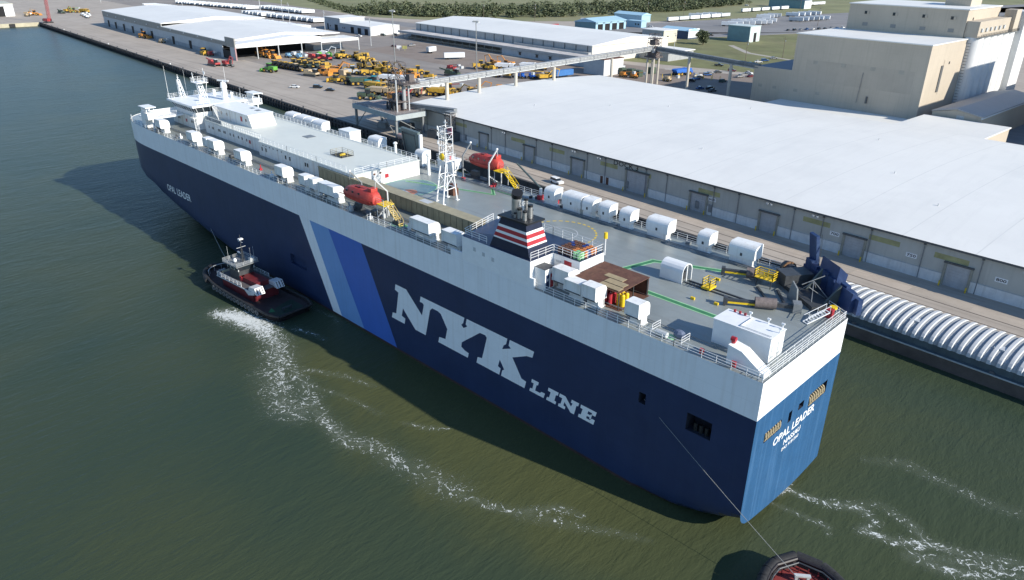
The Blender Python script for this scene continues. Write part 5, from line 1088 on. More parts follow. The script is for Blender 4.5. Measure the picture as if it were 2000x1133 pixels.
CARC = dict(white=M_white, black=mat('car_black',(.015,.016,.018),.2,.1,1,coat=.5), silver=mat('car_silver',(.45,.46,.47),.3,.05,1,metal=.5), red=mat('car_red',(.3,.02,.03),.25,.1,1,coat=.5), blue=mat('car_blue',(.03,.09,.25),.25,.1,1,coat=.5), grey=mat('car_grey',(.10,.105,.11),.3,.1,1,metal=.3), maroon=mat('car_maroon',(.16,.02,.03),.25,.1,1,coat=.5), green=mat('car_green',(.03,.07,.06),.3,.1,1))
PROTO = {}
def car(kind, colr, s, t, rot, label, group=None):
    key = (kind, colr)
    if key not in PROTO: PROTO[key] = car_mesh(CARC[colr], kind); o = PROTO[key]
    else: o = copy_tree(PROTO[key])
    o.location = D(s,t,3.02); o.rotation_euler.z = DY+R(rot)
    o['label'] = label; o['category'] = 'car' if kind != 'pickup_truck' else 'pickup truck'
    if group: o['group'] = group
    elif 'group' in o: del o['group']
car('suv','white',-118.4,85.2,-8,'white suv with dark windows parked alone on the quay apron by the warehouse')
car('car','white',-320,100.5,40,'white car at the quay side of the three cars parked on the open yard')
car('suv','black',-312,109,40,'black suv behind the white car on the open yard')
car('car','black',-301,109.8,35,'black sedan nearest the loading tower of the three on the open yard')
car('pickup_truck','white',-498,243,20,'white pickup parked before the workshop garage doors'); car('suv','green',-493,262,10,'dark green suv left of the pair outside the white workshop end'); car('suv','grey',-487,270,10,'dark grey suv right of the pair outside the white workshop end'); car('car','maroon',-428,230,15,'maroon car on the road at the edge of the canopy shadow')
car('pickup_truck','silver',-424,242,90,'silver pickup under the edge of the loading canopy')
for i,(k,c,s,t,r,l) in enumerate((('suv','black',-204.5,270,60,'black suv at the near end of the parked car row'),('car','blue',-207,278,60,'dark blue car second in the parked car row'),('suv','white',-213,288,60,'white topped suv in the middle of the parked car row'),('car','black',-209,284,60,'black car beside the white topped suv'),('suv','blue',-211,294,60,'dark blue suv before the silver nosed car'),('car','silver',-213.5,300,60,'silver car near the upper end of the parked row'),('car','grey',-213,307,60,'dark grey car ending the parked row'),('suv','maroon',-211,318,30,'maroon suv parked by the footpath bend'),('pickup_truck','black',-228,330,30,'black pickup on the lane above the parked row'),
  ('suv','green',-193,282,90,'dark green suv in the open middle of the parking lot'),('car','blue',-188,255,80,'dark blue car nearest the warehouse roof edge'),('suv','black',-184,258,80,'black suv in the shade near the warehouse roof edge'),('car','grey',-180,254,80,'grey car in the shade of the elevator wing'),('pickup_truck','silver',-196,303,80,'silver pickup by the right hand parking row'),('car','maroon',-193,309,80,'maroon car in the right hand parking row'),('suv','red',-191,315,80,'red suv at the end of the right hand parking row'),('car','white',-200,318,0,'white car behind the conveyor column on the lot'),('car','black',-220,352,50,'black car first along the lane by the elevator wing'),('car','white',-221,362,50,'white car second along the lane by the elevator wing'),('suv','blue',-222,371,50,'blue suv along the lane by the elevator wing'),('car','silver',-224,385,50,'silver car at the top of the lane by the elevator'),('car','white',-407,487,20,'white car beside the light blue cabin'),('suv','black',-330,468,60,'black suv by the lot behind the tree'),('car','white',-502,790,10,'white car driving on the highway'),('suv','white',-400,740,10,'white suv near the far trailers'))): car(k,c,s,t,r,l)
# ---- trailers
def trailer(m_, L_=13.6, name='semi_trailer'):
    t_ = thing(name, 'x', 'trailer'); bx('box_body', m_, t_, (-L_/2,L_/2,-1.28,1.28,1.15,4.05)); bx('chassis', M_dgrey, t_, (-L_/2+.2,L_/2-1,-.5,.5,.85,1.14))
    bx('rear_doors', M_lgrey, t_, (-L_/2-.05,-L_/2,-1.2,1.2,1.25,3.95))
    w_ = MB().wheel((0,0,0),.5,.55,'y',10).mesh('wheel', M_rubber)
    for x in (-L_/2+1.4,-L_/2+2.7):
        for y in (-.98,.98): put(w_,'wheel',t_,(x,y,.5))
    for y in (-.6,.6): bx('landing_leg', M_grey, t_, (L_/2-3.2,L_/2-3.0,y-.08,y+.08,0,.9))
    return t_
M_trw = mat('trailer_white', (.74,.75,.74), .45, .06, .15, streak=.2, dirt=(.5,.48,.45)); M_trg = mat('trailer_grey', (.52,.54,.54), .45, .08, .2); M_trr = mat('container_red', (.33,.05,.05), .55, .12, .4); M_trb = mat('container_blue', (.05,.17,.42), .5, .1, .4)
TR = trailer(M_trw); TRG = trailer(M_trg)
def row(n, s0,t0, s1,t1, rot, label, group, jit=.4, skip=()):
    for i in range(n):
        if i in skip: continue
        f = i/(n-1) if n > 1 else 0; src = TRG if random.random() < .18 else TR
        o = copy_tree(src, D(lerp(s0,s1,f)+random.uniform(-jit,jit), lerp(t0,t1,f)+random.uniform(-jit,jit)*2, 3.02), DY+R(rot+random.uniform(-1.5,1.5)), label, group); 
row(34,-690,222,-566,231,78,'white semi trailer in the front trailer row behind the long transit shed','front row of trailers behind the shed')
row(38,-745,262,-618,275,78,'white semi trailer in the middle trailer row below the meadow','middle row of trailers below the meadow', skip=(12,13))
row(26,-935,262,-800,290,78,'white semi trailer in the far left trailer block at the top edge','far left trailer block')
row(22,-800,305,-715,312,78,'white semi trailer in the back trailer row along the meadow edge','back row of trailers at the meadow')
row(22,-905,215,-800,228,78,'white semi trailer at the upper left behind the shed end','upper left trailers behind the shed')
row(6,-428,546,-424,628,85,'white trailer in the line parked end to end along the truck lot','white trailers parked end to end', .2)
row(7,-366,548,-356,592,22,'white box truck body in the slanted row behind the teal hut','slanted row behind the teal hut')
row(6,-374,575,-364,612,22,'white trailer in the second slanted row of the truck lot','second slanted row of the truck lot')
row(4,-388,640,-392,668,22,'white trailer in the small group at the centre of the truck lot','centre group of the truck lot')
row(5,-384,690,-380,728,10,'white trailer in the right group of the truck lot','right group of the truck lot')
row(5,-446,700,-440,770,85,'white trailer in the far line beside the highway','far line beside the highway')
row(4,-440,600,-436,628,20,'white trailer behind the long white line of trailers','trailers behind the white line')
row(7,-462,812,-452,880,85,'white trailer in the topmost line beyond the highway bend','topmost trailer line')
row(6,-352,640,-346,680,15,'white trailer in the slanted row nearest the lot edge','slanted row nearest the lot edge')
for i in range(14): car(['car','suv','car','pickup_truck'][i%4], ['grey','black','silver','blue','white'][i%5], -312+i*2.2, 556+i*6.5, 95, 'car in the line along the truck lot edge', 'cars along the truck lot edge')
for L_, (s,t,r,m_,l) in ((13,(-352,225,62,M_trw,'white semi trailer standing alone before the loading canopy')),(7,(-385,231,100,M_trw,'white box truck body backed toward the loading canopy')),(9,(-546,228,12,M_trw,'white trailer at the left before the workshop yard')),(9,(-522,222,12,M_trw,'white trailer at the right before the workshop yard')),(12,(-448,405,88,M_trr,'dark red container trailer at the left of the blue garage')),(10,(-470,470,20,M_trw,'white trailer with red nose by the highway')),(9,(-322,490,88,M_trr,'dull red container on the truck lot behind the tree')),(12,(-258,228,85,M_trb,'bright blue container behind the conveyor column'))):
    o = trailer(m_, L_, 'semi_trailer' if 'container on' not in l and 'blue container' not in l else 'shipping_container'); o.location = D(s,t,3.02); o.rotation_euler.z = DY+R(r); tag(o, l, 'trailer' if 'container ' not in l else 'container')
drop(TR); drop(TRG)
# ---- heavy machines
MC = dict(yellow=mat('machine_yellow',(.56,.34,.04),.6,.25,.5,dirt=(.2,.13,.06),dscale=.45), orange=mat('machine_orange',(.62,.26,.05),.5,.15,.8), green=mat('machine_green',(.13,.36,.06),.5,.15,.8), tan=mat('machine_tan',(.50,.39,.25),.6,.1,.8), blue=mat('machine_blue',(.25,.45,.60),.5,.1,.8), white=M_white, red=mat('machine_red',(.42,.06,.06),.5,.15,.8), teal=mat('machine_teal',(.04,.28,.33),.5,.15,.8), grey=M_lgrey, darkgreen=mat('machine_dark_green',(.06,.09,.06),.6,.2,.8), mustard=mat('machine_mustard',(.33,.215,.055),.65,.25,.5,dirt=(.12,.09,.05),dscale=.5), royal=mat('machine_royal',(.03,.14,.5),.5,.1,.8))
def wheels(t_, pts, r, w_):
    me = MB().wheel((0,0,0),r,w_,'y',12).mesh('wheel', M_rubber); hub = MB().wheel((0,0,0),r*.5,w_*1.06,'y',8).mesh('hub', MC['yellow'])
    for x,y in pts: o = put(me,'wheel',t_,(x,y,r)); put(hub,'hub',o)
def mk_loader(m_):
    t_ = thing('wheel_loader','x','loader'); bx('engine_body', m_, t_, (-3.4,-.3,-1.2,1.2,1.1,2.5)); bx('cab', M_glass, t_, (-.6,.9,-.8,.8,2.2,3.6)); bx('cab_roof', m_, t_, (-.75,1.05,-.95,.95,3.6,3.78)); bx('front_frame', m_, t_, (.2,2.2,-.8,.8,.9,2.1))
    for y in (-.7,.7): MB().bar((1.2,y,2.0),(4.0,y,.8),.2).build('lift_arm', m_, t_)
    MB().prism([(3.6,.1),(3.5,1.4),(4.1,1.5),(5.0,.15)],'y',-1.5,1.5).build('bucket', m_, t_); wheels(t_,[(-2.2,-1.3),(-2.2,1.3),(1.7,-1.3),(1.7,1.3)],.85,.65); return t_
def tracks(t_, w_, L_):
    for y in (-w_,w_): MB().prism([(-L_/2,.35),(-L_/2+.4,0),(L_/2-.4,0),(L_/2,.35),(L_/2-.2,.85),(-L_/2+.2,.85)],'y',y-.3,y+.3).build('track', M_dgrey, t_)
def mk_exc(m_):
    t_ = thing('excavator','x','excavator'); tracks(t_,1.2,4.2); bx('undercarriage', M_dgrey, t_, (-1,1,-.9,.9,.5,.95)); bx('house', m_, t_, (-2.6,1.0,-1.35,1.35,1.0,2.3)); bx('cab', M_glass, t_, (.1,1.5,.3,1.35,1.2,2.9)); bx('cab_roof', m_, t_, (.05,1.55,.25,1.4,2.9,3.0))
    MB().bar((1.0,-.2,1.7),(3.6,-.2,4.6),.3).build('boom', m_, t_); MB().bar((3.6,-.2,4.6),(6.0,-.2,4.0),.28).build('boom_tip', m_, t_); MB().bar((6.0,-.2,4.2),(5.2,-.2,1.4),.22).build('stick', m_, t_); MB().prism([(4.6,.4),(5.4,1.4),(5.6,.6),(5.0,.2)],'y',-.8,.4).build('bucket', M_dgrey, t_); return t_
def mk_dozer(m_):
    t_ = thing('bulldozer','x','bulldozer'); tracks(t_,1.1,3.8); bx('engine_body', m_, t_, (-.2,2.0,-.7,.7,.8,2.0)); bx('rear_body', m_, t_, (-2.0,-.2,-.9,.9,.8,1.7)); bx('cab', M_glass, t_, (-1.3,.1,-.8,.8,1.7,2.9)); bx('cab_roof', m_, t_, (-1.45,.25,-.9,.9,2.9,3.05)); MB().prism([(2.5,.1),(2.35,.7),(2.5,1.5),(2.7,1.5),(2.6,.7),(2.75,.1)],'y',-1.9,1.9).build('blade', m_, t_)
    for y in (-1.5,1.5): MB().bar((-.3,y,.5),(2.5,y,.5),.16).build('push_arm', m_, t_)
    return t_
def mk_tractor(m_):
    t_ = thing('tractor','x','tractor'); bx('hood', m_, t_, (.2,2.6,-.5,.5,1.0,1.9)); bx('cab', M_glass, t_, (-1.3,.3,-.8,.8,1.3,2.9)); bx('cab_roof', m_, t_, (-1.45,.45,-.95,.95,2.9,3.1)); bx('axle_frame', M_dgrey, t_, (-1.2,2.4,-.4,.4,.6,1.0)); wheels(t_,[(-.9,-1.1),(-.9,1.1)],.95,.6); me = MB().wheel((0,0,0),.6,.4,'y',10).mesh('wheel',M_rubber)
    for y in (-.9,.9): put(me,'wheel',t_,(2.1,y,.6))
    return t_
def mk_dump(m_):
    t_ = thing('dump_truck','x','dump truck'); bx('cab', m_, t_, (2.6,4.6,-1.3,1.3,1.1,2.9)); bx('windscreen', M_glass, t_, (4.6,4.66,-1.1,1.1,1.9,2.7)); bx('bonnet', m_, t_, (4.66,5.6,-1.0,1.0,1.0,1.9)); bx('chassis', M_dgrey, t_, (-3.8,4.4,-.6,.6,.9,1.2)); MB().prism([(-4.4,2.6),(-3.6,1.5),(1.8,1.4),(2.5,3.1),(1.6,2.9),(-3.6,2.9)],'y',-1.5,1.5).build('dump_bed', m_, t_); wheels(t_,[(-2.9,-1.25),(-2.9,1.25),(-1.0,-1.25),(-1.0,1.25),(3.6,-1.25),(3.6,1.25)],.85,.6); return t_
def mk_lift(m_):
    t_ = thing('boom_lift','x','boom lift'); bx('chassis', m_, t_, (-1.4,1.4,-1.0,1.0,.6,1.1)); bx('turret', m_, t_, (-1.2,.8,-.8,.8,1.1,2.0)); MB().bar((-.8,0,2.0),(4.6,0,2.6),.26).build('boom', m_, t_); bx('basket', M_lgrey, t_, (4.6,5.6,-.7,.7,1.8,2.8)); wheels(t_,[(-1,-1),(-1,1),(1,-1),(1,1)],.5,.4); return t_
def mk_drum(m_):
    t_ = thing('drum_roller','x','machine'); MB().cyl((0,-1.3,1.6),(0,1.3,1.6),1.6,1.6,18).build('drum', m_, t_); bx('cradle', M_dgrey, t_, (-1.4,1.4,-1.5,-1.35,0,1.5), (-1.4,1.4,1.35,1.5,0,1.5)); t_.children[-1]['kind']='stuff'; return t_
def mk_crate(m_):
    t_ = thing('wooden_crate','x','crate'); bx('box', m_, t_, (-1.8,1.8,-1.5,1.5,.15,3.0)); bx('skid', M_dgrey, t_, (-1.8,1.8,-1.4,-1.1,0,.15)); bx('skid', M_dgrey, t_, (-1.8,1.8,1.1,1.4,0,.15)); bx('lid', m_, t_, (-1.85,1.85,-1.55,1.55,3.0,3.08)); return t_
def mk_hauler(m_):
    t_ = thing('tracked_hauler','x','machine'); tracks(t_,1.4,6.5); bx('deck', m_, t_, (-3.4,3.2,-1.2,1.2,.9,1.6)); bx('cab', M_glass, t_, (1.8,3.2,-1.2,0,1.6,3.0)); bx('cab_roof', M_lgrey, t_, (1.7,3.3,-1.3,.1,3.0,3.15)); bx('engine_body', m_, t_, (-3.2,-.6,-1.0,1.0,1.6,2.6)); MB().bar((-3,0,2.2),(-6.4,0,2.8),.4).build('discharge_boom', m_, t_); return t_
MK = dict(loader=(mk_loader,'wheel loader'), excavator=(mk_exc,'tracked excavator'), dozer=(mk_dozer,'bulldozer'), tractor=(mk_tractor,'tractor'), dump=(mk_dump,'articulated dump truck'), lift=(mk_lift,'boom lift'), drum=(mk_drum,'upright drum wheel'), crate=(mk_crate,'wooden crate'), hauler=(mk_hauler,'tracked machine'))
MP = {}
MCN = [0]
def machine(kind, colr, s, t, rot, where):
    if colr == 'yellow':
        MCN[0] += 1
        if MCN[0] % 4 == 2: colr = 'mustard'
        elif MCN[0] % 9 == 5: colr = 'tan'
    key = (kind,colr)
    if key not in MP: MP[key] = MK[kind][0](MC[colr]); o = MP[key]
    else: o = copy_tree(MP[key])
    o.location = D(s,t,3.02); o.rotation_euler.z = DY+R(rot); sc = 1.32 if kind not in ('drum','crate') else 1.1; o.scale = (sc,sc,sc)
    names = dict(tan='tan',teal='teal',royal='bright blue',darkgreen='dark green',blue='pale blue')
    o['label'] = f"{names.get(colr,colr)} {MK[kind][1]} {where}"; o['group'] = o['label']
machine('loader','green',-375,113,200,'with yellow parts alone at the quay side of the yard')
W1 = 'in the dense left rows of the yard'
for i in range(6): machine('tractor','yellow',-391+i*5.0,124+i*.8,100,W1)
for i in range(6): machine('loader','yellow',-384+i*5.2,132+i*1.0,260,W1)
for i in range(3): machine('tractor','darkgreen',-366+i*4,128+i*3,95,W1)
for i in range(4): machine('dozer','yellow',-392+i*6,142+i*1.4,80,W1)
W2 = 'in the middle block of the yard'
machine('hauler','tan',-348,124.5,20,W2); machine('dozer','orange',-345,131,30,W2); machine('dozer','orange',-352,134,30,W2); machine('excavator','orange',-346,138,60,W2); machine('excavator','orange',-353,143,20,W2); machine('crate','tan',-337,138,10,W2); machine('loader','yellow',-342,146,40,W2); machine('loader','grey',-338,144,60,W2); machine('dozer','yellow',-336,152,200,W2)
for i in range(3): machine('excavator','yellow',-336+i*7,158+i*2,200,W2)
for i in range(3): machine('loader','yellow',-352+i*6,160+i*3,20,W2)
W3 = 'near the open shed end'
for i in range(3): machine('drum','green',-412+i*5,163+i*4.2,20,W3)
machine('hauler','red',-404,156,15,W3); machine('hauler','red',-398,160,15,W3); machine('lift','blue',-424,148,10,W3); machine('lift','blue',-418,152,20,W3); machine('lift','blue',-412,150,5,W3); machine('lift','white',-428,154,15,W3); machine('excavator','white',-416,170,30,W3)
machine('loader','yellow',-398,172,100,W3); machine('tractor','yellow',-394,180,100,W3); machine('dump','yellow',-385,178,120,W3); machine('loader','yellow',-378,176,80,W3); machine('excavator','orange',-436,138,185,W3); machine('excavator','orange',-440,142,180,W3); machine('dozer','orange',-446,140,180,W3)
for i in range(2): machine('loader','orange',-432+i*5,137+i*2,10,W3)
W4 = 'in the yard left of the loading tower'
for i,(k,c,s,t,r) in enumerate((('dozer','yellow',-322,124,200),('loader','yellow',-318,130,40),('tractor','darkgreen',-310,126,20),('dump','darkgreen',-306,130,60),('loader','teal',-300,134,30),('dump','white',-304,146,30),('dump','white',-298,150,30),('dump','yellow',-290,128,15),('dump','yellow',-284,134,15),('dump','white',-282,140,30),('dump','tan',-276,122,25),('dump','tan',-270,127,25),('dump','tan',-266,133,25),('crate','orange',-262,120.5,10),('excavator','red',-262,128,60),('lift','grey',-292,150,10),('lift','grey',-288,156,60),('loader','yellow',-330,150,60),('dozer','orange',-318,160,20),('dozer','orange',-310,164,20),('excavator','yellow',-322,168,200),('loader','yellow',-316,172,60),('dozer','yellow',-300,168,30),('lift','white',-280,150,40))): machine(k,c,s,t,r,W4)
machine('loader','darkgreen',-270,112,40,'in the shadow just before the loading tower')
W5 = 'under the conveyor behind the loading tower'
for k,c,s,t,r in (('dump','yellow',-256,143,30),('excavator','yellow',-250,148,20),('dozer','yellow',-246,154,10),('loader','yellow',-258,150,60),('excavator','orange',-250,160,40),('dump','yellow',-243,160,20),('crate','tan',-246,172,30),('loader','orange',-240,166,40),('loader','yellow',-262,138,60),('dump','white',-270,150,60),('lift','red',-266,156,30)): machine(k,c,s,t,r,W5)
W6 = 'before the canopy warehouse'
for k,c,s,t,r in (('excavator','orange',-314,226,190),('excavator','orange',-306,230,200),('dozer','yellow',-304,214,20),('loader','yellow',-310,212,60),('dump','white',-298,220,30),('dump','white',-290,232,30),('hauler','yellow',-286,236,20),('lift','red',-318,196,10),('lift','red',-312,194,5),('hauler','darkgreen',-300,184,20)): machine(k,c,s,t,r,W6)
W7 = 'below the middle of the conveyor'
for k,c,s,t,r in (('excavator','yellow',-276,204,20),('lift','royal',-270,208,20),('lift','royal',-266,212,20),('hauler','yellow',-262,217,20),('excavator','yellow',-258,214,60),('lift','red',-282,200,10)): machine(k,c,s,t,r,W7)
W8 = 'at the far left end beyond the transit shed'
for k,c,s,t,r in (('excavator','yellow',-880,126,20),('loader','yellow',-870,130,60),('dozer','green',-886,130,30),('lift','green',-892,134,60),('dump','yellow',-864,138,20),('hauler','darkgreen',-868,118,10),('lift','white',-828,128,20),('lift','white',-812,126,20),('lift','white',-796,124,10),('excavator','tan',-866,88,30),('loader','orange',-858,92,60),('lift','tan',-850,84,20)): machine(k,c,s,t,r,W8)
machine('hauler','red',-418,98.5,8,'standing on the quay apron near the shed corner'); machine('excavator','red',-412,104,5,'beside the red tracked machine on the apron')
machine('dozer','yellow',-470,112,10,'parked against the transit shed wall'); machine('dozer','yellow',-472,113.6,10,'parked against the transit shed wall'); machine('lift','red',-462,113,10,'beside the bulldozers at the shed wall')
machine('loader','orange',-590,112.5,20,'small by a shed doorway far along the quay'); machine('lift','tan',-552,112.8,20,'by the next shed doorway')
W9 = 'in the fenced yard below the transfer tower'
for k,c,s,t,r in (('crate','darkgreen',-246,262,0),('crate','darkgreen',-240,263,0),('crate','darkgreen',-234,262,0),('lift','orange',-238,254,10),('lift','orange',-232,256,10),('crate','grey',-252,268,0),('crate','darkgreen',-236,276,0),('dump','royal',-220.5,283,80),('lift','tan',-214,262,0)): machine(k,c,s,t,r,W9)
# ---- red crawler crane on the far quay corner
rc = thing('crawler_crane', 'red lattice boom crane standing on the far corner of the quay', 'crane', D(-767,85,3.02), DY+R(20))
tracks(rc,2.4,7.6); bx('carbody', M_dgrey, rc, (-2.4,2.4,-2.2,2.2,.6,1.2)); bx('house', MC['red'], rc, (-4.6,2.0,-1.6,1.6,1.3,3.6)); bx('cab', M_glass, rc, (.8,2.4,1.0,2.2,1.5,3.4)); bx('counterweight', M_dgrey, rc, (-5.6,-4.6,-1.7,1.7,1.2,3.0)); lattice('boom', (2.2,0,2),(6,0,46), 1.9,1.5,16, MC['red'], rc, .16)
# ---- light masts and utility poles
def mast(label, s, t, h, heads=True):
    p = thing('light_mast', label, 'light mast', D(s,t,3), DY); MB().cyl((0,0,0),(0,0,h),.42,.22,8).build('pole', M_steelp, p, smooth=True)
    if heads:
        bx('crossarm', M_steelp, p, (-2.4,2.4,-.12,.12,h,h+.2)); bx('crossarm', M_steelp, p, (-.12,.12,-1.6,1.6,h+.21,h+.4))
        for x in (-2.2,-1.1,1.1,2.2): bx('lamp', M_lgrey, p, (x-.4,x+.4,-.6,.4,h-.55,h-.05))
mast('tall steel light mast in the middle of the equipment yard', -354.2, 182.3, 30.5); mast('tall steel light mast left of the conveyor before the canopy warehouse', -298, 199.4, 27.6)
M_poleW = mat('pole_wood', (.16,.13,.10), .85, .2, 1)
def upole(label, s, t, h, m_=None):
    p = thing('utility_pole', label, 'utility pole', D(s,t,3), DY+R(30)); MB().cyl((0,0,0),(0,0,h),.22,.13,6).build('pole', m_ or M_poleW, p); bx('crossarm', m_ or M_poleW, p, (-1.3,1.3,-.08,.08,h-1.2,h-1.0))
    if h > 9: bx('transformer', M_lgrey, p, (.2,.6,-.2,.2,h-2.6,h-1.7))
for i,(s,t,h) in enumerate(((-442,219.8,18.5),(-555,245,16),(-600,236,20),(-655,256,20),(-735,270,20),(-757,280,22),(-900,250,20),(-1010,192,20))):
    upole(['pale pole by the gravel corner of the yard','pole at the workshop corner','pole between the front trailer rows','pole behind the front trailer row','pole in the middle trailer row','pole at the back of the trailer rows','pole at the upper left trailer block','pole at the far top left'][i], s, t, h, M_lgrey)
for i,(s,t,h) in enumerate(((-508,440,14),(-540,470,14),(-560,420,14),(-470,560,16),(-455,600,16),(-430,680,18),(-420,770,18))): upole(['pole at the wood edge left of the highway','second pole at the wood edge','pole standing in front of the tree belt','pole beside the blue office block','tall pole by the highway bend','pole beyond the truck lot','pole at the far end of the truck lot'][i], s, t, h)
for i,(s,t,h) in enumerate(((-262,330,17),(-218,342,15),(-222,392,13),(-318,618,16))): upole(['pale pole on the lawn by the tree','dark pole at the lawn corner above the parking lot','leaning dark pole beside the footpath','pole at the right of the truck lot'][i], s, t, h, M_lgrey if i == 0 else None)
for i,(s,t) in enumerate(((-398,236),(-394,238))): tag(MB().box(-1.6,1.6,-.1,.1,1.2,3.2).cyl((0,0,0),(0,0,1.3),.1,.1,6).build('yard_sign', M_white if i == 0 else M_yeld, None, D(s+(-12),t-14), DY+R(40)), ['white sign board at the gravel corner of the yard','yellowish sign board beside the white one'][i], 'sign')
# fence posts and yellow bollards by the parking lot
for i in range(11):
    tag(MB().cyl((0,0,0),(0,0,2.2),.12,.12,6).build('guard_post', M_yel, None, D(-222+i*2.4, 268+i*1.6+(i%3)*3)), 'thin yellow guard post among those between the lot and the fenced yard', 'post', 'yellow guard posts by the lot')
# mooring bollards along the quay
bme = MB().cyl((0,0,0),(0,0,.45),.3,.25,10).cyl((0,0,.45),(0,0,.65),.42,.38,10).mesh('mooring_bollard', M_dgrey)
bmw = MB().cyl((0,0,0),(0,0,.45),.3,.25,10).cyl((0,0,.45),(0,0,.65),.42,.38,10).mesh('mooring_bollard', M_white)
for i in range(25): tag(put(bmw if i % 6 == 3 else bme, 'mooring_bollard', None, D(-755+i*21, QT+.95)), 'white mooring bollard on the quay edge' if i % 6 == 3 else 'dark iron mooring bollard on the quay edge', 'bollard', 'white bollards along the quay' if i % 6 == 3 else 'dark bollards along the quay')
# ================================================================ TUGS, ROPES, FOAM
M_tugh = mat('tug_hull_black', (.016,.013,.015), .5, .25, .6)
M_tugm = mat('tug_maroon', (.13,.018,.022), .45, .2, .8)
M_tugd = mat('tug_deck_red', (.19,.03,.028), .7, .2, .8, dirt=(.1,.03,.03), dscale=1.2)
M_tugg = mat('tug_deck_green', (.035,.19,.075), .6, .2, .5)
def tug_outline(L_, B_, n=28):
    """half plan: x from stern (-L/2) to bow (L/2)"""
    pts = []
    for i in range(n+1):
        f = i/n; x = -L_/2+L_*f
        if f < .12: b = B_/2*(.80+.20*math.sin(f/.12*math.pi/2))
        elif f < .62: b = B_/2
        else: u = (f-.62)/.38; b = B_/2*math.sqrt(max(0,1-u**2.3))
        pts.append((x,b))
    return pts
def tug_hull(root, L_, B_, sheer=lambda f: 1.9+1.3*f**2):
    pts = tug_outline(L_,B_); n = len(pts)-1; mb = MB(); ring_ = []
    full = [(x,-b) for x,b in pts]+[(x,b) for x,b in reversed(pts[:-1])]
    N_ = len(full)
    for (x,y) in full: mb.v.append((x*.93,y*.84,-.8))
    for (x,y) in full: f = (x+L_/2)/L_; mb.v.append((x,y,sheer(f)))
    for i in range(N_): j = (i+1)%N_; mb.f.append([i,j,N_+j,N_+i]); mb.m.append(0)
    mb.build('hull', M_tugh, root, smooth=True)
    dk = MB(); dk.add([(x*.985,y*.975,sheer((x+L_/2)/L_)-.85) for x,y in full],[tuple(range(N_))]); 
    return full, dk
def path_tube(path, r, name, m_, par, closed=False, n=8): 
    mb = MB(); P = path+[path[0]] if closed else path
    for a,b in zip(P,P[1:]): mb.cyl(a,b,r,r,n)
    return mb.build(name,m_,par,smooth=True)
tg = thing('tugboat', 'maroon and black tugboat pushing alongside the ship with its stern churning white water', 'tugboat', (-109.3,-7.7,0), math.pi+R(4.5)); tg.scale = (.86,.86,.86)
LT, BT = 36, 11
sheer = lambda f: 1.9+1.5*f**2.2
full, dk = tug_hull(tg, LT, BT, sheer); dk.build('deck', mat('tug_deck_dark',(.05,.035,.035),.7,.25,.8), tg)
path_tube([(x*1.005,y*1.01,sheer((x+LT/2)/LT)-.05) for x,y in full], .32, 'rub_rail', M_rubber, tg, True)
tyr = MB()
for k in range(12):
    a0 = 2*math.pi*k/12; a1 = 2*math.pi*(k+1)/12; tyr.cyl((.5*math.cos(a0),0,.5*math.sin(a0)),(.5*math.cos(a1),0,.5*math.sin(a1)),.2,.2,6)
tme = tyr.mesh('tyre_fender', mat('tyre_grey',(.10,.10,.10),.8,.3,3,dirt=(.3,.3,.3),dscale=2.5))
for s_ in (-1,1):
    for i in range(13):
        f = .2+.52*i/12; x = -LT/2+LT*f; o = put(tme,'tyre_fender',tg,(x,s_*(BT/2+.25),sheer(f)-.75)); o.rotation_euler.z = 0
# bow fender
bf = [(x*1.02,y*1.03,sheer((x+LT/2)/LT)-.5) for x,y in full if x > LT/2*.62]
path_tube(bf, .75, 'bow_fender', M_rubber, tg, n=10)
# house, in local coordinates: +x towards the bow, port is +y (faces the camera after the turn)
MB().prism([(-6,-3.4),(7.5,-3.4),(9.5,-2.2),(9.5,2.2),(7.5,3.4),(-6,3.4)],'z',1.2,4.2).build('main_house', M_tugm, tg)
bx('boat_deck', mat('tug_boat_deck',(.10,.09,.09),.7,.2,1), tg, (-7.5,9,-3.9,3.9,4.2,4.4)); 
for s_ in (-1,1):
    MB().prism([(-7.6,3.9),(-7.6,4.45),(9,4.45),(9,4.2),(-3.5,4.2),(-5,3.2)],'y',s_*3.92-.06,s_*3.92+.06).build('deck_edge', M_lgrey, tg)
    railing([(-2,s_*3.8,4.4),(8.8,s_*3.8,4.4)], tg, m_=M_white, r=.05)
    st = MB(); st.prism([(-8.6,4.0),(-7.8,5.6),(-5.4,5.4),(-5.0,4.4)],'y',s_*2.7-1.1,s_*2.7+1.1); sto_ = st.build('exhaust_housing', mat('tug_steel_white',(.72,.73,.73),.35,.08,1,metal=.3), tg)
    for k in range(3): MB().cb((-8.25+.0,s_*2.7-.7+k*.7,4.85),(.08,.16,1.5),0,0,0,R(26)).build('louvre', M_dark, sto_)
bx('wheelhouse', M_dgrey, tg, (1.6,5.8,-2.0,2.0,4.4,6.8)); MB().prism([(1.4,6.8),(6.0,6.8),(6.3,8.2),(1.2,8.2)],'y',-2.2,2.2).build('wheelhouse_windows', M_glass, tg); bx('wheelhouse_roof', M_grey, tg, (.4,7.0,-3.0,3.0,8.2,8.4)); bx('life_ring_locker', M_red, tg, (.6,1.5,1.0,2.0,4.4,5.6))
for y in (-2.1,2.1):
    for x in (1.4,3.0,4.6,6.1): bx('window_post', M_lgrey, tg, (x-.07,x+.07,y-.12,y+.12,6.8,8.2))
railing([(.6,-2.9,8.4),(6.8,-2.9,8.4),(6.8,2.9,8.4),(.6,2.9,8.4),(.6,-2.9,8.4)], tg, m_=M_lgrey, r=.04, h=.8)
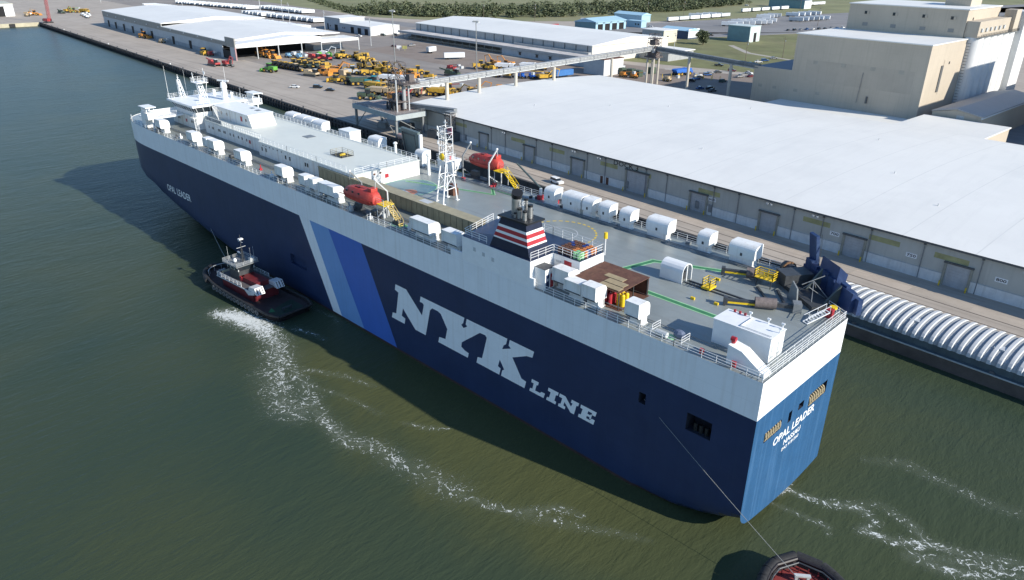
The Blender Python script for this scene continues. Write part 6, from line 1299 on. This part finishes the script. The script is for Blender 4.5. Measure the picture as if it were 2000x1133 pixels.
tm = MB(); tm.cyl((2.4,0,8.4),(2.2,0,15.6),.14,.07,6); tmo = tm.build('mast', M_dgrey, tg); MB().bar((1.4,0,13.8),(3.2,0,13.8),.12).bar((2.3,-1.2,12.4),(2.3,1.2,12.4),.1).build('mast_yard', M_lgrey, tmo); bx('radar', M_white, tmo, (2.6,4.2,-.15,.15,10.6,10.85)); MB().ell((3.2,1.6,9.2),(.45,.45,.55),8,6).build('radome', M_white, tg, smooth=True); bx('anchor_light', M_white, tmo, (1.6,2.4,-.5,.5,14.4,14.7)); lattice('mast_stay', (2.4,0,8.4),(2.3,0,12), .9,.3,4, M_dgrey, tmo, .05)
for x,y in ((1.2,-2.4),(1.0,-1.4),(5.8,1.8)): MB().cyl((x,y,8.4),(x,y,12.2),.04,.03,5).build('whip_antenna', M_lgrey, tg)
bx('vent_house', M_lgrey, tg, (1.0,2.0,-2.4,-1.2,8.4,9.4)); bx('inner_house', M_tugm, tg, (-5.4,1.4,-1.8,1.8,4.4,5.6))
MB().add([(-12.5,4.4,1.12),(-7.4,3.2,1.14),(-7.8,1.4,1.14),(-13.6,2.6,1.12)],[(0,1,2,3)]).build('green_deck_patch', M_tugg, tg, recalc=False)
MB().add([(-16.6,3.6,1.10),(-8,3.9,1.10),(-8,-3.9,1.10),(-16.6,-3.6,1.10)],[(0,1,2,3)]).build('stern_deck', mat('tug_deck_dkgreen',(.02,.045,.03),.6,.2,.5), tg, recalc=False)
bx('towing_winch', M_tugm, tg, (10.4,12.4,-1.4,1.4,2.0,3.3)); MB().cyl((11.4,-1,3.2),(11.4,1,3.2),.7,.7,12).build('winch_drum', M_rope, tg); bx('tow_bitt', M_lgrey, tg, (13.6,13.9,-.8,-.5,2.2,3.4), (13.6,13.9,.5,.8,2.2,3.4), (13.55,13.95,-.9,.9,3.0,3.25))
path_tube([(12+3.8*math.cos(a), 4.0*math.sin(a), 4.0) for a in [R(-70+14*k) for k in range(11)]], .09, 'bow_rail', M_lgrey, tg)
for k in range(0,11,2): a = R(-70+14*k); MB().bar((12+3.8*math.cos(a),4.0*math.sin(a),2.6),(12+3.8*math.cos(a),4.0*math.sin(a),4.0),.06).build('rail_post', M_lgrey, tg)
bx('stern_bitt', M_dgrey, tg, (-14.8,-14.5,-1.2,-.9,1.1,2.0), (-14.8,-14.5,.9,1.2,1.1,2.0), (-14.85,-14.45,-1.3,1.3,1.7,1.9))
def figure_rope(name, label, pts, r, m_):
    mb = MB(); mb.tube(pts, r, 5); return tag(mb.build(name, m_), label, 'rope')
def sag(a, b, d, n=14):
    a = Vector(a); b = Vector(b); return [a.lerp(b,i/n)-Vector((0,0,d*4*(i/n)*(1-i/n))) for i in range(n+1)]
figure_rope('tow_line', 'thin line running from the tugboat bow forward to the ship side', sag((-120.5,-6.6,2.6),(-149,1.2,4.5),.8), .07, M_ropeg)
# second tug, only its round bow shows
t2 = thing('tugboat', 'tugboat with thick black bow fender and red deck at the bottom right edge', 'tugboat', (17.9,-12.9,0), math.atan2(13.2,-10.3))
LT2, BT2 = 34, 11.4
full2, dk2 = tug_hull(t2, LT2, BT2, lambda f: 1.7+1.0*f**2); dk2.build('deck', M_tugd, t2)
sh2 = lambda x: 1.7+1.0*((x+LT2/2)/LT2)**2
path_tube([(x*1.0,y*1.0,sh2(x)) for x,y in full2], .22, 'bulwark_rail', M_tugh, t2, True); path_tube([(x*.96,y*.94,sh2(x)+.05) for x,y in full2], .1, 'inner_rail', M_dgrey, t2, True)
bowp = [(x*1.04,y*1.05,sh2(x)-.35) for x,y in full2 if x > LT2/2*.2]
for i in range(len(bowp)-1):
    a = Vector(bowp[i]); b = Vector(bowp[i+1]); MB().cyl(a.lerp(b,.02),a.lerp(b,.98),.72,.72,12).build('fender_segment', M_rubber, t2, smooth=True)
bx('winch_bed', M_tugh, t2, (10.4,13.4,-2.0,2.0,1.5,2.1)); MB().cyl((11.9,-1.5,2.7),(11.9,1.5,2.7),.9,.9,14).build('winch_drum', M_dgrey, t2)
for y in (-1.7,-.2,1.7): MB().cyl((11.9,y-.12,2.7),(11.9,y+.12,2.7),1.1,1.1,14).build('drum_flange', M_lgrey, t2)
bx('tow_staple', M_lgrey, t2, (14.2,14.5,-.8,-.5,1.6,2.8), (14.2,14.5,.5,.8,1.6,2.8), (14.15,14.55,-.9,.9,2.6,2.82)); bx('deck_plate', M_tugh, t2, (9.4,15.2,-2.4,2.4,1.55,1.66)); bx('deck_house', M_tugm, t2, (-6,3,-3.4,3.4,.9,4.2)); bx('wheelhouse', M_dgrey, t2, (-1,2.4,-2,2,4.2,7))
for a in range(-60,61,12): p = Vector((9.6+6.2*math.cos(R(a)),5.0*math.sin(R(a)),1.75)); MB().bar(p,p+Vector((0,0,.75)),.12).build('bulwark_stay', M_tugm, t2)
figure_rope('tow_rope', 'pale tow rope slanting from the ship side port down to the bottom right tugboat', sag((-15.5,.4,14.2),(10.3,-3.2,2.9),.25,20), .032, M_ropeg)
tag(MB().tube(sag((-.5,23,H-.2),(-12,60,5),1.5),.03,4).build('stern_wire', M_dgrey), 'thin dark wire from the ship stern toward the barge', 'rope')
# ---- foam on the water: sheets whose thickness of froth follows the churned tracks
def foam_material():
    M = bpy.data.materials.new('foam'); M.use_nodes = True; nt = M.node_tree; N = nt.nodes; L = nt.links
    b = N['Principled BSDF']; b.inputs['Base Color'].default_value = (.74,.77,.74,1); b.inputs['Roughness'].default_value = .8
    at = N.new('ShaderNodeAttribute'); at.attribute_name = 'froth'
    geo = N.new('ShaderNodeNewGeometry')
    nz = N.new('ShaderNodeTexNoise'); nz.inputs['Scale'].default_value = .35; nz.inputs['Detail'].default_value = 4; L.new(geo.outputs['Position'], nz.inputs['Vector'])
    ad = N.new('ShaderNodeMixRGB'); ad.blend_type = 'ADD'; ad.inputs[0].default_value = 1.0; L.new(geo.outputs['Position'], ad.inputs[1]); L.new(nz.outputs['Color'], ad.inputs[2])
    def mth(op, x, y=0):
        q = N.new('ShaderNodeMath'); q.operation = op
        for i, z in enumerate((x,y)):
            if isinstance(z,(int,float)): q.inputs[i].default_value = z
            else: L.new(z,q.inputs[i])
        return q.outputs[0]
    def ridge(sc, sharp, det, dist):
        n = N.new('ShaderNodeTexNoise'); n.inputs['Scale'].default_value = sc; n.inputs['Detail'].default_value = det; n.inputs['Roughness'].default_value = .55; n.inputs['Distortion'].default_value = dist; L.new(ad.outputs[0], n.inputs['Vector'])
        d = mth('ABSOLUTE', mth('SUBTRACT', n.outputs['Fac'], .5)); return mth('MAXIMUM', mth('SUBTRACT', 1, mth('MULTIPLY', d, sharp)), 0)
    r1 = ridge(.42, 24, 2, 1.4); r2 = ridge(1.25, 15, 2, 1.0); r3 = ridge(3.0, 8, 3, .6)
    n2 = N.new('ShaderNodeTexNoise'); n2.inputs['Scale'].default_value = .9; n2.inputs['Detail'].default_value = 5; n2.inputs['Roughness'].default_value = .62; L.new(ad.outputs[0], n2.inputs['Vector'])
    val = mth('ADD', mth('ADD', mth('MULTIPLY', r1, .40), mth('MULTIPLY', r2, .34)), mth('ADD', mth('MULTIPLY', r3, .10), mth('MULTIPLY', n2.outputs['Fac'], .42)))
    thr = mth('SUBTRACT', 1.0, mth('MULTIPLY', at.outputs['Fac'], .74))
    al = N.new('ShaderNodeMapRange'); al.interpolation_type = 'SMOOTHSTEP'; L.new(mth('SUBTRACT',val,thr), al.inputs[0]); al.inputs[1].default_value = -.06; al.inputs[2].default_value = .36; al.inputs[3].default_value = 0; al.inputs[4].default_value = .9
    # milky aerated water under and around the froth
    soft = mth('MULTIPLY', mth('POWER', mth('MINIMUM', at.outputs['Fac'], 1.0), 1.6), mth('MULTIPLY', mth('ADD', n2.outputs['Fac'], .15), .62))
    cm = N.new('ShaderNodeMix'); cm.data_type = 'RGBA'; L.new(al.outputs[0], cm.inputs[0]); cm.inputs[6].default_value = (.20,.235,.17,1); cm.inputs[7].default_value = (.74,.77,.74,1); L.new(cm.outputs[2], b.inputs['Base Color'])
    alm = mth('MAXIMUM', al.outputs[0], soft)
    tr_ = N.new('ShaderNodeBsdfTransparent'); mx = N.new('ShaderNodeMixShader'); L.new(alm, mx.inputs[0]); L.new(tr_.outputs[0], mx.inputs[1]); L.new(b.outputs[0], mx.inputs[2]); L.new(mx.outputs[0], N['Material Output'].inputs[0])
    return M
M_foam = foam_material()
def foam(name, label, tracks_, x0,x1,y0,y1, step=.8, z=.03):
    nx = int((x1-x0)/step)+1; ny = int((y1-y0)/step)+1; vs = []; val = []
    segs = []
    for path in tracks_:
        for (a,b) in zip(path,path[1:]): segs.append((a,b))
    for j in range(ny):
        for i in range(nx):
            x = x0+i*step; y = y0+j*step; best = 0
            for (ax,ay,aw,ai),(bx_,by,bw,bi) in segs:
                dx,dy_ = bx_-ax,by-ay; l2 = dx*dx+dy_*dy_; t_ = max(0,min(1,((x-ax)*dx+(y-ay)*dy_)/l2 if l2 else 0)); w_ = aw+(bw-aw)*t_
                d2 = ((x-ax-dx*t_)**2+(y-ay-dy_*t_)**2)/(w_*w_)
                if d2 < 4: best = max(best,(ai+(bi-ai)*t_)*math.exp(-d2*1.1))
            vs.append((x,y,z)); val.append(best)
    fs = []
    for j in range(ny-1):
        for i in range(nx-1):
            q = [j*nx+i,j*nx+i+1,(j+1)*nx+i+1,(j+1)*nx+i]
            if max(val[k] for k in q) > .03: fs.append(q)
    used = sorted({k for f in fs for k in f}); mp = {k:i for i,k in enumerate(used)}
    me = bpy.data.meshes.new(name); me.from_pydata([vs[k] for k in used],[],[[mp[k] for k in f] for f in fs]); me.materials.append(M_foam)
    at = me.attributes.new('froth','FLOAT','POINT'); at.data.foreach_set('value',[val[k] for k in used])
    return tag(put(me,name), label, 'foam', kind='stuff')
foam('foam', 'white churned wake streaming back from the tugboat alongside', [
 [(-106,-16.2,3.0,1.3),(-101,-14.2,3.8,1.45),(-95,-13.4,3.6,1.3),(-89,-14.5,3.0,1.0),(-83,-16,2.6,.9)],
 [(-88,-14.5,3.4,.92),(-82,-17,4.2,.8),(-77,-20.5,4.2,.77),(-72,-22.5,4.2,.75),(-67,-24.5,3.8,.77),(-63.5,-24,3.2,.75),(-66,-20.5,2.6,.7),(-70,-19,2.2,.66)],
 [(-84,-15.5,1.8,.85),(-78,-17,1.6,.75),(-70,-18.5,1.8,.75),(-64,-21,2.0,.74),(-58,-22,1.8,.78),(-52,-22.2,2.2,.78),(-48,-20,2.0,.72),(-43,-20,2.6,.68),(-38,-19,2.8,.62),(-32,-18.2,2.8,.6)],
 [(-36.6,-18,1.0,.5),(-32,-18.4,1.0,.7),(-27,-17,1.0,.75),(-23.4,-15.2,1.0,.75),(-20,-10.5,1.0,.72),(-17,-9.6,.9,.55)], [(-23,-15,1.6,.55),(-16,-11.5,1.2,.55),(-12,-9,.8,.6),(-8,-7,.6,.5)],
 [(-76,-16.5,.9,.65),(-68,-12,.9,.55),(-62,-10.5,.7,.5)], [(-70,-18,.6,.62),(-62,-15.5,.6,.6),(-54,-14.5,.6,.5)], [(-50,-13.4,.6,.6),(-46,-11.4,.8,.68),(-44,-9.6,.5,.55)], [(-90,-9,1.0,.65),(-86,-8,.9,.75),(-82,-7.4,.9,.5)], [(-98,-2.2,.7,.5),(-90,-1.4,.6,.6),(-84,-1,.5,.4)]],
 -112,-2,-31,1)
foam('foam', 'white swirling propeller wash trailing from the ship stern', [
 [(-.6,14.6,1.0,.95),(2,14.8,.8,.75),(5.2,15.9,1.2,.7),(8.5,18,1.3,.85),(11,16.6,1.0,.7),(10.4,14,1.2,.85),(14,14.8,1.2,.8),(17.6,17.8,1.2,.85),(21,18.6,1.5,.75),(25,21,1.6,.7),(32,24,2,.6)],
 [(-.7,10.4,.6,.7),(3,11.0,.7,.6),(6.8,11.3,.8,.65),(7.6,10,.5,.5)], [(5,16,1.0,.6),(10,20.5,1.2,.55),(14.5,19.5,1.2,.72),(17,17.2,1,.75),(16,13.6,1.2,.72),(22,17.8,1.6,.75),(28,20,1.6,.7)],
 [(16,13.2,1.2,.6),(20.5,14.6,1.6,.9),(24.5,17,1.6,.7)], [(5,29,1.2,.42),(9,32,1.6,.55),(14,31.6,1.6,.5),(20,31,1.6,.5),(27,33,2,.45)], [(-1.0,12,.7,1.1),(-.6,13.6,.7,1.2),(-.5,15.5,.6,1.0),(-.8,18.5,.4,.6)]],
 -3,36,5,40, .5)
# ================================================================ TREES
M_leaf = [mat('leaf_'+n, c, .8, .25, .15, spec=.2) for n,c in (('dark',(.075,.094,.05)),('mid',(.11,.13,.07)),('light',(.16,.175,.10)))]  # leaf tones lightened to stand in for haze over the distant trees
M_bark = mat('bark', (.10,.075,.05), .9, .2, 2)
def leaves(c, r, n, size, out, rnd):
    for _ in range(n):
        while True:
            p = Vector((rnd.uniform(-1,1),rnd.uniform(-1,1),rnd.uniform(-.8,1)))
            if .25 < p.length < 1: break
        p = Vector((c[0]+p.x*r[0], c[1]+p.y*r[1], c[2]+p.z*r[2]))
        a = Vector((rnd.uniform(-1,1),rnd.uniform(-1,1),rnd.uniform(-.4,.8))).normalized(); b = a.cross(Vector((rnd.uniform(-1,1),rnd.uniform(-1,1),1))).normalized(); s = size*rnd.uniform(.6,1.4)
        out.append((p-a*s-b*s*.6, p+a*s-b*s*.5, p+a*s*.8+b*s*.7, p-a*s*.7+b*s*.6))
def leaf_mesh(name, quads, mats):
    v = []; f = []
    for q in quads: n = len(v); v += [tuple(x) for x in q]; f.append((n,n+1,n+2,n+3))
    me = bpy.data.meshes.new(name); me.from_pydata(v,[],f)
    for x in mats: me.materials.append(x)
    me.polygons.foreach_set('material_index',[random.choice([0,0,1,1,2]) for _ in f]); return me
rnd = random.Random(3)
tr_ = thing('round_tree', 'lone rounded green tree on the lawn beside the teal hut', 'tree', D(-299,414,3)); qs = []
for k in range(16):
    a = rnd.uniform(0,6.28); rr = rnd.uniform(0,4.6); leaves((rr*math.cos(a),rr*math.sin(a),rnd.uniform(3,8.2)),(2.6,2.6,2.0),210,.42,qs,rnd)
put(leaf_mesh('crown',qs,M_leaf),'crown',tr_); tk = MB(); tk.cyl((0,0,0),(0,0,4.5),.45,.3,8)
for k in range(6): a = k*1.05; tk.cyl((0,0,3),(3*math.cos(a),3*math.sin(a),6),.2,.08,6)
tk.build('trunk', M_bark, tr_)
# the wood beyond the yards, one continuous mass
qs = []
cen = [(-700,352),(-640,372),(-585,405),(-545,455),(-520,520),(-505,590),(-500,660),(-510,740),(-520,830)]
for i in range(900):
    k = rnd.random()*(len(cen)-1); j = int(k); f = k-j; s = lerp(cen[j][0],cen[j+1][0],f); t = lerp(cen[j][1],cen[j+1][1],f)
    back = rnd.uniform(0,1)**1.2; s -= back*95*(.45 if k < .7 else 1); t += back*42
    h = rnd.uniform(4.5,10.5)*(.6 if back < .08 else 1)*(.7 if k < .8 else 1); p = D(s,t,3+h*.55); w = rnd.uniform(2.6,5)
    leaves((p.x,p.y,p.z),(w,w,h*.5),52,rnd.uniform(.6,1.0),qs,rnd)
wo = put(leaf_mesh('wood',qs,M_leaf),'wood'); tag(wo,'belt of dense green scrub and trees behind the yards','trees',kind='stuff')
# scrub tufts along the meadow edge and lot verges
qs = []
for i in range(260):
    s = rnd.uniform(-900,-660); t = 345+(-660-s)*.28+rnd.uniform(-6,14); p = D(s,t,3.7); leaves((p.x,p.y,p.z),(rnd.uniform(1.5,4),rnd.uniform(1.5,4),rnd.uniform(.6,1.8)),22,.6,qs,rnd)
sc = put(leaf_mesh('hedge',qs,M_leaf),'hedge'); tag(sc,'low scrubby hedge line along the near edge of the meadow','hedge',kind='stuff')
# ================================================================ labels: single out alike things by their order in the picture
def screen(p):
    d = Vector(p)-co.matrix_world.translation; z = d.dot(cw); f = 1441.466
    return (1000+f*d.dot(cr)/z, 566.5-f*d.dot(cu)/z)
ONES = 'zeroth first second third fourth fifth sixth seventh eighth ninth tenth eleventh twelfth thirteenth fourteenth fifteenth sixteenth seventeenth eighteenth nineteenth'.split()
def ordinal(n):
    if n < 20: return ONES[n]
    t_, u = divmod(n,10); T = {2:'twent',3:'thirt',4:'fort'}[t_]
    return T+'ieth' if u == 0 else T+'y-'+ONES[u]
by = {}
for o in list(SC.objects):
    if o.parent or 'label' not in o or 'group' not in o: continue
    x, y = screen(o.location)
    if o['category'] in ('trailer',) and not (-15 < x < 2015 and -6 < y < 1140): drop(o); continue
    by.setdefault(o['label'], []).append((x, o))
for l, os_ in by.items():
    if 1 < len(os_) < 45:
        os_.sort(key=lambda a: a[0])
        for i, (x, o) in enumerate(os_): o['label'] = l+', '+ordinal(i+1)+' from left'
    elif len(os_) == 1: del os_[0][1]['group']
